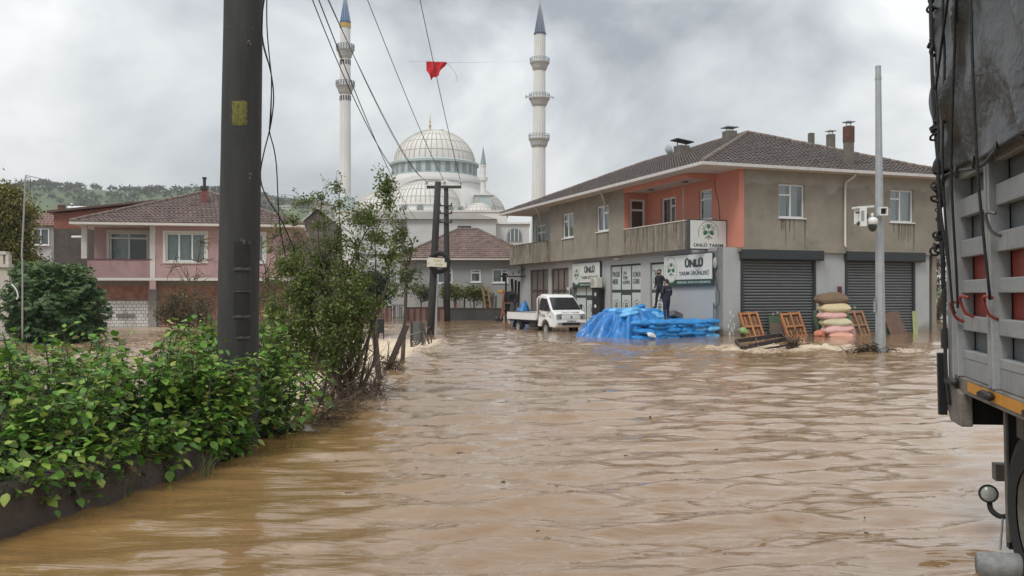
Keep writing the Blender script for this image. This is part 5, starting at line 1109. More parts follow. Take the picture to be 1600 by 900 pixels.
t, s = minaret('farther minaret with blue spire and gold band, rising behind the bush left of the dome', 538, 539.5, 200, 8.0, 9.2, 310, 36, -14, [(70, 92, 28), (127, 148, 29)], spire_b, True)
m = MB(); m.box(-1.9, 1.9, -1.9, 1.9, -1, mz(309, 200)); m.build('base', teal, t)
# ------------------------------------------------------------------ poles and overhead lines
tar = M('tarred_wood', (0.032, 0.031, 0.030), 0.75, 0.35, 5, 0.5, 40, stretch=(1, 1, 0.15), streak=0.45, scol=(0.075, 0.065, 0.055), streak_scale=(6, 6, 0.5))
PY = 10.45
PB = Vector(((371-800)/FPX*PY, PY, -0.5)); 
pole = thing('wooden_pole', 'thick black tarred utility pole in the foreground rising out of the leafy shrubs', 'pole', (PB.x, PB.y, -0.5), 0)
top = Vector(((380.5-800)/FPX*(PY+0.05), PY+0.05, 1.75+460*PY/FPX)); dz = (top-W(371.5, 560, PY)); dirp = dz/dz.z
m = MB(); r0 = 0.240; n = 40; pts = [dirp*(z)+Vector((0, 0, 0)) for z in np.linspace(0, 8.5, 40)]
off = W(371.5, 560, PY)-Vector(pole.location); base_off = off-dirp*off.z
pts = [base_off+dirp*z for z in np.linspace(0, 8.5, 60)]
m.tube(pts, [r0*(1-0.0125*z+0.012*math.sin(z*1.7+1)*0.3) for z in np.linspace(0, 8.5, 60)], 40)
for i_, v in enumerate(m.v):
    k = vnoise(np.array(v[0]*14.0+v[1]*9), np.array(v[2]*1.3), 5); c = pts[i_//40]; f = 1+0.03*(float(k)-0.5); m.v[i_] = (c[0]+(v[0]-c[0])*f, c[1]+(v[1]-c[1])*f, v[2])
m.build('shaft', tar, pole, smooth=True)
def pole_pt(px, py, lift=0.0):        # point on the pole's surface in pole space
    o = Vector((0, 0, EYE)); d = Vector(((px-800)/FPX, 1, -(py-HOR)/FPX)); best = None
    z = 0
    for t in np.arange(PY-0.6, PY+0.2, 0.005):
        p = o+d*t-Vector(pole.location); c = base_off+dirp*p.z; r = r0*(1-0.0125*p.z)
        if (Vector((p.x, p.y, 0))-Vector((c.x, c.y, 0))).length < r+lift: return p, c, r
    return p, c, r
def curved_patch(px0, px1, py0, py1, th, mat, name, jag=0.0, seed=1):
    r_ = random.Random(seed); m = MB(); nx, nz_ = 8, 10; vs = []
    pa, c, r = pole_pt((px0+px1)/2, (py0+py1)/2, 0.0); za = pole_pt((px0+px1)/2, py1)[0].z; zb = pole_pt((px0+px1)/2, py0)[0].z
    a0 = math.atan2(*(pole_pt(px0, (py0+py1)/2)[0]-c).yx); a1 = math.atan2(*(pole_pt(px1, (py0+py1)/2)[0]-c).yx)
    for i in range(nx+1):
        for j in range(nz_+1):
            a = a0+(a1-a0)*i/nx; z = za+(zb-za)*j/nz_
            if jag and (i in (0, nx) or j in (0, nz_)): a += r_.uniform(-1, 1)*jag; z += r_.uniform(-1, 1)*jag*r
            c2 = base_off+dirp*z; rr = r*1.005+th*(1 if 0 < i < nx and 0 < j < nz_ else 0.1); vs.append((c2.x+rr*math.cos(a), c2.y+rr*math.sin(a), z))
    m.add(vs, [(i*(nz_+1)+j, (i+1)*(nz_+1)+j, (i+1)*(nz_+1)+j+1, i*(nz_+1)+j+1) for i in range(nx) for j in range(nz_)]); return m.build(name, mat, pole)
curved_patch(363, 386, 158, 195, 0.006, M('mossy_yellow', (0.15, 0.14, 0.035), 0.9, 0.45, 30, 0.3, streak=0.8, scol=(0.05, 0.05, 0.03), streak_scale=(25, 25, 14)), 'yellow_patch', 0.06)
for (x0_, x1_, y0_, y1_) in ((365, 392, 418, 423), (364, 391, 493, 497), (369, 391, 526, 530), (365, 391, 455, 456.5)):
    curved_patch(x0_, x1_, y0_, y1_, 0.012, M('scarred_wood', (0.07, 0.06, 0.052), 0.8, 0.3, 30), 'scar', 0.02, 3)
for (x0_, x1_, y0_, y1_) in ((366, 391, 378, 418), (365, 391, 457, 493), (369, 391, 500, 526)):
    curved_patch(x0_, x1_, y0_, y1_, 0.002, M('worn_wood', (0.022, 0.020, 0.018), 0.85, 0.4, 25), 'worn_panel', 0.01, 4)
r_ = random.Random(2)
for (px, py, rr) in ((384, 68, 0.045), (360, 45, 0.02), (378, 43, 0.02), (394, 46, 0.02), (390, 272, 0.045), (376, 376, 0.028), (387, 380, 0.03), (380, 377, 0.03), (369, 202, 0.015), (393, 138, 0.012)):
    p, c, r = pole_pt(px, py); dd = (p-c); dd.z = 0; dd.normalize(); m = MB()
    for k in range(10):
        q = p+Vector((r_.gauss(0, rr*0.5), 0, r_.gauss(0, rr*0.6))); m.ball(q-dd*0.004, rr*r_.uniform(0.25, 0.5), 4, sq=(1, 0.7, 0.8))
    m.build('knot', M('knot_wood', (0.10, 0.09, 0.08), 0.7, 0.6, 40), pole)

def cable(name, label, pts, r, mat=cable_black, cat='cable', group=None, n=5, par=None):
    m = MB(); m.tube(pts, r, n); o = m.build(name, mat, par, smooth=True); tag(o, label, cat, group); return o
def px_path(pp, Y0, Y1, n=0):
    k = len(pp); return [W(px, py, Y0+(Y1-Y0)*i/(k-1)) for i, (px, py) in enumerate(pp)]
def smooth_path(pts, n=4):
    out = []; P = [pts[0]]+list(pts)+[pts[-1]]
    for i in range(1, len(P)-2):
        for k in range(n):
            t = k/n; a, b, c, d = P[i-1], P[i], P[i+1], P[i+2]
            out.append(0.5*((2*b)+(c-a)*t+(2*a-5*b+4*c-d)*t*t+(3*b-a-3*c+d)*t**3))
    out.append(pts[-1]); return out
cable('hanging_cable', 'black loose cable hanging beside the foreground pole, ending behind its lower half', smooth_path(px_path([(416, -20), (409, 30), (411, 65), (420, 100), (424, 118), (427, 140), (427, 165), (422, 200), (412, 240), (407, 275), (415, 305), (440, 345), (462, 395)], 10.3, 11.2)), 0.008)
cable('hanging_cable', 'black loose cable crossing the other beside the foreground pole and swinging right towards the bush', smooth_path(px_path([(417, -20), (417, 40), (421, 90), (424, 120), (424, 150), (423, 185), (421, 205), (428, 232), (432, 260), (434, 300), (437, 350), (446, 400)], 10.2, 11.0)), 0.0073)
cable('thin_wire', 'thin frayed wire hanging just right of the foreground pole between the two loose cables', smooth_path(px_path([(412, -10), (410, 60), (416, 90), (424, 115), (423, 160), (421, 195)], 10.2, 10.7)), 0.004)

# the far H-pole with its cross arm
def utility(label, px_t, py_t, px_b, Y, rt, rb):
    b = W(px_b, HOR, Y); b.z = 0; tp = W(px_t, py_t, Y); t = thing('power_pole', label, 'pole', b); m = MB(); d = tp-b
    m.tube([d*(-0.12), d*0.3, d*0.7, d], [rb, rb*0.95+rt*0.05, (rb+rt)/2, rt], 14); m.build('shaft', tar, t, smooth=True); return t, b, tp
fp, fb, ft = utility('farther black power pole carrying the crossarm with three white insulators', 697, 291, 699, 58, 0.145, 0.20)
s = 58/FPX; lt = ft-fb; pors = M('porcelain', (0.7, 0.69, 0.66), 0.3, 0.05)
m = MB(); m.box(-30*s+lt.x-3*s*0, 24*s+lt.x, -0.2, -0.1, lt.z-0.16, lt.z+0.02); m.build('crossarm', dark_iron, fp)
ins = []
for px in (667, 695, 720):
    x = (px-697)*s+lt.x; m = MB(); m.lathe([(0.03, 0), (0.03, 0.1), (0.10, 0.12), (0.06, 0.2), (0.11, 0.22), (0.09, 0.3), (0.03, 0.36)], (x, -0.15, lt.z+0.02), 12); m.build('insulator', pors, fp, smooth=True); ins.append(fb+Vector((x, -0.15, lt.z+0.3)))
for py in (322, 334, 348):
    z = EYE-(py-HOR)*s; m = MB(); m.box(-0.42+lt.x*0.9, 0.4+lt.x*0.9, -0.24, -0.17, z-0.04, z+0.04); 
    for k in (-0.38, 0.35): m.tube([(k+lt.x*0.9, -0.2, z), (k+lt.x*0.9, -0.2, z+0.18)], 0.05, 6)
    m.build('bracket', dark_iron, fp)
npole, nb, ntp = utility('nearer leaning black power pole with a tyre and cream boards hung on it', 684.5, 284, 672.5, 39, 0.135, 0.165)
d = ntp-nb; s = 39/FPX; tc_ = W(686, 410, 38.7)-nb
m = MB(); m.torus((tc_.x, -0.30, tc_.z), (0, 1, 0.05), 0.40, 0.105, 28, 10); ty = tag(m.build('old_tyre', rubber, None, smooth=True, loc=nb), 'old black tyre hung round the nearer leaning power pole above the cream boards', 'tyre')
sgc = M('cream_board', (0.62, 0.60, 0.50), 0.7, 0.1, 3, streak=0.4, scol=(0.4, 0.36, 0.22), streak_scale=(3, 3, 3))
for (pa, pb, pt, pbm, dy, rot, lab) in ((669, 694.5, 403, 411, -0.50, 4, 'upper cream direction board on the nearer leaning power pole'), (671, 698, 409.5, 417, -0.56, 3, 'lower cream direction board on the nearer leaning power pole'), (667, 672, 404, 417, -0.46, 0, 'small square cream board edge behind the two direction boards')):
    c = W((pa+pb)/2, (pt+pbm)/2, 38.4); m = MB(); w_ = (pb-pa)*38.4/FPX/2; h_ = (pbm-pt)*38.4/FPX/2; m.box(-w_, w_, dy+0.48, dy+0.51, -h_, h_)
    o = tag(m.build('direction_board', sgc, None, loc=c, rot=(0, R(rot), 0)), lab, 'sign')
    if pb-pa > 10:
        for row_, (nn, ww) in enumerate(((7, 0.045),)):
            mk = MB(); r_ = random.Random(pa)
            for k in range(nn): x = w_*0.0+k*0.05-0.12; mk.box(x, x+r_.uniform(0.015, 0.035), dy+0.474, dy+0.479, -h_*0.45, h_*r_.uniform(0.2, 0.5))
            mk.build('faded_marks', M('faded_yellow_print', (0.42, 0.36, 0.15), 0.8), o)
# paper notice and pipe right of the near pole
nt_ = thing('meter_cabinet', 'narrow pale grey cabinet column standing right behind the nearer leaning power pole', 'cabinet', W(681, 460, 57)*1); nt_.location.z = 0; s = 57/FPX
m = MB(); m.box(-6*s, 3*s, 0, 0.3, EYE-33*s*0-0.1, EYE+40*s); m.build('upper_box', zinc, nt_, bevel=0.01); m = MB(); m.box(-5*s, 2*s, 0.02, 0.28, -0.5, EYE-0.102); m.build('lower_box', zinc, nt_, bevel=0.01)

def overhead(label, a_px, a_Y, end, r=0.011, sag=0.5, ext=1.0):
    a = W(a_px[0], a_px[1], a_Y); pts = []
    for i in range(25):
        t = i/24; p = a.lerp(end, t); p.z -= sag*4*t*(1-t); pts.append(p)
    rs = [r*max(0.55, (p.y/30)**0.75) for p in pts]
    m = MB(); m.tube(pts, rs, 5); return tag(m.build('overhead_wire', cable_black, None, smooth=True), label, 'wire', 'overhead wires running to the far power pole')
overhead('overhead wire crossing the sky to the middle insulator left of the flag', (531, -110), 12, ins[1], sag=0.25)
overhead('overhead wire crossing the sky past the red flag to the right insulator', (633, -110), 12, ins[2], sag=0.18)
for dx, lab in ((0, 'left one of the bundle of overhead wires crossing the left minaret'), (4, 'middle one of the bundle of overhead wires crossing the left minaret'),):
    overhead(lab, (462+dx, -110), 12, ins[0]+Vector((0.1*dx, 0, 0)), r=0.010, sag=0.6+0.1*dx)
e_ = W(612, 262, 16); a = W(440, -130, 10); cable('overhead_wire', 'overhead wire dropping from the sky into the top of the tall bush', [a.lerp(e_, t/14)-Vector((0, 0, 0.25*4*(t/14)*(1-t/14))) for t in range(15)], 0.007, cat='wire')
e_ = W(652, 345, 50); a = W(475, -60, 14); cable('overhead_wire', 'overhead wire running past the dome base towards the mosque annexe', [a.lerp(e_, t/14)-Vector((0, 0, 0.5*4*(t/14)*(1-t/14))) for t in range(15)], 0.011, cat='wire')

# red flag on a string
fl = thing('red_flag', 'small red flag hanging from a string against the sky between the minarets', 'flag', W(682, 96, 30)); s = 30/FPX
red = M('flag_red', (0.55, 0.02, 0.03), 0.8, 0.12, 4); m = MB(); n = 16; vs = []
edge_ = [(0, -14), (2, -19), (4, -24), (6, -26), (8, -27.5), (10, -29), (12, -24), (14, -23.5), (16, -22.5), (18, -22.5), (20, -20), (22, -17), (24, -14), (26, -10), (28, -6), (30, -3), (31, -1)]
for i, (ex, ey) in enumerate(edge_):
    for j in range(9):
        t = j/8; x = (-16+ex*1.0)*s+0.01*math.sin(i); z = (t*ey+0.0)*s*(1 if i else 1)-0.001*i; vs.append((x+t*0.04*math.sin(i*0.9), 0.07*math.sin(i*0.8+t*3)*t+0.03*math.sin(i*1.9), z))
m.add(vs, [(i*9+j, (i+1)*9+j, (i+1)*9+j+1, i*9+j+1) for i in range(n) for j in range(8)]); m.build('cloth', red, fl, smooth=True)
m = MB()
m.torus((-0.02, -0.055, -0.20), (0, 1, 0), 0.001, 0.001, 4, 3)
a = W(666, 95.5, 30); b = W(697, 98, 30); c = W(835, 96, 90)
cable('flag_string', 'thin string holding the red flag, running right to the nearer minaret', [W(640, 96, 30), a, b, W(760, 97.5, 60), c], 0.004, M('string', (0.25, 0.25, 0.26), 0.8), 'string')
cable('loose_string', 'short loose string hanging down from the right corner of the red flag', smooth_path([b, W(706, 106, 30), W(713, 118, 30), W(714, 127, 30)]), 0.006, M('string', (0.25, 0.25, 0.26), 0.8), 'string')

# thin left post with its wire
lp = thing('thin_post', 'thin pale bent pole in front of the left tree carrying one wire', 'pole', (W(35, 0, 30).x, 30, 0))
m = MB(); m.tube([Vector(p)-Vector(lp.location) for p in smooth_path([W(35, 415, 30)-Vector((0, 0, 2.5)), W(35, 415, 30), W(34, 400, 30), W(37, 340, 30), W(40, 274, 30)])], 0.028, 8); m.build('shaft', M('pale_post', (0.33, 0.31, 0.30), 0.7), lp, smooth=True)
m = MB(); m.tube([W(40, 277, 30)-Vector(lp.location), W(47, 278, 30)-Vector(lp.location), W(48, 292, 30)-Vector(lp.location)], 0.012, 4); m.build('insulator_hook', dark_iron, lp)
cable('service_wire', 'service wire running from the thin left post to the roof of the pink house', smooth_path([W(40, 274, 30), W(90, 286, 36), W(140, 303, 42), W(195, 318, 50)]), 0.014, M('string', (0.25, 0.25, 0.26)), 'wire')
cable('white_cable', 'pale looped cable hanging in front of the dark green fig bush', smooth_path([W(18, 444, 29), W(25, 452, 29), W(28, 462, 29), W(26, 468, 29)]), 0.022, white_pvc, 'cable')

# ------------------------------------------------------------------ grey camera pole on the right
cp = thing('camera_pole', 'tall tapered galvanised steel pole standing in breaking flood water before the shop', 'pole', (W(1376, 0, 26.6).x, 26.6, 0)); s = 26.6/FPX
m = MB(); m.lathe([(8.4*s, -0.9), (8.2*s, EYE-91*s), (4.6*s, EYE+357*s), (0.001, EYE+357*s)], (0, 0, 0), 8); m.build('shaft', zinc, cp)
cp.rotation_euler = (0, R(-0.5), 0)
m = MB(); m.tube([(4.5*s*1.0, 0, EYE+355*s), (0, 0, EYE+356*s)], 0.01, 4)
m = MB(); m.lathe([(5.0*s, EYE+336*s), (5.4*s, EYE+336*s), (5.4*s, EYE+339*s), (5*s, EYE+339*s)], (0, 0, 0), 8); m.build('collar', zinc, cp)
m = MB(); m.box(-9.6*s, -8.2*s, -0.05, 0.05, EYE-28*s, EYE-10*s); m.box(-9.5*s, -7.5*s, -0.03, 0.03, EYE-8*s, EYE-6*s); m.build('hatch', zinc, cp)
# camera housing
wcase = M('white_metal_case', (0.66, 0.68, 0.66), 0.4, 0.05); ch = thing('camera_cabinet', 'open white metal cabinet with sloping lid fixed to the grey pole', 'camera box', W(1355, 337, 26.3), R(18))
m = MB(); m.box(-16*s, 14*s, -0.02, 0.28, 12*s, 15*s); m.build('lid', wcase, ch, rot=(0, R(-5), 0), bevel=0.008)
m = MB(); m.box(-13*s, 10*s, 0.24, 0.27, -12*s, 12*s); m.box(-13*s, -12.3*s, 0.0, 0.24, -13*s, 12*s); m.box(-13*s, 10*s, 0, 0.24, -13*s, -12.4*s); m.build('case', wcase, ch)
m = MB(); m.box(0, 11*s, -0.012, 0.012, -15*s, 14*s); dr = m.build('open_door', wcase, ch, loc=(-14*s, 0.0, -2*s), rot=(0, 0, R(-62)), bevel=0.006)
m = MB(); m.box(2.5*s, 7.5*s, -0.018, -0.013, -7*s, 9*s); m.build('label_plate', M('label_grey', (0.25, 0.26, 0.27), 0.5), dr)
m = MB(); m.box(-0.13, 0.0, -0.06, 0.08, -6*s, 3*s); m.build('device', M('device_dark', (0.05, 0.055, 0.06), 0.5), ch, bevel=0.01)
m = MB(); m.tube([(-20*s, 0, 4*s), (-13*s, 0.05, 5*s)], 0.03, 8); m.tube([(-18*s, 0, -11*s), (-17*s, 0, -14*s), (-14*s, 0.02, -10*s)], 0.04, 8); m.build('lamp', M('device_dark', (0.05, 0.055, 0.06)), ch, smooth=True)
dc = thing('dome_camera', 'white security camera with black dome hanging left of the grey pole', 'security camera', W(1363.5, 345, 26.15))
m = MB(); m.lathe([(0.001, 0.10), (0.07, 0.10), (0.13, 0.06), (0.148, 0.0), (0.148, -0.08), (0.12, -0.11)], (0, 0, 0), 24); m.build('housing', wcase, dc, smooth=True)
m = MB(); m.lathe([(0.125, -0.11), (0.13, -0.17), (0.11, -0.25), (0.07, -0.30), (0.001, -0.325)], (0, 0, 0), 24); m.build('dome', M('smoked_dome', (0.03, 0.035, 0.035), 0.15), dc, smooth=True)
m = MB(); m.tube([(0, 0, 0.1), (0, 0.05, 0.2), (0.15, 0.3, 0.22)], 0.03, 8); m.build('arm', wcase, dc, smooth=True)
jb = thing('junction_box', 'small white box with a dark opening clamped to the front of the grey pole', 'box', W(1379.5, 331, 26.3))
m = MB(); 
for q in ((-7*s, 6*s, -0.1, 0.12, 5*s, 7*s), (-7*s, 6*s, -0.1, 0.12, -6*s, -4*s), (-7*s, -5*s, -0.1, 0.12, -4*s, 5*s), (4*s, 6*s, -0.1, 0.12, -4*s, 5*s)): m.box(*q)
m.build('case', wcase, jb, bevel=0.005); m = MB(); m.box(-5*s, 4*s, 0.0, 0.1, -4*s, 5*s); m.build('lens', black_metal, jb); m = MB(); m.tube([(6*s, 0, 3*s), (12*s, 0, 3.5*s)], 0.01, 4); m.tube([(6*s, 0, -1*s), (12*s, 0, -1*s)], 0.01, 4); m.build('bolt', zinc, jb)
m = MB(); m.box(-10*s, 12*s, 0.02, 0.05, 12*s, 13*s); tag(m.build('clamp_bar', zinc, None, loc=W(1379, 347, 26.35)), 'thin steel clamp bar across the grey pole above the small white box', 'bracket')

# ------------------------------------------------------------------ overturned bench in the current
bn = thing('overturned_bench', 'dark brown metal bench lying overturned in the breaking water before the pallets', 'bench', W(1190, 536, 27.9), 0)
bmat = M('bench_dark_paint', (0.030, 0.018, 0.018), 0.35, 0.3, 8); s = 28/FPX
def bp(px, py, dy=0): return W(px, py, 27.9+dy)-Vector(bn.location)
m = MB(); m.bar(bp(1149, 533.5, 0.6), bp(1221, 523, 0.6), 0.08, 0.13); m.build('slat', bmat, bn, bevel=0.01)
m = MB(); m.bar(bp(1156, 544, 0), bp(1229, 529.5, 0), 0.08, 0.13); m.build('slat', bmat, bn, bevel=0.01)
m = MB(); m.bar(bp(1174, 549, -0.3), bp(1232, 539, -0.3), 0.08, 0.06); m.build('rail', bmat, bn)
m = MB(); m.bar(bp(1149, 533, 0.6), bp(1160, 545, 0), 0.05, 0.10); m.build('end_bracket', bmat, bn); m = MB(); m.bar(bp(1221, 523, .6), bp(1230, 531, 0), 0.05, 0.10); m.build('end_bracket', bmat, bn)
m = MB(); m.bar(bp(1158, 544, 0), bp(1174, 549, -0.3), 0.09, 0.05); m.bar(bp(1174, 548, -0.3), bp(1173, 556, -0.3), 0.06, 0.06); m.build('leg', bmat, bn)
m = MB(); m.bar(bp(1229, 529, 0), bp(1236, 541, -0.3), 0.08, 0.05); m.bar(bp(1236, 537, -0.3), bp(1236, 550, -0.3), 0.08, 0.08); m.build('leg', bmat, bn)
m = MB(); m.bar(bp(1180, 528.5, .58), bp(1184, 540, 0), 0.05, 0.05); m.build('cross_bar', bmat, bn)

# ------------------------------------------------------------------ fence posts, boards and debris on the channel edge
rust = M('rusty_post', (0.07, 0.05, 0.042), 0.85, 0.35, 8, 0.4)
def post(name, label, a, b, wd=0.1, cat='post', mat=rust, hd_=None):
    m = MB(); base = Vector((a.x, a.y, 0)); m.bar(a-base, b-base, wd, hd_ or wd); return tag(m.build(name, mat, None, loc=base, bevel=0.008), label, cat)
post('fence_post', 'upright old fence post in the foam right of the bush', W(592, 592, 19), W(584, 502, 19), 0.11)
post('fence_post', 'old fence post leaning right over the white foam', W(606, 578, 21), W(636, 508, 21), 0.12)
post('fence_post', 'short slanting stake beside the post that leans right', W(610, 575, 20.6), W(618, 556, 20.6), 0.06)
post('fence_post', 'slanting iron stake crossing the grey board by the near power pole', W(672, 541, 30), W(656.5, 499, 30), 0.06)
post('fence_post', 'short upright stake at the foot of the near power pole', W(674, 536, 31), W(674, 518, 31), 0.05)
bdp = thing('fence_board', 'grey metal board standing between two stakes at the channel edge', 'board', W(654, 0, 31)*1); bdp.location.z = 0; s = 31/FPX
m = MB(); m.prism([(-11*s, -0.6), (11*s, -0.4), (11*s, EYE-44*s), (-11*s, EYE-43*s)], (0, 0, 0), (1, 0, 0), (0, 0, 1), (0, 1, 0), 0, 0.03); m.build('panel', M('grey_board', (0.10, 0.10, 0.095), 0.7, 0.2, 3), bdp)
m = MB(); m.tube([(-11.5*s, -0.03, -0.5), (-11.5*s, -0.03, EYE-39*s)], 0.035, 6); m.build('stake', rust, bdp); m = MB(); m.tube([(4*s, -0.05, -0.5), (4*s, -0.05, EYE-40*s)], 0.035, 6); m.build('stake', rust, bdp)
cable('fence_wire', 'thin sagging fence wire between the grey board and the near power pole', smooth_path([W(640, 523, 30), W(660, 517, 31), W(672, 510, 37)]), 0.008, zinc, 'wire')
gb = thing('gate_box', 'small dark metal box on legs left of the grey board behind the fence posts', 'box', W(595, 0, 36)*1); gb.location.z = 0; s = 36/FPX
m = MB(); m.box(-5*s, 5*s, -0.1, 0.1, 0.2, EYE-38*s); m.build('box', black_metal, gb, bevel=0.02)
for dx in (-4.6*s, 3.4*s): m = MB(); m.box(dx, dx+0.05, -0.03, 0.03, -0.6, EYE-29*s); m.build('leg', rust, gb)
m = MB(); m.box(-4.6*s, 4.6*s, -0.02, 0.02, EYE-32*s, EYE-30.5*s); m.build('rail', rust, gb)
rl = thing('pipe_railing', 'rusty pipe railing half under water left of the small dark box', 'railing', W(555, 0, 37)*1); rl.location.z = 0; s = 37/FPX
for py in (490, 500): m = MB(); m.tube([(-22*s, 0, EYE-(py-460)*s), (30*s, 0, EYE-(py-460)*s)], 0.03, 6); m.build('rail', rust, rl)
for dx in (-20, 3, 26): m = MB(); m.tube([(dx*s, 0, -0.6), (dx*s, 0, EYE-28*s)], 0.035, 6); m.build('post', rust, rl)
r_ = random.Random(9)
dw = M('driftwood', (0.15, 0.115, 0.08), 0.9, 0.3, 6, 0.3)
for (pp, Y, r0, lab) in (([(478, 650), (530, 628), (575, 615), (610, 606)], 15.0, 0.022, 'long pale branch lying along the road edge with forked tip'), ([(505, 668), (545, 640), (590, 632), (612, 628)], 14.2, 0.018, 'darker twig lying below the long pale branch'), ([(560, 640), (585, 600), (592, 560)], 15.2, 0.02, 'bent twig standing up from the debris by the road edge'),
        ([(548, 600), (580, 575), (600, 556)], 17.5, 0.025, 'thick broken branch leaning against the upright fence post'), ([(575, 545), (600, 560), (625, 575)], 19.0, 0.012, 'thin forked branch caught between the fence posts')):
    pts = smooth_path(px_path(pp, Y, Y+0.6)); m = MB(); m.tube(pts, [r0*(1-0.6*i/(len(pts)-1)) for i in range(len(pts))], 6)
    for k in range(5):
        i = r_.randrange(3, len(pts)-1); q = pts[i]; m.tube([q, q+Vector((r_.uniform(-.15, .25), r_.uniform(-.1, .1), r_.uniform(-.1, .25)))], [r0*0.45, r0*0.15], 4)
    tag(m.build('driftwood_branch', dw, None, smooth=True), lab, 'branch')
m = MB(); r_ = random.Random(3)
def strand(c, L_, r0, flat=0.35):
    a = r_.uniform(0, 6.28); d = Vector((math.cos(a), math.sin(a), r_.gauss(0, flat)))*L_*0.5; o = Vector((r_.gauss(0, .05), r_.gauss(0, .05), r_.gauss(0, .06))); m.tube([c-d, c+o, c+d], [r0, r0, r0*0.5], 3, cap=False)
for k in range(230):
    t = r_.random(); px = 500+100*t+r_.gauss(0, 14); py = 668-58*t+r_.gauss(0, 9); g = G(px, min(700, max(595, py))); g.z = abs(r_.gauss(0, 0.10))+0.02; strand(g, r_.uniform(0.15, 0.6), r_.uniform(0.003, 0.008))
for k in range(230): g = Vector((r_.gauss(-2.75, 0.28), r_.gauss(15.2, 0.7), abs(r_.gauss(0.25, 0.25)))); strand(g, r_.uniform(0.2, 0.8), r_.uniform(0.003, 0.010), 1.2)
for k in range(200): g = W(1352+r_.gauss(8, 16), 550, 26.6); g.z = abs(r_.gauss(0.06, 0.07)); strand(g, r_.uniform(0.2, 0.7), r_.uniform(0.006, 0.014))
for k in range(90): g = W(1238+r_.gauss(0, 4), 550, 27.6); g.z = abs(r_.gauss(0.1, 0.15)); strand(g, r_.uniform(0.2, 0.5), r_.uniform(0.006, 0.014), 1.0)
for k in range(90): g = W(612+r_.gauss(0, 10), 570, 20.5); g.z = abs(r_.gauss(0.1, 0.1)); strand(g, r_.uniform(0.2, 0.6), r_.uniform(0.004, 0.010), 0.6)
tag(m.build('straw_debris', M('wet_straw', (0.085, 0.06, 0.036), 0.9, 0.4, 5), None), 'tangled wet straw and twigs washed up along the road edge and round the poles', 'debris', kind='stuff')
# low stone wall at lower left
sw = thing('stone_wall', 'low mossy dark concrete wall below the leafy shrubs at the lower left', 'wall', (-3.66, 6.4, 0))
pts_ = [(-4.6, 1.5), (-4.12, 4.0), (-3.66, 6.4), (-3.36, 7.7), (-3.12, 8.9), (-2.95, 10.0)]; tops = [0.40, 0.40, 0.38, 0.34, 0.27, 0.12]
stone_m = M('mossy_stone', (0.085, 0.065, 0.055), 0.95, 0.45, 3.0, 0.9, 22, streak=0.7, scol=(0.035, 0.04, 0.022), streak_scale=(3, 3, 3))
vs = []; fs = []; rows = 90; r_ = np.random.default_rng(5)
for i in range(rows+1):
    t = i/rows*(len(pts_)-1); a = min(int(t), len(pts_)-2); f = t-a; x = pts_[a][0]*(1-f)+pts_[a+1][0]*f+3.66; y_ = pts_[a][1]*(1-f)+pts_[a+1][1]*f-6.4; zt = tops[a]*(1-f)+tops[a+1]*f
    prof_ = [(0.0, -0.6), (0.0, -0.05), (-0.01, zt*0.5), (-0.02, zt*0.85), (-0.05, zt*0.98), (-0.12, zt), (-0.22, zt-0.01), (-0.30, zt), (-0.34, zt-0.1), (-0.35, -0.3)]
    for (dx, z) in prof_: vs.append((x+dx+0.05*(float(vnoise(np.array(y_*6.0), np.array(z*9+dx*5), 2))-0.5), y_+0.02*r_.normal(), z+0.035*(float(vnoise(np.array(y_*5.0+9), np.array(dx*12), 3))-0.5)))
k = len(prof_)
fs = [(i*k+j, (i+1)*k+j, (i+1)*k+j+1, i*k+j+1) for i in range(rows) for j in range(k-1)]+[tuple(rows*k+j for j in range(k))]
m = MB(); m.add(vs, fs); o = m.build('wall', stone_m, sw, smooth=True); fix_normals(o)
# ------------------------------------------------------------------ white pickup truck
TH = Vector((0.46, -0.888, 0)).normalized(); ang = math.atan2(TH.y, TH.x)
corner = Vector((2.04, 42.0, 0)); left_n = Vector((-TH.y, TH.x, 0))     # vehicle's left = away from the near side
pk = thing('pickup_truck', 'white flatbed pickup truck parked in flood water before the shop', 'pickup truck', corner-TH*5.0+left_n*0.87, ang)
pk.location.z = -0.22
carp = M('white_car_paint', (0.78, 0.78, 0.76), 0.25, 0.03, 2, spec=0.6, streak=0.25, scol=(0.5, 0.45, 0.38), streak_scale=(1, 1, 2), sthr=0.62); wglass = M('car_glass', (0.025, 0.03, 0.032), 0.06, 0.2, 3, spec=0.8); trim = M('black_trim', (0.025, 0.025, 0.027), 0.55, 0.15, 6)
# cab outline in x (forward) and z, wheel arch notch included
fx = 3.95
arc = [(fx+0.02+0.40*math.cos(a), 0.36+0.40*math.sin(a)) for a in [math.pi*(1-i/10) for i in range(11)]]
prof = [(3.22, 0.42)]+[(x, max(z, 0.42)) for x, z in arc]+[(4.86, 0.40), (4.98, 0.46), (5.0, 0.62), (4.97, 0.80), (4.93, 1.02), (4.80, 1.14), (4.62, 1.20), (4.02, 1.86), (3.86, 1.94), (3.50, 1.985), (3.28, 1.96), (3.20, 1.86)]
def wid(z): return 0.86 if z < 1.1 else 0.86-(z-1.1)*0.16
m = MB(); n = len(prof)
vs = [(x, -wid(z), z) for x, z in prof]+[(x, wid(z), z) for x, z in prof]
m.add(vs, [tuple(range(n-1, -1, -1)), tuple(range(n, 2*n))]+[(i, (i+1) % n, n+(i+1) % n, n+i) for i in range(n)])
cab = m.build('cab', carp, pk, bevel=0.045); fix_normals(cab)
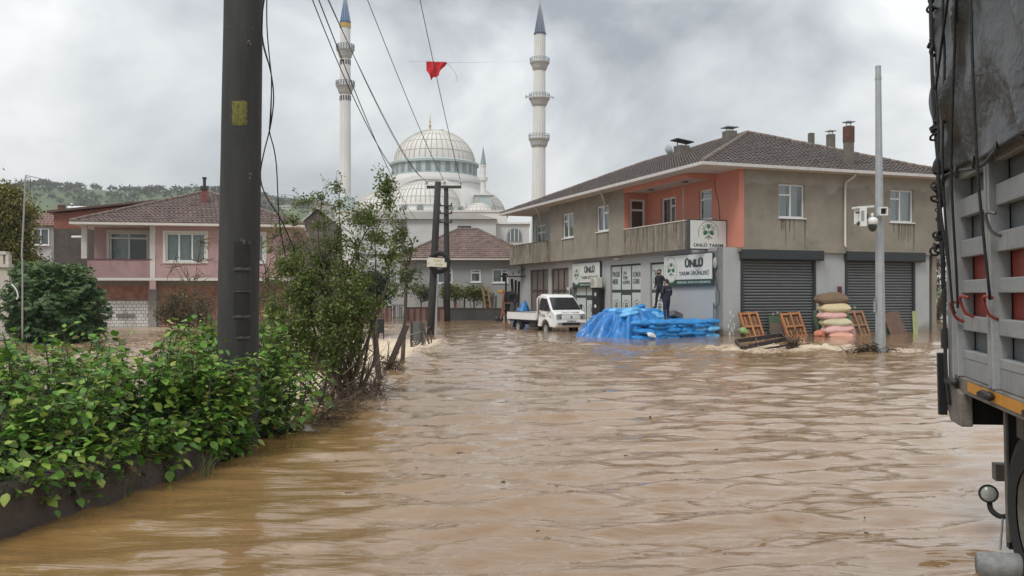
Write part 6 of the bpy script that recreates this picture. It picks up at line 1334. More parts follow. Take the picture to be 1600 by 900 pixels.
def on_side(pts, sgn, th, mat, name, par=None):
    m = MB(); lo = [(x, sgn*(wid(z)+0.001), z) for x, z in pts]; hi = [(x, sgn*(wid(z)+th), z) for x, z in pts]; n = len(pts)
    m.add(lo+hi, [tuple(range(n)), tuple(range(2*n-1, n-1, -1))]+[(i, (i+1) % n, n+(i+1) % n, n+i) for i in range(n)]); o = m.build(name, mat, par or pk); fix_normals(o); return o
for sg in (-1, 1):
    on_side([(3.40, 1.22), (4.42, 1.18), (4.40, 1.28), (3.98, 1.76), (3.46, 1.80), (3.38, 1.70)], sg, 0.008, wglass, 'side_window')
    d_ = on_side([(3.30, 0.52), (3.315, 0.52), (3.315, 1.20), (3.33, 1.84), (3.315, 1.84), (3.30, 1.2)], sg, 0.004, trim, 'door_gap')
    on_side([(3.33, 1.06), (3.50, 1.06), (3.50, 1.11), (3.33, 1.11)], sg, 0.03, trim, 'door_handle')
    on_side([(4.40, 0.90), (4.52, 0.90), (4.52, 0.94), (4.40, 0.94)], sg, 0.012, trim, 'side_marker')
m = MB()     # windscreen on the sloping face between hood and roof
a = Vector((4.62, 0, 1.20)); b = Vector((4.02, 0, 1.86)); nn = Vector((0.66, 0, 0.60)).normalized()
q = [a.lerp(b, 0.05)+Vector((0, -0.79, 0)), a.lerp(b, 0.05)+Vector((0, 0.79, 0)), a.lerp(b, 0.93)+Vector((0, 0.67, 0)), a.lerp(b, 0.93)+Vector((0, -0.67, 0))]
m.add([p+nn*0.002 for p in q]+[p+nn*0.014 for p in q], [(3, 2, 1, 0), (4, 5, 6, 7), (0, 1, 5, 4), (1, 2, 6, 5), (2, 3, 7, 6), (3, 0, 4, 7)]); ws = m.build('windscreen', wglass, pk)
for y0, y1 in ((-0.65, -0.1), (0.0, 0.55)):
    m = MB(); m.bar(a.lerp(b, 0.06)+nn*0.03+Vector((0, y0, 0)), a.lerp(b, 0.18)+nn*0.03+Vector((0, y1, 0)), 0.02, 0.015); m.build('wiper', trim, ws)
for sg in (-1, 1):
    m = MB(); m.box(4.20, 4.28, min(sg*0.90, sg*1.06), max(sg*0.90, sg*1.06), 1.18, 1.48); mo = m.build('mirror', trim, pk, bevel=0.03)
    m = MB(); m.tube([(4.32, sg*0.84, 1.25), (4.24, sg*0.93, 1.25)], 0.02, 6); m.build('mirror_arm', trim, mo)
    m = MB(); y0, y1 = sorted((sg*0.50, sg*0.80)); m.add([(4.975, y0, 0.78), (4.975, y1, 0.78), (4.945, y0, 1.02), (4.90, y1, 1.05), (4.99, y0, 0.78), (4.985, y1, 0.78), (4.957, y0, 1.02), (4.93, y1, 1.05)], [(0, 1, 3, 2), (4, 5, 7, 6), (0, 1, 5, 4), (2, 3, 7, 6), (0, 2, 6, 4), (1, 3, 7, 5)]); h = m.build('headlight', M('headlamp_clear', (0.35, 0.37, 0.38), 0.15, 0.3, 20, metal=0.3), pk); fix_normals(h)
    m = MB(); m.ball((4.975, sg*0.6, 0.88), 0.055, 6, sq=(.5, 1, 1)); m.build('lamp_reflector', M('lamp_chrome', (0.12, 0.12, 0.13), 0.2, metal=0.8), h, smooth=True)
    m = MB(); y0, y1 = sorted((sg*0.52, sg*0.74)); m.box(4.99, 5.03, y0, y1, 0.55, 0.64); m.build('fog_lamp', M('fog_glass', (0.25, 0.26, 0.27), 0.2), pk, bevel=0.01)
m = MB(); m.box(4.975, 5.012, -0.50, 0.50, 0.50, 0.645); m.build('lower_grille', trim, pk, bevel=0.01)
m = MB(); m.box(4.95, 4.99, -0.46, 0.46, 0.81, 0.985); gr = m.build('front_panel', carp, pk, bevel=0.012)
m = MB(); m.box(4.905, 4.965, -0.70, 0.70, 1.01, 1.02); m.build('panel_gap', trim, pk)
m = MB(); m.lathe([(0.05, 0), (0.05, 0.012), (0.001, 0.015)], (0, 0, 0), 16); m.build('badge', M('chrome', (0.5, 0.5, 0.52), 0.2, metal=0.9), pk, loc=(4.992, 0, 0.90), rot=(0, R(90), 0))
m = MB(); m.box(5.013, 5.022, -0.26, 0.26, 0.64, 0.75); pl = m.build('number_plate', M('plate_white', (0.6, 0.6, 0.6), 0.5), pk); text('81 AEK 126', 0.07, (5.023, 0, 0.695), (0, 1, 0), (0, 0, 1), M('plate_print', (0.03, 0.03, 0.03), 0.6), pl, width=0.44)
text('ÜNLÜ TARIM', 0.085, (4.86, 0, 1.10), (0, 1, 0), (-0.55, 0, 0.83), sdark, pk, width=0.95, off=0.035)
m = MB(); m.box(4.5, 5.0, -0.87, 0.87, 0.36, 0.40)
text('ÜNLÜ\nTARIM', 0.17, (3.82, -0.862, 0.97), (1, 0, 0), (0, 0, 1), sdark, pk, width=0.34, off=0.004); emblem(pk, (3.56, -0.866, 0.97), (1, 0, 0), (0, 0, 1), 0.09, sdark, sdark)
# bed
m = MB(); m.box(0.02, 3.05, -0.84, 0.84, 0.70, 0.76); m.build('bed_floor', M('bed_steel', (0.45, 0.45, 0.44), 0.6, 0.2, 4), pk)
side_m = MB(); side_m.box(0, 3.06, 0, 0.035, 0, 0.36); side_m.box(0, 3.06, 0.036, 0.05, 0.14, 0.18); 
o = side_m.build('side_board', carp, pk, loc=(0.02, -0.84, 0.74), rot=(0, 0, 0)); o.rotation_euler = (0, 0, 0); o.location = (0.02, -0.875, 0.72)
o2 = side_m.build('side_board', carp, pk, loc=(3.08, 0.875, 0.72), rot=(0, 0, math.pi))
m = MB(); m.box(0, 0.035, -0.87, 0.87, 0.72, 1.08); m.build('tailboard', carp, pk)
for y_ in (-0.89, 0.84): m = MB(); m.box(0.0, 3.08, y_, y_+0.05, 1.085, 1.10); m.build('rubber_edge', trim, pk)
m = MB(); m.box(0, 0.05, -0.84, 0.84, 1.085, 1.10); m.build('rubber_edge', trim, pk)
m = MB(); m.tube([(3.12, -0.8, 0.72), (3.12, -0.8, 1.75), (3.12, -0.72, 1.85), (3.12, 0.72, 1.85), (3.12, 0.8, 1.75), (3.12, 0.8, 0.72)], 0.03, 8); m.tube([(3.12, -0.8, 1.3), (3.12, 0.8, 1.3)], 0.02, 6); m.build('headboard_frame', carp, pk, smooth=True)
m = MB(); m.box(0.05, 4.2, -0.42, -0.32, 0.46, 0.62); m.box(0.05, 4.2, 0.32, 0.42, 0.46, 0.62); m.box(0.1, 3.1, -0.8, 0.8, 0.62, 0.699); m.build('chassis', trim, pk)
m = MB(); m.box(2.2, 2.9, -0.78, -0.45, 0.35, 0.60); m.build('fuel_tank', trim, pk, bevel=0.04); m = MB(); m.box(0.05, 0.10, -0.80, -0.76, 0.45, 0.70); m.build('rear_hanger', carp, pk)
tyre = MB(); tyre.lathe([(0.20, -0.09), (0.30, -0.095), (0.335, -0.07), (0.335, 0.07), (0.30, 0.095), (0.20, 0.09)], (0, 0, 0), 28); ty_me = tyre.mesh('tyre', rubber, True)
rim = MB(); rim.lathe([(0.205, -0.07), (0.19, -0.075), (0.16, -0.03), (0.07, -0.05), (0.001, -0.055)], (0, 0, 0), 20); 
rm_me = rim.mesh('rim', M('steel_rim', (0.45, 0.45, 0.46), 0.35, 0.3, 14, metal=0.5), True)
for x_, y_ in ((fx+0.02, -0.74), (fx+0.02, 0.74), (1.05, -0.70), (1.05, 0.70)):
    t_ = inst(ty_me, 'wheel', pk, (x_, y_, 0.335), (R(-90) if y_ < 0 else R(90), 0, 0)); 
    inst(rm_me, 'rim', t_, (0, 0, 0), (R(180), 0, 0) if False else (0, 0, 0))
for sg in (-1, 1):
    m = MB(); m.lathe([(0.42, -0.14), (0.42, 0.14)], (0, 0, 0), 16, 0, math.pi); m.build('mudguard', trim, pk, loc=(1.05, sg*0.72, 0.30), rot=(R(90), 0, 0))

# ------------------------------------------------------------------ blue sacks and tarpaulin
def pillow(L_, W_, H_, seed, nx=14, ny=9, ears=0.0):
    r_ = np.random.default_rng(seed); m = MB(); vs = []
    for s_ in (1, -1):
        for i in range(nx+1):
            for j in range(ny+1):
                x = -1+2*i/nx; y = -1+2*j/ny; e_ = max(0, (1-abs(x)**3.4))**0.5*max(0, (1-abs(y)**3.0))**0.42
                pin = 1-0.10*abs(x)**6; wr = 0.07*math.sin(y*9+x*2+seed)*abs(x)**3+0.05*(float(vnoise(np.array(x*4.0+seed), np.array(y*3.0), seed))-0.5)
                ex = 1+ears*abs(y)**4*0.15
                vs.append((x*L_/2*ex*(1-0.06*abs(y)**5), y*W_/2*pin*(1-0.04*math.cos(x*3)), s_*H_/2*(e_*(1+wr))+H_*0.03*math.sin(x*5+seed)))
    k = (nx+1)*(ny+1); fs = []
    for i in range(nx):
        for j in range(ny):
            a = i*(ny+1)+j; fs.append((a, a+ny+1, a+ny+2, a+1)); fs.append((k+a, k+a+1, k+a+ny+2, k+a+ny+1))
    rim_ = [i*(ny+1) for i in range(nx+1)]+[nx*(ny+1)+j for j in range(1, ny+1)]+[i*(ny+1)+ny for i in range(nx-1, -1, -1)]+[j for j in range(ny-1, 0, -1)]
    for q in range(len(rim_)): a, b = rim_[q], rim_[(q+1) % len(rim_)]; fs.append((a, b, k+b, k+a))
    m.add(vs, fs); return m
blue = M('blue_sack', (0.025, 0.22, 0.54), 0.42, 0.18, 5, 0.5, 18, spec=0.5, streak=0.4, scol=(0.10, 0.36, 0.66), streak_scale=(4, 4, 6)); blue_l = M('pale_blue_sack', (0.14, 0.42, 0.70), 0.4, 0.15, 5, 0.5, 18); sprint = M('pale_blue_print', (0.22, 0.48, 0.70), 0.5, 0.05)
bag_me = [pillow(0.84, 0.56, 0.24, k+1).mesh('sack', blue, True) for k in range(5)]; bag_pl = [pillow(0.84, 0.56, 0.24, k+11).mesh('sack', blue_l, True) for k in range(2)]
SA = Vector((8.70, 37.75, 0)); SP = Vector((-0.80, -0.60, 0)); SQ = Vector((-0.60, 0.80, 0)); r_ = random.Random(12)
sang = math.atan2(SP.y, SP.x)
def sack(p, q, z, yaw=0, lab=None, pale=False, tilt=(0, 0), me=None, sc=1.0, grp='blue sacks stacked before the shop'):
    me = me or (r_.choice(bag_pl) if pale else r_.choice(bag_me)); loc = SA+SP*p+SQ*q; loc.z = z
    o = inst(me, 'sack', None, loc, (R(tilt[0]), R(tilt[1]), sang+yaw), (sc, sc, 1.0)); tag(o, lab, 'sack', grp); return o
ORD = [', nearest the grey pillar', ', second from the grey pillar', ', third from the grey pillar', ', fourth from the grey pillar', ', fifth from the grey pillar', ', sixth from the grey pillar', ', seventh from the grey pillar', ', eighth from the grey pillar', ', ninth from the grey pillar']
ROW = ['', 'second', 'third', 'fourth', 'fifth', 'sixth', 'seventh', 'eighth', 'ninth']
for k in range(5):
    z = 0.02+k*0.145
    lab = ['blue sack at water level in the stack front', 'blue sack in the second layer of the stack front', 'blue sack in the middle layer of the stack front', 'blue sack just below the top layer of the stack front', 'blue sack in the top layer along the stack front'][k]
    for i in range(6):
        p = 0.35+i*0.79+(0.2 if k % 2 else 0)+r_.uniform(-0.04, 0.04)
        if p > 4.35: continue
        sack(p, 0.22+r_.uniform(-0.09, 0.04), z+r_.uniform(-.015, .015), r_.uniform(-0.13, 0.13), lab+ORD[i], pale=(r_.random() < 0.14), tilt=(r_.uniform(-7, 7), r_.uniform(-5, 5)))
def ok(p, q): return -1.066-0.956*p-0.2935*q < -1.15
for j in range(1, 9):
    for i in range(-3, 6):
        p = 0.35+i*0.79+(0.3 if j % 2 else 0); q = 0.22+j*0.46
        if not ok(p-0.40, q) or p > 3.8: continue
        if j <= 4 or p < 0.6: sack(p+r_.uniform(-.04, .04), q, 0.02+4*0.145+r_.uniform(-0.015, 0.015), r_.uniform(-0.1, 0.1), 'blue sack on the flat top, %s row from the front' % ROW[j]+ORD[i+3], tilt=(r_.uniform(-4, 4), r_.uniform(-3, 3)))
# end face towards the corner of the shop
for k in range(4):
    for j in range(1, 3): sack(0.30+(0.05 if k % 2 else 0), 0.22+j*0.47, 0.02+k*0.145, r_.uniform(-0.05, 0.05), 'blue sack in the right end face, %s layer, %s from front' % (['lowest', 'second', 'third', 'fourth'][k], ROW[j]))
# upper heap that the men stand on
for k in range(3):
    z = 0.02+5*0.145+k*0.14
    for j in range(3):
        for i in range(4):
            p = 0.55+i*0.78-0.12*j+(0.2 if k % 2 else 0); q = 2.3+j*0.47+0.18*k
            if k == 2 and i == 0: continue
            if not ok(p-0.4, q): continue
            sack(p+r_.uniform(-.06, .06), q, z+r_.uniform(-.01, .01), r_.uniform(-0.25, 0.25), ['blue sack at the bottom of the upper heap', 'blue sack in the middle of the upper heap', 'blue sack on top of the upper heap'][k]+', %s row' % ['front', 'middle', 'back'][j]+ORD[i], tilt=(r_.uniform(-7, 7), r_.uniform(-5, 5)), pale=(r_.random() < 0.2))
o = sack(3.2, 2.0, 1.08, 0.4, 'pale blue printed sack lying slantwise on the front slope of the upper heap', True, (12, 4)); 
o = sack(3.5, 1.75, 0.93, 0.2, 'blue sack with torn edge just below the slanting printed sack', True, (10, 6))
o = sack(3.3, 3.2, 1.20, 0.9, 'blue sack tipped up at the left crown of the upper heap', False, (12, -14)); q_ = W(998, 481, 40.2); o.location = (q_.x, 40.2, 1.12)
c_ = W(1055, 493, 38.6); m = MB(); m.box(-0.28, 0.28, -0.2, 0.2, -0.12, 0.12); tag(m.build('crate', M('dark_crate', (0.12, 0.10, 0.095), 0.7, 0.2), None, loc=(c_.x, c_.y, 0.86), rot=(R(-8), R(18), 0.6), bevel=0.02), 'grey brown crate tipped on the sacks right of the man in navy', 'crate')
c_ = W(1018, 524, 34.6); bg_ = pillow(0.35, 0.25, 0.16, 77).build('plastic_bag', M('white_plastic', (0.5, 0.52, 0.52), 0.5, 0.15, 9, 0.5), None, smooth=True, loc=(c_.x, c_.y, 0.18), rot=(0.5, 0.2, 0.4)); tag(bg_, 'small white plastic bag caught at the foot of the blue sack stack', 'bag')

# tarpaulin thrown over the left part of the heap
tp = thing('blue_tarpaulin', 'blue tarpaulin draped in folds over the left side of the sack heap', 'tarpaulin', (5.0, 38.4, 0))
tarp_m = M('blue_tarp', (0.012, 0.15, 0.42), 0.33, 0.3, 2.5, 0.9, 9, spec=0.6, streak=0.25, scol=(0.04, 0.32, 0.62), streak_scale=(1.5, 1.5, 1.5))
ctrl = [(-180, 2.3), (-150, 2.35), (-125, 2.5), (-105, 3.0), (-92, 3.4), (-78, 3.45), (-62, 2.6), (-40, 1.8), (0, 1.6), (60, 2.0), (110, 2.2), (150, 2.4), (180, 2.3)]
nA, nR = 320, 60; vs = []
for i in range(nA):
    a = -math.pi+2*math.pi*i/nA; ad_ = math.degrees(a); Rr = np.interp(ad_, [c[0] for c in ctrl], [c[1] for c in ctrl])
    for j in range(nR+1):
        t = j/nR; pl_ = 0.46; s_ = min(1, max(0, (t-pl_)/(1-pl_)))
        h = 1.10*(1-s_**1.15)-0.06; fold = (-1.1*abs(math.sin(a*11+1.5*math.sin(a*4)+t*0.8))+0.5+math.sin(a*17+2.0*math.sin(a*5)+t*1.5)*0.5+math.sin(a*31+1.3+3*math.sin(a*3))*0.3+0.4*math.sin(a*9+t*4))
        rr = Rr*(t if t < pl_ else pl_+(1-pl_)*(0.15*s_+0.85*s_**(0.9)))*(1+0.085*fold*s_)
        x, y_ = rr*math.cos(a), rr*math.sin(a); cr_ = float(vnoise(np.array(x*2.2+40), np.array(y_*2.2), 4))-0.5; c2 = abs(float(vnoise(np.array(x*3.7), np.array(y_*3.7+11), 6))-0.5)
        z = h+0.17*fold*math.sin(math.pi*min(1, s_*1.1)) + 0.22*cr_*(1-s_*0.5)-0.24*c2
        vs.append((x, y_, max(-0.25, z if j < nR else -0.2)))
k = nR+1; m = MB(); m.add(vs, [(i*k+j, ((i+1) % nA)*k+j, ((i+1) % nA)*k+j+1, i*k+j+1) for i in range(nA) for j in range(nR)]); o = m.build('sheet', tarp_m, tp, smooth=True); fix_normals(o)

# ------------------------------------------------------------------ the two men
def person(label, loc, rz, J, mats_f, hair_mat, cap=False):
    """J joints (m, local, facing -Y); one skinned continuous body"""
    t = thing('person', label, 'person', loc, rz)
    V = []; E = []; RD_ = []; idx = {}
    def v(n_, p, r): idx[n_] = len(V); V.append(p); RD_.append(r)
    for n_, p, r in J['v']: v(n_, p, r)
    E = [(idx[a], idx[b]) for a, b in J['e']]
    me = bpy.data.meshes.new('body'); me.from_pydata(V, E, []); o = bpy.data.objects.new('body', me); COL.objects.link(o)
    md = o.modifiers.new('skin', 'SKIN'); sk = me.skin_vertices[0].data
    for i, r in enumerate(RD_): sk[i].radius = (r, r) if not hasattr(r, '__len__') else r
    sk[idx['pelvis']].use_root = True
    ss_ = o.modifiers.new('sub', 'SUBSURF'); ss_.levels = ss_.render_levels = 2
    dg = bpy.context.evaluated_depsgraph_get(); dg.update(); nm = bpy.data.meshes.new_from_object(o.evaluated_get(dg)); bpy.data.objects.remove(o)
    nm.name = 'body'; nm.materials.clear()
    for mt in mats_f['mats']: nm.materials.append(mt)
    for p in nm.polygons: p.material_index = mats_f['pick'](p.center); p.use_smooth = True
    b = link(nm, 'body', t)
    return t, b, idx, V
skin_m = M('skin', (0.42, 0.25, 0.18), 0.6, 0.1, 8); jack = M('black_jacket', (0.012, 0.015, 0.017), 0.8, 0.3, 6, 0.5, 30); trou = M('black_trousers', (0.012, 0.012, 0.014), 0.85, 0.3, 6, 0.4, 30); navy = M('navy_jacket', (0.012, 0.018, 0.032), 0.75, 0.3, 6, 0.5, 30); navt = M('navy_trousers', (0.014, 0.018, 0.04), 0.8, 0.3, 6, 0.4, 30)
shoe = M('dark_shoe', (0.03, 0.028, 0.027), 0.6, 0.2); shoe_l = M('sandal_brown', (0.25, 0.16, 0.12), 0.7, 0.2); hair_m = M('dark_hair', (0.012, 0.010, 0.009), 0.7, 0.4, 30, 0.5, 60)
def body_joints(stance, lean, arms, head_yaw=0.0, hs=1.0):
    """stance: foot positions [(x,y)]*2, arms: list of (elbow, wrist)"""
    v = [('pelvis', (0, 0, 0.95), (0.155, 0.12)), ('waist', (0, 0.0, 1.10), (0.15, 0.115)), ('chest', (0, lean, 1.30), (0.185, 0.13)), ('upper', (0, lean*1.2, 1.43), (0.13, 0.10)), ('neck', (0, lean*1.1-0.01, 1.51), 0.058), ('chin', (0, lean-0.035, 1.575), (0.062, 0.072)), ('head', (0, lean-0.02, 1.65), (0.076, 0.095)), ('crown', (0, lean-0.01, 1.72), (0.06, 0.075))]
    e = [('pelvis', 'waist'), ('waist', 'chest'), ('chest', 'upper'), ('upper', 'neck'), ('neck', 'chin'), ('chin', 'head'), ('head', 'crown')]
    for s_, (fxx, fyy) in zip((-1, 1), stance):
        k = 'L' if s_ > 0 else 'R'; v += [('hip'+k, (s_*0.095, 0, 0.88), 0.105), ('knee'+k, (s_*0.10+fxx*0.45, fyy*0.4-0.03, 0.48), 0.068), ('ank'+k, (s_*0.10+fxx, fyy+0.01, 0.09), 0.048), ('heel'+k, (s_*0.10+fxx, fyy+0.03, 0.045), 0.045), ('toe'+k, (s_*0.12+fxx*1.05, fyy-0.17, 0.035), (0.042, 0.032))]
        e += [('pelvis', 'hip'+k), ('hip'+k, 'knee'+k), ('knee'+k, 'ank'+k), ('ank'+k, 'heel'+k), ('heel'+k, 'toe'+k)]
    for s_, (el, wr, hd2) in zip((-1, 1), arms):
        k = 'L' if s_ > 0 else 'R'; v += [('sh'+k, (s_*0.20, lean, 1.42), 0.068), ('el'+k, el, 0.052), ('wr'+k, wr, 0.034), ('palm'+k, hd2, (0.040, 0.022))]
        e += [('upper', 'sh'+k), ('sh'+k, 'el'+k), ('el'+k, 'wr'+k), ('wr'+k, 'palm'+k)]
        d = (Vector(hd2)-Vector(wr)).normalized(); sx = Vector((0, 1, 0))
        for f_ in range(4):
            o0 = Vector(hd2)+sx*(0.03-0.02*f_); L2 = (0.068, 0.078, 0.072, 0.056)[f_]
            v += [('f%d%s' % (f_, k), tuple(o0+d*0.03), 0.010), ('g%d%s' % (f_, k), tuple(o0+d*(0.03+L2*0.5)+Vector((-s_*0.008, 0, 0))), 0.009), ('t%d%s' % (f_, k), tuple(o0+d*(0.03+L2*0.9)+Vector((-s_*0.028, 0, 0))), 0.0075)]
            e += [('palm'+k, 'f%d%s' % (f_, k)), ('f%d%s' % (f_, k), 'g%d%s' % (f_, k)), ('g%d%s' % (f_, k), 't%d%s' % (f_, k))]
        v += [('th'+k, tuple(Vector(wr)+d*0.03+Vector((-s_*0.02, -0.035, 0))), 0.012), ('tt'+k, tuple(Vector(wr)+d*0.075+Vector((-s_*0.02, -0.055, 0))), 0.009)]; e += [('wr'+k, 'th'+k), ('th'+k, 'tt'+k)]
    return {'v': v, 'e': e}
def face_parts(t, lean, beard=False, cap=False, hz=1.65):
    y = lean-0.02; m = MB(); m.ball((0, y+0.018, hz+0.035), 0.1, 8, sq=(0.90, 1.06, 0.92)); k = MB(); 
    # hair shell: only the upper and rear part
    vs, fs = m.v, [f for f in m.f if (sum(m.v[i][2] for i in f)/len(f) > hz+0.055) or (sum(m.v[i][1] for i in f)/len(f) > y+0.035 and sum(m.v[i][2] for i in f)/len(f) > hz-0.045)]
    hm = MB(); hm.add(vs, fs); hm.build('hair', hair_m, t, smooth=True)
    m = MB(); m.ball((0, y-0.105, hz-0.005), 0.018, 5, sq=(0.7, 1.0, 1.3)); m.build('nose', skin_m, t, smooth=True)
    for s_ in (-1, 1):
        m = MB(); m.ball((s_*0.034, y-0.088, hz+0.02), 0.011, 5); m.build('eye', hair_m, t, smooth=True)
        m = MB(); m.ball((s_*0.088, y+0.01, hz), 0.026, 5, sq=(0.4, 0.8, 1.2)); m.build('ear', skin_m, t, smooth=True)
    m = MB(); m.box(-0.025, 0.025, y-0.098, y-0.085, hz-0.052, hz-0.042); m.build('mouth', M('lips', (0.25, 0.10, 0.09), 0.6), t)
    if beard:
        m = MB(); m.ball((0, y-0.035, hz-0.065), 0.078, 8, sq=(0.98, 0.95, 0.72)); b = MB(); b.add(m.v, [f for f in m.f if sum(m.v[i][2] for i in f)/len(f) < hz-0.035]); b.build('beard', hair_m, t, smooth=True)
def pick_fn(jz0, hand_z):
    def pick(c):
        if c.z > 1.50: return 0
        if c.z < 0.075: return 3
        if abs(c.x) > 0.235 and c.z < hand_z: return 0
        if c.z > jz0: return 1
        return 2
    return pick
J1 = body_joints([(-0.10, -0.05), (0.10, 0.12)], -0.02, [((-0.27, 0.06, 1.16), (-0.27, -0.04, 0.93), (-0.265, -0.06, 0.87)), ((0.27, 0.07, 1.16), (0.27, -0.03, 0.93), (0.265, -0.05, 0.87))])
pA = W(1031, 484, 40.6); t1, b1_, _, _ = person('bearded man in black jacket and trousers standing on top of the sack heap looking left', (pA.x, 40.6, 1.12), R(-50), J1, {'mats': [skin_m, jack, trou, shoe], 'pick': pick_fn(0.98, 0.92)}, hair_m)
face_parts(t1, -0.02, beard=True); t1.scale = (1, 1, 1.0)
J2 = body_joints([(-0.02, -0.04), (0.04, 0.05)], 0.0, [((-0.27, 0.02, 1.17), (-0.25, -0.12, 0.97), (-0.24, -0.15, 0.93)), ((0.27, 0.02, 1.17), (0.25, -0.10, 0.97), (0.24, -0.13, 0.92))])
pB = W(1043, 502, 36.6); t2, b2_, _, _ = person('man in navy tracksuit standing on the sacks with his back half turned to the camera', (pB.x, 36.8, 0.665), R(-145), J2, {'mats': [skin_m, navy, navt, shoe_l], 'pick': pick_fn(0.93, 0.945)}, hair_m)
face_parts(t2, 0.0); t2.scale = (0.97, 0.97, 0.97)
m = MB(); m.box(-0.12, 0.12, 0.13, 0.142, 1.28, 1.34); m.build('back_print', M('dull_teal_print', (0.06, 0.12, 0.13), 0.7), t2)

# ------------------------------------------------------------------ pallets, sacks and cloths before the shutters
wood = M('pallet_wood', (0.36, 0.155, 0.06), 0.8, 0.35, 5, 0.3, 30, stretch=(1, 1, 0.25)); wood_d = M('pallet_wood_dark', (0.15, 0.075, 0.045), 0.85, 0.35, 5, 0.3, 30)
def pallet(label, px0, px1, pyt, Yv, kind, shear, mat=wood):
    """stands on its end and leans back against the wall; the frame of the shop house turned by shear"""
    Y_ = Yv; Y_ -= 0.5; a = W(px0+4, 0, Y_); b = W(px1+4, 0, Y_); zt = EYE-(pyt-HOR)*Y_/FPX; h = (zt+0.35)*1.08; w_ = (b.x-a.x)*1.0
    t = thing('pallet', label, 'pallet', (a.x, Y_, -0.35), 0, group='wooden pallets leaning at the shutters'); t.rotation_euler = (R(-25), R(-shear*0.35), R(19))
    if kind == 'frame':     # stringers vertical with short blocks, deck boards behind
        for k, x in enumerate((0, w_/2-0.045, w_-0.09)): m = MB(); m.box(x, x+0.09, 0, 0.05, 0, h); m.build('stringer', mat, t, bevel=0.005)
        for z in (0.30, h*0.52, h-0.12):
            for x0_, x1_ in ((0.092, w_/2-0.047), (w_/2+0.047, w_-0.092)): m = MB(); m.box(x0_, x1_, 0.01, 0.05, z, z+0.09); m.build('cross_board', mat, t, bevel=0.004)
        nb_ = 8
        for k in range(nb_): x = k*(w_-0.09)/(nb_-1); m = MB(); m.box(x, x+0.085, 0.10, 0.12, 0, h); m.build('deck_board', wood_d if k % 2 else mat, t)
        for z in (0.2, h*0.5, h-0.15): m = MB(); m.box(0, w_, 0.052, 0.098, z, z+0.09); m.build('bearer', wood_d, t)
    else:
        nb_ = 8
        for k in range(nb_): x = k*(w_-0.10)/(nb_-1); m = MB(); m.box(x, x+0.10, 0, 0.022, 0, h); m.build('deck_board', mat, t, bevel=0.004)
        for z in (0.1, h*0.5, h-0.12): m = MB(); m.box(0, w_, 0.024, 0.11, z, z+0.09); m.build('bearer', wood_d, t)
    return t
pallet('leftmost wooden pallet leaning at the left roller shutter beside the corner pillar', 1166, 1200, 487, 37.9, 'frame', 8)
pallet('wooden pallet leaning at the right edge of the left shutter beside the sack pile', 1231, 1268, 488, 38.4, 'frame', 10)
pallet('wooden pallet leaning right of the sack pile at the right shutter', 1333, 1368, 485, 39.0, 'frame', 6, M('pallet_wood_grey', (0.25, 0.14, 0.08), 0.85, 0.35, 5, 0.3))
pallet('rightmost pallet with closely set brown boards leaning at the right shutter', 1393, 1424, 488, 39.5, 'deck', 12, M('pallet_brown', (0.13, 0.075, 0.055), 0.8, 0.3, 5, 0.3))
r_ = random.Random(6)
for (px0, px1, pyt, pyb, colr, lab, ex, pnch) in (
        (1291, 1331, 518, 530, (0.62, 0.33, 0.24), 'orange pink sack at the bottom of the sack pile partly in the water', 0.0, 2), (1284, 1331, 508, 521.5, (0.60, 0.36, 0.33), 'pink sack second from the bottom of the sack pile', 0.0, 3),
        (1282, 1328, 497, 510.5, (0.50, 0.46, 0.30), 'greenish cream sack in the middle of the sack pile', 0.0, 4), (1278, 1321, 487, 499.5, (0.58, 0.36, 0.32), 'pink sack above the middle of the sack pile', 0.0, 5),
        (1279, 1327, 473.5, 489, (0.54, 0.45, 0.27), 'cream yellow sack directly below the brown sack', 0.0, 6), (1274, 1323, 458, 476, (0.15, 0.10, 0.06), 'plump brown hessian sack on top of the sack pile', 0.0, 7)):
    Y_ = 37.3; s = Y_/FPX; L2 = (px1-px0)*s; H2 = (pyb-pyt)*s*1.12; me = pillow(L2, 0.6, H2, pnch, ears=1.0).mesh('sack', M('sack_%s' % lab.split(' sack')[0].replace(' ', '_'), colr, 0.85, 0.12, 6, 0.6, 14, streak=0.35, scol=tuple(c*0.55 for c in colr), streak_scale=(4, 4, 4)), True)
    o = inst(me, 'grain_sack', None, W((px0+px1)/2, (pyt+pyb)/2, Y_), (R(r_.uniform(-3, 3)), R(r_.uniform(-3, 3)), R(8+r_.uniform(-8, 8)))); tag(o, lab, 'sack', 'coloured sacks piled between the shutters')
def bag(label, px, py, Y_, w_, d_, h_, mat, rot, cat='sack', name='filled_bag', seed=3): o = pillow(w_, d_, h_, seed, ears=1).build(name, mat, None, smooth=True, loc=W(px, py, Y_), rot=rot); return tag(o, label, cat)
bag('pale pink sack standing upright against the right side of the sack pile', 1327, 514, 37.7, 0.75, 0.5, 0.35, M('pale_pink_sack', (0.55, 0.33, 0.31), 0.85, 0.12, 6, 0.5, 14), (R(0), R(75), R(10)))
bag('small salmon sack lying at the left foot of the sack pile', 1282, 522, 37.4, 0.42, 0.4, 0.32, M('salmon_sack', (0.55, 0.21, 0.13), 0.85, 0.15, 6, 0.5, 14), (0, R(10), R(20)))
gnet = M('green_net', (0.07, 0.12, 0.07), 0.8, 0.3, 9, 0.5); lime = M('lime_plastic', (0.22, 0.33, 0.12), 0.5, 0.25, 6, 0.5)
bag('crumpled light green bag between the corner pillar and the leftmost pallet', 1162, 517, 37.6, 0.34, 0.30, 0.26, lime, (R(20), R(15), R(30)), 'bag', 'plastic_bag', 8)
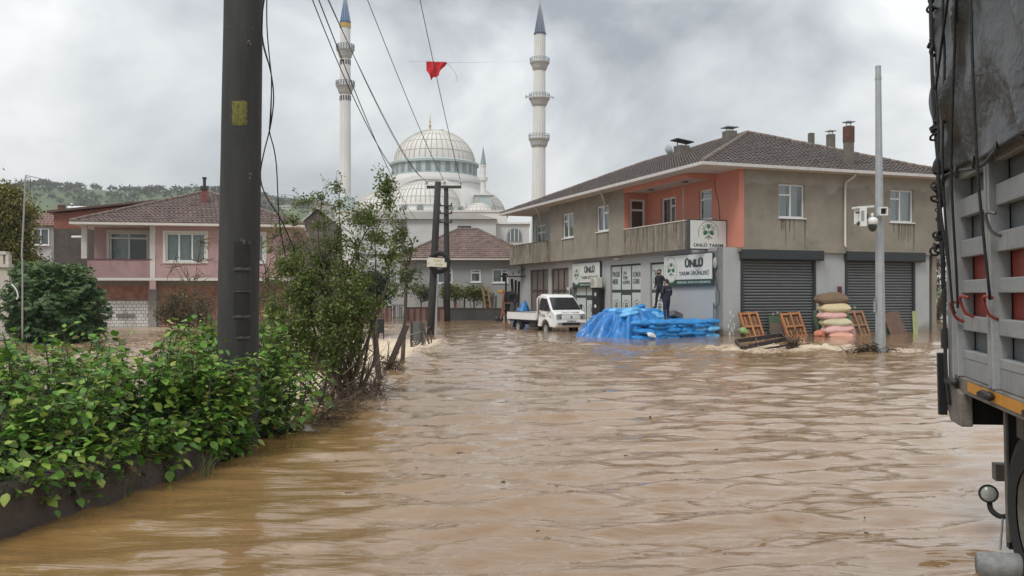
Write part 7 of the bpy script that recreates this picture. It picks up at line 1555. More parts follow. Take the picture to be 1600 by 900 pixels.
bag('green net sack squeezed behind the left side of the sack pile', 1277, 502, 38.0, 0.95, 0.35, 0.25, gnet, (0, R(80), R(10)), 'sack', 'net_sack', 5)
bag('green net sack behind the right side of the sack pile', 1325, 499, 38.3, 0.8, 0.4, 0.25, gnet, (0, R(70), R(-10)), 'sack', 'net_sack', 6)
def board(label, px0, px1, py0, py1, Y_, mat, name='board', lean=-10, cat='board', yaw=15):
    s = Y_/FPX; w_ = (px1-px0)*s; zt = EYE-(py0-HOR)*s; m = MB(); nx = 8; vs = []
    m.box(0, w_, 0, 0.03, 0, zt+0.4); o = m.build(name, mat, None, loc=(W(px0, 0, Y_).x, Y_, -0.4), rot=(R(lean), 0, R(yaw)), bevel=0.005); return tag(o, label, cat)
board('dull brown sheet standing between the first two pallets', 1206, 1236, 504, 525, 38.2, M('brown_sheet', (0.12, 0.09, 0.07), 0.85, 0.2, 3))
board('dark green sheet behind the gap between the two left pallets', 1205, 1238, 493, 525, 38.6, gnet, 'sheet')
board('dark green sheet right of the grey pole at the right shutter', 1384, 1402, 494, 525, 39.4, gnet, 'sheet')
board('yellowish green translucent sheet between the rightmost pallet and the grey pillar', 1428, 1437, 486, 525, 39.75, M('yellow_green_sheet', (0.33, 0.36, 0.18), 0.6, 0.15, 3), 'sheet', -4)
wp = M('white_plastic', (0.5, 0.52, 0.52)); 
for px, py, lab in ((1208, 491, 'small white cup on the green sheet between the left pallets'), (1215, 489, 'tiny white cup beside the other cup on the green sheet'), (1335.5, 481, 'small white cup at the top of the pallet right of the sack pile')):
    m = MB(); m.lathe([(0.001, -0.05), (0.04, -0.05), (0.055, 0.05)], (0, 0, 0), 12); tag(m.build('cup', wp, None, smooth=True, loc=W(px, py, 38.5)), lab, 'cup')

# ------------------------------------------------------------------ yard left of the shop: canopy, machine, ladders, tarp, vines
cn = thing('canopy', 'dark corrugated lean-to canopy at the far end of the shop house', 'canopy', (W(783, 0, 60).x, 60, 0), 0); s = 60/FPX; mc_ = M('dark_corrugated', (0.045, 0.05, 0.055), 0.6, 0.2, 4)
m = MB(); n = 28; vs = []
for i in range(n+1):
    x = 40*s*i/n; z0 = EYE+32*s+ (10*s)*i/n; d = 0.03*(i % 2); vs += [(x, 0, z0-6*s*0+d), (x, 3.5, z0+4*s+d)]
m.add(vs, [(2*i, 2*i+2, 2*i+3, 2*i+1) for i in range(n)]); m.build('sheet', mc_, cn)
m = MB()
for k in range(5): m.box(k*9*s, k*9*s+0.08, 0.01, 3.4, EYE+(28+2.2*k)*s, EYE+(30+2.2*k)*s)
m.box(-0.05, 41*s, -0.04, 0.0, EYE+27*s, EYE+29*s); m.build('purlin', black_metal, cn); m = MB(); m.box(6*s, 9*s, 0, 0.12, -0.9, EYE+27*s); m.build('post', black_metal, cn)
mcn = thing('farm_machine', 'rusty farm machine with yellow hood and dark hopper under the canopy', 'farm machine', (W(782, 0, 57).x, 57, 0), 0); s = 57/FPX
yel = M('worn_yellow', (0.45, 0.25, 0.03), 0.6, 0.25, 6); rst = M('rusty_orange', (0.25, 0.10, 0.05), 0.8, 0.3, 6)
m = MB(); m.box(-4*s, 4*s, 0, 0.4, EYE+2*s, EYE+7*s); m.build('hood', yel, mcn, bevel=0.05); m = MB(); m.tube([(2*s, 0, EYE-38*s), (4*s, 0, EYE-10*s), (6*s, 0.1, EYE+6*s)], 0.07, 6); m.build('strut', rst, mcn); m = MB(); m.tube([(0, -0.1, EYE-38*s), (7*s, 0, EYE-20*s)], 0.05, 6); m.build('strut', rst, mcn)
m = MB(); m.prism([(6*s, EYE-12*s), (21*s, EYE-12*s), (23*s, EYE+5*s), (5*s, EYE+5*s)], (0, 0, 0), (1, 0, 0), (0, 0, 1), (0, 1, 0), 0.2, 1.0); m.build('hopper', black_metal, mcn, bevel=0.03)
m = MB(); m.box(4*s, 20*s, 0.1, 0.9, EYE-14*s, EYE-12.3*s); m.box(3*s, 19*s, 0.1, 0.9, EYE-33*s, EYE-31*s); m.build('frame_rail', rst, mcn); m = MB(); m.box(6*s, 17*s, 0.3, 0.9, EYE-30.5*s, EYE-14.5*s); m.build('engine', black_metal, mcn, bevel=0.05)
m = MB(); m.torus((20*s, 0.0, EYE-6*s), (0.3, 1, 0), 0.30, 0.07, 20, 8); m.build('wheel', rubber, mcn, smooth=True); m = MB(); m.ball((-5*s, 0, EYE-38*s), 0.16, 6); m.ball((1*s, 0, EYE-39*s), 0.14, 6); m.build('castor', dark_iron, mcn, smooth=True)
s = 56/FPX; m = MB(); vs = []; nA = 24
for j in range(9):
    for i in range(nA): a = 2*math.pi*i/nA; t = j/8; rr = (13*s*(1-t**2.2)+0.02)*(1+0.08*math.sin(a*7+t*3)); vs.append((rr*math.cos(a)+t*0.25, rr*math.sin(a)*0.8, -0.4+(31*s+0.3)*t))
m.add(vs, [(j*nA+i, j*nA+(i+1) % nA, (j+1)*nA+(i+1) % nA, (j+1)*nA+i) for j in range(8) for i in range(nA)]+[tuple(8*nA+i for i in range(nA))]); tag(m.build('covered_heap', tarp_m, None, smooth=True, loc=(W(814, 0, 56).x, 56, 0.25)), 'blue tarp covered heap beside the farm machine at the far end of the shop', 'tarpaulin')
m = MB(); m.prism([(0, 0), (11*s, 0), (9*s, 22*s), (3*s, 24*s)], (0, 0, 0), (1, 0, 0), (0, 0, 1), (0, 1, 0), 0, 0.5); tag(m.build('dark_sack', M('dark_grey_sack', (0.07, 0.07, 0.075), 0.8, 0.2), None, loc=(W(795, 0, 56.5).x, 56.5, 0.3), bevel=0.08), 'dark grey covered sack between the farm machine and the blue covered heap', 'sack')
r_ = random.Random(8)
for k, (px, pt, pb, mt) in enumerate(((764, 462, 500, dk), (769, 458, 500, dk), (775, 462, 500, dk), (800, 436, 480, dark_iron), (805, 438, 485, dark_iron), (810, 440, 480, rust))):
    lab = ['leftmost dark plank leaning at the grey house wall', 'middle dark plank leaning at the grey house wall', 'right dark plank leaning at the grey house wall', 'dark iron bar standing under the canopy, left of three', 'dark iron bar standing under the canopy, middle of three', 'rusty bar standing under the canopy, right of three'][k]
    a = W(px+r_.uniform(-2, 2), pb, 61.5); b = W(px+r_.uniform(-1, 3), pt, 62.2); m = MB(); m.bar(a, b, 0.16, 0.06); tag(m.build('plank', mt, None), lab, 'plank')
ld = thing('wooden_ladder', 'pale wooden ladder leaning by the grey house right of the vine', 'ladder', (W(757, 0, 61).x, 61, 0), 0); s = 61/FPX
lw_ = M('ladder_wood', (0.35, 0.22, 0.12), 0.8, 0.2, 6)
for dx in (0, 8*s): m = MB(); m.bar((dx+4*s, 0, EYE-38*s), (dx-4*s, 0.6, EYE+12*s), 0.09, 0.05); m.build('stile', lw_, ld)
for k in range(6): t = 0.1+k*0.16; m = MB(); x = 4*s-8*s*t; m.bar((x, 0.6*t, EYE-38*s+50*s*t), (x+8*s, 0.6*t, EYE-38*s+50*s*t), 0.04, 0.04); m.build('rung', lw_, ld)
m = MB(); m.prism([(-2.5*s, -0.5), (2.5*s, -0.5), (2*s, EYE-5*s), (-2*s, EYE-4*s)], (0, 0, 0), (1, 0, 0), (0, 0, 1), (0, 1, 0), 0, 0.3); tag(m.build('brick_pier', M('orange_brick_pier', (0.32, 0.13, 0.08), 0.9, 0.2, 4), None, loc=(W(711, 0, 62.5).x, 62.5, 0), bevel=0.02), 'orange brick pier behind the dark garden wall right of the far pole', 'pier')
m = MB(); m.prism([(-3*s, -0.5), (3*s, -0.5), (4*s, EYE+4*s), (-2*s, EYE+1*s)], (0, 0, 0), (1, 0, 0), (0, 0, 1), (0, 1, 0), 0, 0.3); tag(m.build('orange_panel', M('orange_brick_pier', (0.32, 0.13, 0.08)), None, loc=(W(760, 0, 62.5).x, 62.5, 0), bevel=0.02), 'faded orange panel behind the dark garden wall beside the wooden ladder', 'panel')
# ------------------------------------------------------------------ lorry on the right
LX = Vector((-0.249, -0.968, 0)); lang = math.atan2(LX.y, LX.x)
lo = thing('lorry', 'grey slatted lorry with grey tarpaulin and red boards at the right edge', 'lorry', (3.27, 6.5, 0), rot=(R(0), 0, lang))
# local frame: +x towards the camera along the side, +y away from the visible side, z up (the body leans slightly towards the road)
lean_m = Matrix.Rotation(R(2.2), 4, 'X')
lgrey = M('lorry_grey_paint', (0.29, 0.30, 0.30), 0.5, 0.12, 4, 0.2, 30, streak=0.5, scol=(0.12, 0.105, 0.09), streak_scale=(8, 8, 1.5)); lred = M('lorry_red_paint', (0.27, 0.04, 0.028), 0.55, 0.2, 5, 0.15, 30, streak=0.4, scol=(0.12, 0.03, 0.02), streak_scale=(5, 5, 5)); ldirt = M('lorry_dirty_frame', (0.16, 0.145, 0.125), 0.85, 0.3, 5, 0.4, 25, streak=0.6, scol=(0.07, 0.055, 0.04), streak_scale=(5, 5, 3))
lrec = M('lorry_inner_panel', (0.14, 0.15, 0.155), 0.6, 0.15, 4)
tarp_g = M('grey_tarpaulin', (0.046, 0.047, 0.048), 0.36, 0.12, 3, 1.0, 13, spec=0.6, streak=0.0, scol=(0.085, 0.087, 0.088), streak_scale=(1.5, 1.5, 0.8))
def L_(pt): return pt
LEN = 6.6; WID = 2.45
def lb(name, mat, x0, x1, y0, y1, z0, z1, par=lo, bev=0.006):
    m = MB(); m.box(x0, x1, y0, y1, z0, z1); o = m.build(name, mat, par, bevel=bev); return o
body = lo
# bottom board and sills
lb('bottom_board', lgrey, 0.10, LEN, -0.005, 0.05, 1.17, 1.30)
lb('bottom_rail', ldirt, -0.02, LEN, -0.035, 0.06, 1.06, 1.168)
lb('reflective_stripe', M('orange_reflector', (0.55, 0.24, 0.02), 0.5, 0.15, 6), 0.42, LEN, -0.040, -0.036, 1.09, 1.155, bev=0)
xs_post = [0.06, 0.98, 1.9, 2.82, 3.74, 4.66, 5.58, 6.5]
bands = [(1.30, 1.36, 0), (1.50, 1.60, 0), (1.76, 1.85, 0), (2.01, 2.13, 0), (2.29, 2.42, 0), (2.56, 2.68, 0)]
recs = [(1.36, 1.50, lrec), (1.60, 1.76, lred), (1.85, 2.01, lred), (2.13, 2.29, lrec), (2.42, 2.56, lrec), (2.68, 3.9, lrec)]
for i in range(len(xs_post)-1):
    xa = xs_post[i]+0.121; xb = xs_post[i+1]-0.001
    for (z0, z1, _) in bands: lb('slat', lgrey, xa, xb, -0.008, 0.05, z0, z1)
    for (z0, z1, mt) in recs: lb('recess_panel', mt, xa, xb, 0.075, 0.09, z0-0.02, z1+0.02, bev=0)
for x in xs_post:
    m = MB(); m.box(x, x+0.045, -0.045, 0.07, 1.17, 3.9); m.box(x+0.075, x+0.12, -0.045, 0.07, 1.17, 3.9); m.box(x+0.046, x+0.074, -0.015, 0.07, 1.17, 3.9); po_ = m.build('post', lgrey, lo, bevel=0.006)
    m = MB(); m.tube([(x-0.03, -0.07, 1.13), (x+0.14, -0.07, 1.13)], 0.028, 8); m.lathe([(0.045, 0), (0.045, 0.03)], (x+0.06, -0.08, 1.12), 10); m.build('latch', dark_iron, po_, smooth=True)
# rear end: frame, mudguard corner, floor, far side, chassis
lb('rear_post', lgrey, -0.10, 0.055, -0.05, 0.10, 0.96, 3.95); lb('rear_post', lgrey, -0.10, 0.055, WID-0.1, WID+0.05, 0.96, 3.95)
lb('tailgate', lrec, -0.06, -0.02, 0.1, WID-0.1, 1.1, 3.9); lb('bed_floor', ldirt, -0.02, LEN, 0.061, WID, 1.10, 1.17)
lb('far_side', lgrey, 0.06, LEN, WID-0.03, WID+0.02, 1.17, 3.9); lb('headboard', lgrey, LEN-0.04, LEN, 0.09, WID-0.04, 1.17, 3.9)
m = MB(); m.prism([(-0.16, 1.06), (-0.02, 1.12), (0.30, 1.06), (0.30, 0.83), (-0.03, 0.83), (-0.16, 0.93)], (0, 0, 0), (1, 0, 0), (0, 0, 1), (0, 1, 0), -0.06, 0.02); m.build('corner_guard', ldirt, lo, bevel=0.01)
lb('cross_beam', black_metal, -0.02, 0.18, 0.03, WID-0.03, 0.83, 1.05); lb('cross_beam', black_metal, 1.2, 1.35, 0.05, WID-0.05, 0.9, 1.05); lb('underrun_bar', ldirt, -0.0, 0.1, 0.2, WID-0.2, 0.42, 0.54)
lb('chassis_rail', black_metal, 0, LEN, 0.7, 0.8, 0.78, 1.05); lb('chassis_rail', black_metal, 0, LEN, 1.65, 1.75, 0.78, 1.05)
lb('mud_flap', rubber, 0.62, 0.65, 0.15, 0.78, 0.13, 1.02); lb('flap_edge', ldirt, 0.61, 0.66, 0.128, 0.149, 0.13, 1.0)
tw = MB(); tw.lathe([(0.28, -0.13), (0.40, -0.145), (0.48, -0.12), (0.50, -0.09), (0.50, 0.09), (0.48, 0.12), (0.40, 0.145), (0.28, 0.13)], (0, 0, 0), 40)
for k in range(40): a = 2*math.pi*k/40; tw.bar((0.502*math.cos(a), 0.502*math.sin(a), -0.1), (0.502*math.cos(a), 0.502*math.sin(a), 0.1), 0.045, 0.012, up=(math.cos(a), math.sin(a), 0))
tw_me = tw.mesh('wheel', rubber, False); rw = MB(); rw.lathe([(0.285, -0.12), (0.25, -0.10), (0.22, -0.02), (0.10, 0.02), (0.09, -0.08), (0.001, -0.09)], (0, 0, 0), 24); rw_me = rw.mesh('rim', ldirt, True)
for x in (1.20, 2.55):
    for y_ in (0.24, WID-0.24): o = inst(tw_me, 'wheel', lo, (x, y_, 0.42), (R(-90) if y_ < 1 else R(90), 0, 0)); inst(rw_me, 'rim', o)
lb('number_plate', M('plate_blue_white', (0.30, 0.33, 0.38), 0.5), 0.655, 0.662, 0.2, 0.55, 0.5, 0.62, bev=0)
m = MB(); m.tube([(1.0, -0.13, 0.07), (1.0, 0.3, 0.07)], 0.085, 16); m.build('air_tank', M('dull_tank', (0.22, 0.225, 0.22), 0.6, 0.3, 12, 0.3, 30, streak=0.5, scol=(0.10, 0.08, 0.06), streak_scale=(8, 8, 8)), lo, smooth=True)
# side marker lamp on a rubber arm
m = MB(); m.tube(smooth_path([Vector((0.48, 0.20, 0.27)), Vector((0.44, 0.14, 0.25)), Vector((0.38, 0.10, 0.28)), Vector((0.36, 0.095, 0.34))]), 0.018, 8); ar = m.build('lamp_arm', rubber, lo, smooth=True)
m = MB(); m.lathe([(0.001, -0.05), (0.045, -0.04), (0.062, -0.01), (0.062, 0.02), (0.052, 0.02), (0.050, 0.012)], (0, 0, 0), 24); lm_ = m.build('lamp_housing', rubber, ar, smooth=True, loc=(0.36, 0.09, 0.385), rot=(R(8), R(78), 0))
m = MB(); m.lathe([(0.050, 0.013), (0.04, 0.02), (0.001, 0.024)], (0, 0, 0), 24); m.build('lamp_lens', M('lamp_lens_grey', (0.35, 0.36, 0.33), 0.2, 0.2, 30), lm_, smooth=True) if False else m.build('lamp_lens', M('lamp_lens_grey', (0.35, 0.36, 0.33), 0.2, 0.2, 30), ar, smooth=True, loc=(0.36, 0.09, 0.385), rot=(R(8), R(78), 0))
lb('lamp_bracket', black_metal, 0.45, 0.52, 0.17, 0.22, 0.05, 0.46); m = MB(); m.tube([(0.46, 0.15, 0.25), (0.46, 0.13, 0.03)], 0.008, 5); m.build('stay', zinc, lo)
# tarpaulin over the top, with folds
hem = 2.56; nx, nz_ = 130, 60; vs = []; r_ = np.random.default_rng(8)
for i in range(nx+1):
    x = -0.12+(LEN+0.1)*(i/nx)**1.5
    for j in range(nz_+1):
        t = j/nz_; zh = hem+0.03*math.sin(x*4)+0.10*(float(vnoise(np.array(x*0.9), np.array(3.0), 8))-0.5); z = zh+(4.02-zh)*t
        d = 0.055*(float(fbm(np.array(x*1.6+z*0.9), np.array(z*2.2-x*0.5), 4, 14))-0.45)+0.018*math.sin(z*9+x*5+3*math.sin(x*3))+0.015*abs(math.sin(x*6.5+z*1.5))
        d += 0.045*math.exp(-((x*0.95-(z-2.9)*0.75-0.35)/0.05)**2)        # a long diagonal crease
        vs.append((x, -0.07-d*1.5-0.02*math.sin(math.pi*t), z))
    for j, (y_, z) in enumerate(((0.02, 4.08), (0.6, 4.25), (WID/2, 4.32), (WID-0.6, 4.25), (WID, 4.08), (WID+0.05, 3.2), (WID+0.07, 2.6))): vs.append((x, y_, z+0.03*math.sin(x*3+j)))
k = nz_+8; m = MB(); m.add(vs, [(i*k+j, (i+1)*k+j, (i+1)*k+j+1, i*k+j+1) for i in range(nx) for j in range(k-1)]+[tuple(j for j in range(k))]); tg = m.build('tarpaulin', tarp_g, lo, smooth=True); fix_normals(tg); md = tg.modifiers.new('s', 'SOLIDIFY'); md.thickness = 0.008
m = MB(); m.tube([(x, -0.115-0.01*math.sin(x*9), hem+0.03*math.sin(x*4)-0.005) for x in np.linspace(-0.1, LEN, 80)], 0.012, 5); m.build('hem_rope', M('hem_grey', (0.05, 0.05, 0.052), 0.7), tg, smooth=True)
eye_m = M('eyelet', (0.2, 0.2, 0.2), 0.4, metal=0.7)
for x in (0.35, 0.75, 1.2, 1.7, 2.3): m = MB(); m.torus((x, -0.15, hem-0.01), (0.4, 1, 0), 0.035, 0.008, 14, 6); m.build('eyelet_ring', dark_iron, tg, smooth=True)
# ropes
rope = M('black_rubber_rope', (0.014, 0.014, 0.016), 0.6, 0.3, 30, 0.4, 60)
def lrope(pts, r=0.011, name='rope', mat=rope): m = MB(); m.tube(smooth_path([Vector(p) for p in pts], 5), r, 7); return m.build(name, mat, lo, smooth=True)
lrope([(0.62, -0.16, 4.02), (0.56, -0.17, 3.6), (0.50, -0.15, 3.36), (0.36, -0.15, 2.6), (0.30, -0.10, 1.75), (0.28, -0.075, 1.62)], 0.009)
lrope([(1.3, -0.17, 4.05), (0.95, -0.17, 3.6), (0.84, -0.16, 3.35), (0.62, -0.15, 2.6), (0.46, -0.10, 1.9), (0.36, -0.075, 1.66)], 0.009)
lrope([(0.24, -0.16, 3.2), (0.25, -0.15, 2.9), (0.22, -0.15, 2.5), (0.24, -0.12, 2.1), (0.22, -0.09, 1.9)], 0.009)
lrope([(0.24, -0.16, 3.2), (0.42, -0.17, 3.34), (0.6, -0.17, 3.55), (1.0, -0.17, 3.95), (1.15, -0.16, 4.03)], 0.009)
lrope([(1.30, -0.17, 3.9), (1.28, -0.15, 2.6), (1.22, -0.08, 1.72)], 0.009)
for dx in (0, 0.03, 0.055): lrope([(0.00+dx, -0.14, 4.0), (-0.03+dx, -0.13, 3.2), (0.02+dx*0.4, -0.11, 2.55), (-0.02+dx, -0.09, 1.9), (-0.06+dx, -0.08, 1.2), (-0.03+dx, -0.07, 0.95)], 0.008)
lrope([(0.14, -0.11, 2.55), (0.05, -0.10, 2.45), (0.0, -0.11, 2.3), (0.04, -0.10, 2.05), (0.0, -0.09, 1.8)], 0.016)
for (x, z) in ((0.0, 3.55), (0.01, 2.95), (0.02, 2.5), (-0.02, 3.9), (0.0, 2.15)):
    m = MB(); rr_ = random.Random(int(z*100))
    for q in range(6): m.torus((x+rr_.gauss(0, .02), -0.12+rr_.gauss(0, .01), z+rr_.gauss(0, .05)), (rr_.gauss(0, 1), rr_.gauss(0, 1), rr_.gauss(0, 1)), rr_.uniform(0.02, 0.04), 0.009, 10, 5)
    m.build('rope_knot', rope, lo, smooth=True)
m = MB()
for q in range(14): m.torus((-0.085+0.004*math.sin(q), -0.10, 2.75-q*0.034), (1, 0, 0) if q % 2 else (0, 1, 0), 0.015, 0.005, 10, 5)
m.build('chain', dark_iron, lo, smooth=True)
for (z0, z1) in ((3.35, 3.6), (2.85, 3.0), (2.4, 2.55), (3.75, 3.95), (1.35, 1.5), (0.98, 1.12)): lb('hinge', dark_iron, -0.15, -0.101, -0.09, 0.02, z0, z1)
lb('hanging_plate', black_metal, -0.15, -0.101, -0.12, -0.06, 0.86, 1.32)
for (x, z, mt) in ((0.22, 1.66, lred), (0.50, 1.70, lred), (1.10, 1.70, lred), (1.2, 2.2, eye_m), (2.1, 1.7, lred)):
    m = MB(); m.tube(smooth_path([Vector((x, -0.01, z-0.10)), Vector((x, -0.06, z-0.07)), Vector((x+0.01, -0.09, z+0.01)), Vector((x+0.04, -0.09, z+0.04)), Vector((x+0.07, -0.05, z+0.03))]), 0.010, 7); m.build('hook', mt, lo, smooth=True)
# lean the upper body a little towards the road
import bmesh
for o in [c for c in lo.children_recursive if c.type == 'MESH']:
    pass
lo.rotation_euler = (Matrix.Rotation(lang, 4, 'Z') @ Matrix.Rotation(R(1.2), 4, 'X')).to_euler()

# ------------------------------------------------------------------ vegetation
g_near = [(0.16, 0.12, 0.04), (0.05, 0.12, 0.022), (0.075, 0.18, 0.026), (0.11, 0.25, 0.034), (0.15, 0.31, 0.045), (0.20, 0.36, 0.055), (0.28, 0.42, 0.07), (0.36, 0.42, 0.09)]
lm_near = leaf_mat('shrub_leaf', g_near, 0.42, trans=0.3); lm_obj = leaf_mat('shrub_leaf_single', g_near, 0.42, attr=False, trans=0.3)
stem_m = M('green_stem', (0.05, 0.06, 0.025), 0.8, 0.3, 8)
leaf_me = [fastmesh('leaf', T_OVATE[0]*(1, 1, s_), np.array(T_OVATE[1]), lm_obj, smooth=True) for s_ in (1.0, -0.8, 1.8)]
def shrub(label, stems, seed, group='leafy shrubs behind the low stone wall', size=0.088, n_obj=300):
    """stems: list of (x, y, height, lean)"""
    global rng
    keep = rng; rng = np.random.default_rng(seed); cx = np.mean([q[0] for q in stems]); cy = np.mean([q[1] for q in stems])
    t = thing('leafy_shrub', label, 'shrub', (cx, cy, 0), group=group); m = MB(); P = []; D = []; Nn = []; S = []
    for (x, y_, h, lx, ly) in stems:
        b = Vector((x-cx, y_-cy, 0.0)); e_ = b+Vector((lx, ly, h)); pts = curve_pts(b, e_, 6, 0.07); m.tube(pts, [0.009*(1-0.75*i/6)+0.001 for i in range(7)], 5, cap=False)
        nl = int(h/0.033); 
        for k in range(nl):
            tt = 0.10+0.90*(k+rng.random())/nl; q = tt*6; a = int(min(q, 5)); p = pts[a].lerp(pts[a+1], q-a); ang_ = k*2.4+rng.normal()*0.5
            for s_ in (0, math.pi):
                d = np.array((math.cos(ang_+s_), math.sin(ang_+s_), 0.25+rng.normal()*0.35)); ln = 0.04+0.13*rng.random()*(1-0.5*tt)
                pp = np.array(p)+d*ln; P.append(pp); D.append(d*0.8+(0, 0, -0.35)+rng.normal(size=3)*0.25); Nn.append(np.array((0, 0, 1.0))+d*0.25+rng.normal(size=3)*0.35); S.append(size*rng.uniform(0.4, 1.3)*(1.15-0.25*tt))
                if ln > 0.06: m.tube([p, Vector(pp)], [0.003, 0.002], 3, cap=False)
    P = np.array(P); D = np.array(D); Nn = np.array(Nn); S = np.array(S)
    m.build('stems', stem_m, t)
    vis = -P[:, 1]*0.6+P[:, 0]*0.15+P[:, 2]*0.9+rng.random(len(P))*0.25+S*3; order = np.argsort(-vis); sel = order[:n_obj]; rest = order[n_obj:]
    for i in sel:
        d = Vector(D[i]).normalized(); x = d.cross(Vector(Nn[i])).normalized(); z = x.cross(d); M4 = Matrix((x, d, z)).transposed().to_4x4(); s_ = float(S[i]); M4 = Matrix.Translation(Vector(P[i])) @ M4 @ Matrix.Scale(s_, 4)
        o = bpy.data.objects.new('leaf', leaf_me[int(i) % 3]); COL.objects.link(o); o.parent = t; o.matrix_local = M4
    if len(rest): lv = leaves('foliage', P[rest], D[rest], Nn[rest], S[rest], T_OVATE, lm_near, t); lv['kind'] = 'stuff'
    rng = keep; return t
r_ = random.Random(21)
def stemset(n, xr, yr, hfun, lx=0.25):
    out = []
    for k in range(n):
        y_ = r_.uniform(*yr); wx = np.interp(y_, [2, 6.4, 10.2, 12], [-4.5, -3.75, -2.95, -2.7]); x = wx-(0.12 if y_ > 7.2 else 0.30)-r_.random()**0.9*(xr) ; h = hfun(x, y_)*r_.uniform(0.62, 1.12); out.append((x, y_, h, r_.gauss(0.06, lx*0.5), r_.gauss(-0.05, lx*0.5)))
    return out
def overhang(y0, y1, n):
    out = []
    for k in range(n):
        y_ = r_.uniform(y0, y1); wx = np.interp(y_, [2, 6.4, 10.2, 12], [-4.5, -3.75, -2.95, -2.7]); out.append((wx-0.15, y_, r_.uniform(0.30, 0.62), r_.uniform(0.12, 0.42), r_.uniform(-0.25, 0.05)))
    return out
hA = lambda x, y_: 1.15+0.05*math.sin(x*3)
shrub('bright green leafy shrub at the far left behind the low stone wall', stemset(120, 1.9, (5.6, 7.0), lambda x, y_: 0.66+0.10*math.sin(x*4))+overhang(6.4, 7.0, 5), 31)
shrub('tall leafy shrub in the middle of the thicket left of the foreground pole', stemset(115, 2.3, (6.9, 7.9), lambda x, y_: 0.95+0.12*math.sin(x*5))+overhang(7.0, 8.0, 16), 32)
shrub('leafy shrub growing round the foot of the foreground pole', [q for q in stemset(150, 1.9, (7.7, 9.7), lambda x, y_: 1.16+0.14*math.sin(x*5))]+overhang(7.9, 9.8, 42)+[(r_.uniform(-3.35, -2.9), r_.uniform(9.2, 10.15), r_.uniform(0.6, 1.05), r_.gauss(0.0, 0.1), r_.gauss(-0.05, 0.08)) for k in range(34)], 33)
shrub('lower leafy shrub right of the foreground pole hanging over the flood', [(x+0.15, y_, h, lx+0.12, ly) for x, y_, h, lx, ly in stemset(130, 1.0, (9.3, 12.0), lambda x, y_: 0.92+0.12*math.sin(x*5)) if math.hypot(x+3.15, y_-10.45) > 0.32], 34)
shrub('yellow green leafy shrub between the foreground pole and the tall bush', [(r_.uniform(-4.4, -3.3), r_.uniform(11.0, 12.4), r_.uniform(0.9, 1.45), r_.gauss(0.1, 0.15), r_.gauss(0, 0.1)) for k in range(75)], 35)
shrub('leafy shrub in the back row at the left end of the thicket', [(r_.uniform(-8.0, -5.6), r_.uniform(8.4, 9.8), r_.uniform(0.3, 0.55), r_.gauss(0.0, 0.15), r_.gauss(0, 0.1)) for k in range(95)], 36)
# long grass hanging over the wall
gr_m = leaf_mat('grass_blade', [(0.08, 0.14, 0.04), (0.20, 0.22, 0.09), (0.30, 0.28, 0.16)], 0.6)
for (px, py, n, lab) in ((95, 800, 14, 'tuft of long grass hanging over the stone wall at its left part'), (150, 770, 12, 'tuft of long pale grass in front of the stone wall near its middle'), (330, 742, 16, 'low weedy tuft at the foot of the stone wall right of the middle'), (205, 775, 9, 'thin tuft of curved grass blades left of the low weedy tuft')):
    g = G(px, py); t = thing('grass_tuft', lab, 'grass', (g.x-0.05, g.y, 0), group='grass tufts along the stone wall'); vs = []; fs = []; r2 = random.Random(px); m = MB()
    for k in range(n):
        a = r2.gauss(0.3, 0.9); L2 = r2.uniform(0.25, 0.55); b0 = Vector((r2.gauss(0, 0.05), r2.gauss(0, 0.05), 0)); prev = None; w0 = r2.uniform(0.003, 0.007); kk = len(m.v); pts2 = []
        for i in range(7): tt = i/6; bend = tt**2*L2*r2.uniform(0.45, 0.6); pts2.append(b0+Vector((math.cos(a)*bend*1.1+0.0, -abs(math.sin(a))*bend*0.5, L2*tt*(1-0.45*tt)*1.0)))
        vv = []
        for i, p in enumerate(pts2): ww = w0*(1-i/6.5); vv += [p+Vector((-ww, 0, 0)), p+Vector((ww, 0, 0))]
        m.add(vv, [(2*i, 2*i+1, 2*i+3, 2*i+2) for i in range(6)])
    me = m.mesh('blades', gr_m); at = me.attributes.new('rnd', 'FLOAT', 'FACE'); at.data.foreach_set('value', np.repeat(np.random.default_rng(px).random(n), 6).astype(np.float32)); o = link(me, 'blades', t); o['kind'] = 'stuff'

# the tall bush on the channel edge
def blobs_px(lst, Y): return [((W(px, py, Y+dy).x, Y+dy, W(px, py, Y+dy).z), (rx*Y/FPX, ry_, rz*Y/FPX), w_) for px, py, rx, rz, ry_, dy, w_ in lst]
lm_bush = leaf_mat('bush_leaf', [(0.06, 0.095, 0.022), (0.11, 0.165, 0.035), (0.18, 0.235, 0.055), (0.27, 0.31, 0.10)], 0.5, trans=0.35)
BY = 15.0
tb = thing('tall_bush', 'tall dense green bush hanging over the flooded channel beside the road edge', 'bush', (0, 0, 0))
base = (W(540, 620, BY).x, BY, 0.0)
tb.location = base
rel = lambda bl: [((c[0]-base[0], c[1]-base[1], c[2]-base[2]), r, w_) for c, r, w_ in bl]
bl = rel(blobs_px([(597, 300, 24, 42, 0.3, 0, 1.5), (570, 350, 48, 40, 0.45, 0.2, 2.2), (612, 395, 28, 40, 0.3, 0, 1.3), (525, 410, 70, 50, 0.7, 0.2, 5), (470, 440, 55, 55, 0.7, 0.2, 7), (548, 470, 50, 48, 0.6, 0, 6), (500, 510, 75, 50, 0.7, -0.2, 9), (445, 520, 45, 60, 0.7, 0, 5), (530, 535, 36, 36, 0.5, -0.1, 4), (500, 560, 70, 32, 0.6, -0.1, 6), (440, 560, 40, 35, 0.6, 0.2, 3)], BY))
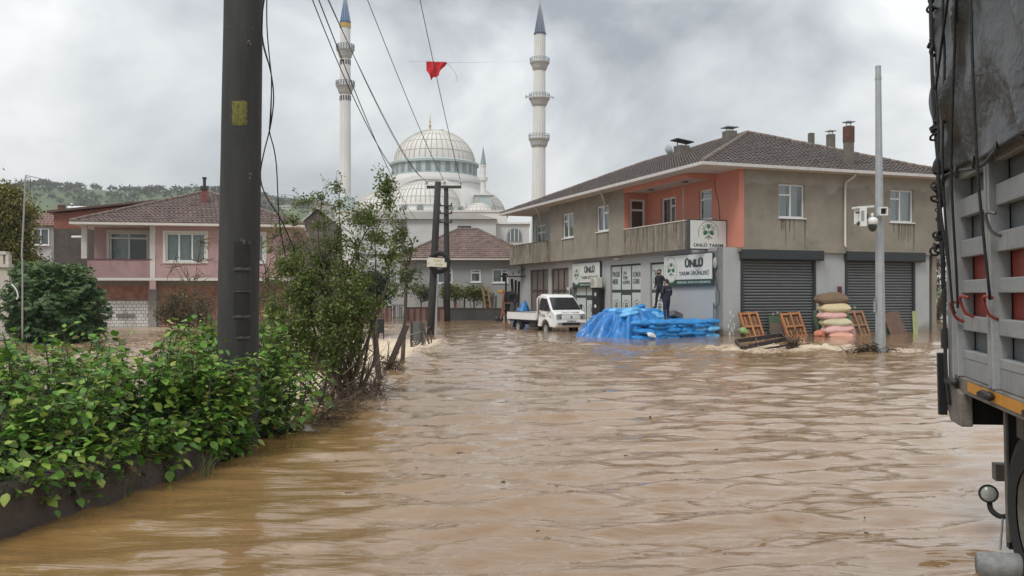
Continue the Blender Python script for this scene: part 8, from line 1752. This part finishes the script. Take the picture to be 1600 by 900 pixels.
grow(tb, (0, 0, -0.2), bl, 28, 1500, 28, 0.046, T_DIAMOND, lm_bush, bark, trunk_r=0.05, twig_r=0.0045, spread=0.05, base_spread=0.22, seed=5, leaf_from=0.25, bare=0.06)
bl2 = rel(blobs_px([(480, 340, 60, 50, 0.5, 0, 4), (520, 320, 40, 60, 0.5, 0, 3), (430, 400, 30, 60, 0.5, 0.2, 2)], BY))
grow(tb, (0, 0, 1.2), bl2, 10, 150, 11, 0.044, T_DIAMOND, lm_bush, bark, trunk_r=0.028, twig_r=0.004, spread=0.02, base_spread=0.15, seed=9, name_leaf='sparse_foliage', trunk_name='bare_twigs', leaf_from=0.2)
# right hand thin tree branches with larger leaves near the annexe
tt = thing('young_tree', 'thin young tree with loose leaves growing behind the tall bush before the grey house', 'tree', (W(640, 0, 24).x, 24, 0)); b0 = Vector(tt.location)
bl = [((c[0]-b0.x, c[1]-b0.y, c[2]), r, w_) for c, r, w_ in blobs_px([(630, 380, 22, 30, 0.4, 0, 3), (645, 430, 24, 24, 0.4, 0, 3), (610, 345, 20, 40, 0.4, 0, 2), (620, 450, 26, 40, .4, 0, 2.5)], 24)]
grow(tt, (W(628, 0, 24).x-b0.x, 0, -0.3), bl, 8, 90, 12, 0.095, T_DIAMOND, leaf_mat('young_leaf', [(0.07, 0.10, 0.035), (0.12, 0.155, 0.055), (0.20, 0.22, 0.10)], 0.5, trans=0.3), bark, trunk_r=0.05, twig_r=0.008, spread=0.05, base_spread=0.05, seed=12, trunk_top=(W(636, 420, 24).x-b0.x, 0, W(636, 420, 24).z))
# dark round tree behind the bush by the red wall
def simple_tree(name, label, cat, Y, base_px, blobs, n_l, n_t, per, size, lm, seed, trunk_r=0.1, twig=0.012, T=T_DIAMOND, top=None, group=None, bare=0.0, spread=None, leaf_from=0.3):
    b0 = Vector((W(base_px, 0, Y).x, Y, 0)); t = thing(name, label, cat, b0, group=group)
    bl = [((c[0]-b0.x, c[1]-b0.y, c[2]), r, w_) for c, r, w_ in blobs_px(blobs, Y)]
    tp_ = None
    if top: q = W(top[0], top[1], Y); tp_ = (q.x-b0.x, 0, q.z)
    grow(t, (0, 0, -0.5), bl, n_l, n_t, per, size, T, lm, bark, trunk_r=trunk_r, twig_r=twig, spread=spread if spread is not None else size*1.2, base_spread=0.15, seed=seed, trunk_top=tp_, bare=bare, leaf_from=leaf_from); return t
lm_dark = leaf_mat('dark_tree_leaf', [(0.016, 0.030, 0.014), (0.030, 0.052, 0.022), (0.055, 0.085, 0.035)], 0.5)
simple_tree('round_tree', 'dark round evergreen tree behind the tall bush beside the red garden wall', 'tree', 58, 585, [(582, 448, 24, 26, 1.2, 0, 3), (565, 462, 20, 18, 1, 0, 2), (600, 455, 14, 22, 1, 0, 1)], 10, 260, 26, 0.20, lm_dark, 15, 0.12, 0.02, top=(584, 480))
simple_tree('small_tree', 'small round orange tree standing before the left wing of the grey house', 'tree', 63, 661, [(657, 455, 10, 9, 0.5, 0, 1), (665, 460, 7, 8, .5, 0, .6)], 8, 70, 18, 0.14, leaf_mat('small_tree_leaf', [(0.045, 0.06, 0.022), (0.09, 0.10, 0.04), (0.14, 0.15, 0.07)], 0.5), 16, 0.06, 0.012, top=(658, 474))
lm_vine = leaf_mat('vine_leaf', [(0.07, 0.09, 0.025), (0.14, 0.16, 0.045), (0.24, 0.24, 0.08)], 0.5)
vn = simple_tree('grape_vine', 'yellow green grape vine on a low frame behind the dark garden wall', 'vine', 62.5, 748, [(720, 457, 22, 8, 0.6, 0, 3), (745, 458, 18, 8, 0.6, 0, 3), (700, 455, 12, 9, 0.6, 0, 2), (759, 464, 7, 6, 0.5, 0, 1)], 8, 220, 18, 0.15, lm_vine, 17, 0.07, 0.012)
for px in (693, 725, 740): m = MB(); m.tube([(W(px, 0, 62.5).x-vn.location.x, 0, -0.5), (W(px+1, 0, 62.5).x-vn.location.x, 0, EYE-2*62.5/FPX)], 0.05, 6); m.build('support', dark_iron, vn)
# left: yellow green tree, fig bush, small dark bush, brown thicket
lm_left = leaf_mat('left_tree_leaf', [(0.06, 0.075, 0.02), (0.12, 0.13, 0.03), (0.20, 0.19, 0.05), (0.28, 0.24, 0.07)], 0.5)
simple_tree('left_tree', 'yellow green loose tree at the left edge behind the garden wall', 'tree', 40, 5, [(15, 330, 40, 42, 1.6, 0, 5), (25, 385, 35, 40, 1.4, 0, 4), (-20, 360, 50, 70, 1.8, 0, 4), (45, 420, 20, 18, 0.8, 0, 1.3), (8, 300, 18, 14, 1, 0, 1)], 16, 460, 28, 0.14, lm_left, 18, 0.14, 0.012, top=(10, 430))
simple_tree('left_shrub', 'dull green shrub at the foot of the brick building behind the fig bush', 'shrub', 44, 62, [(55, 415, 25, 15, 1.2, 0, 1)], 6, 80, 20, 0.15, leaf_mat('dull_leaf', [(0.04, 0.05, 0.025), (0.08, 0.09, 0.04)], 0.6), 19, 0.05, 0.012)
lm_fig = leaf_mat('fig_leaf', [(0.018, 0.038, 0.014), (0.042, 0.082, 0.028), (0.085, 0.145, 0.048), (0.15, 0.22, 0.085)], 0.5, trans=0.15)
FY = 32.0
fgb = thing('fig_bush', 'large dense dark green fig bush standing in the flood beside the garden wall', 'bush', (W(88, 0, FY).x, FY, 0)); b0 = Vector(fgb.location)
rg = np.random.default_rng(41); P = []; D = []
for (px, py, rx, rz, ry_, n) in ((85, 470, 62, 58, 1.5, 5200), (60, 490, 45, 45, 1.3, 2600), (115, 492, 45, 42, 1.2, 2600), (90, 440, 45, 28, 1.1, 1600), (88, 515, 62, 25, 1.2, 2000), (45, 425, 25, 14, 0.8, 500)):
    c = W(px, py, FY)-b0; s_ = FY/FPX; u = rg.normal(size=(n, 3)); u /= np.linalg.norm(u, axis=1, keepdims=True); rr = rg.random(n)[:, None]**0.28; lump = 1+0.16*(np.sin(u[:, 0]*7+u[:, 2]*5)+np.sin(u[:, 1]*6-u[:, 2]*8))[:, None]*0.7
    P.append(np.array(c)+u*(rx*s_, ry_, rz*s_)*rr*lump); D.append(u*0.8+(0, 0, -0.5)+rg.normal(size=(n, 3))*0.3)
P = np.concatenate(P); D = np.concatenate(D); k = P[:, 2] > -0.1; P = P[k]; D = D[k]
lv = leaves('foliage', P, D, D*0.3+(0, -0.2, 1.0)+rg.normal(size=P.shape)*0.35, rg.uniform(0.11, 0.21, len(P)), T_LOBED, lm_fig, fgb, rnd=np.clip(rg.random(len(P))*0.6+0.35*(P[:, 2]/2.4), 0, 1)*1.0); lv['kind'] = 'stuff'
m = MB(); rr = random.Random(4)
for kx in range(14): m.tube(curve_pts((rr.gauss(0, .3), rr.gauss(0, .3), -0.5), (rr.gauss(0, 0.8), rr.gauss(0, 0.6), rr.uniform(0.9, 2.0)), 5, 0.1), [0.05, 0.045, 0.04, 0.03, 0.02, 0.012], 6)
m.build('trunk', bark, fgb, smooth=True)
lm_brown = leaf_mat('brown_thicket_leaf', [(0.05, 0.04, 0.022), (0.09, 0.075, 0.035), (0.13, 0.13, 0.05), (0.16, 0.10, 0.05)], 0.7)
simple_tree('brown_thicket', 'brown half bare thicket in front of the pink house left of the pole', 'bush', 41, 295, [(290, 480, 50, 30, 1.2, 0, 5), (270, 495, 30, 20, 1, 0, 2), (325, 490, 20, 24, 1, 0, 1)], 18, 420, 14, 0.085, lm_brown, 22, 0.04, 0.010, bare=0.2)
simple_tree('bare_branches', 'bare thin branches rising before the pink house just left of the pole', 'bush', 20, 345, [(320, 400, 30, 45, 0.5, 0, 2), (290, 420, 40, 40, 0.5, 0, 1.3), (305, 455, 45, 25, 0.5, 0, 1)], 9, 60, 3, 0.045, leaf_mat('yellow_leaf', [(0.16, 0.16, 0.03), (0.26, 0.22, 0.05)], 0.6), 23, 0.022, 0.006)
simple_tree('brown_bush', 'brown twiggy bush between the foreground pole and the tall green bush', 'bush', 19, 455, [(440, 430, 45, 60, 0.8, 0, 4), (425, 480, 30, 50, 0.8, 0, 3), (470, 390, 40, 35, 0.7, 0, 2)], 16, 300, 9, 0.045, leaf_mat('brown_bush_leaf', [(0.06, 0.055, 0.025), (0.10, 0.10, 0.035), (0.14, 0.16, 0.05)], 0.6), 24, 0.03, 0.006, bare=0.15)
# bare trees beyond the shop at the right
for (px, lab, sd_) in ((1462, 'brownish bare tree seen between the shop and the lorry', 25), (1440, 'bare dark tree standing behind the shop near its east wall', 26)):
    simple_tree('bare_tree', lab, 'tree', 62 if px > 1450 else 75, px, [(px+5, 430, 28, 60, 1.5, 0, 3), (px+10, 480, 24, 30, 1.5, 0, 1)], 14, 340, 8, 0.12, lm_brown, sd_, 0.15, 0.02, bare=0.25)
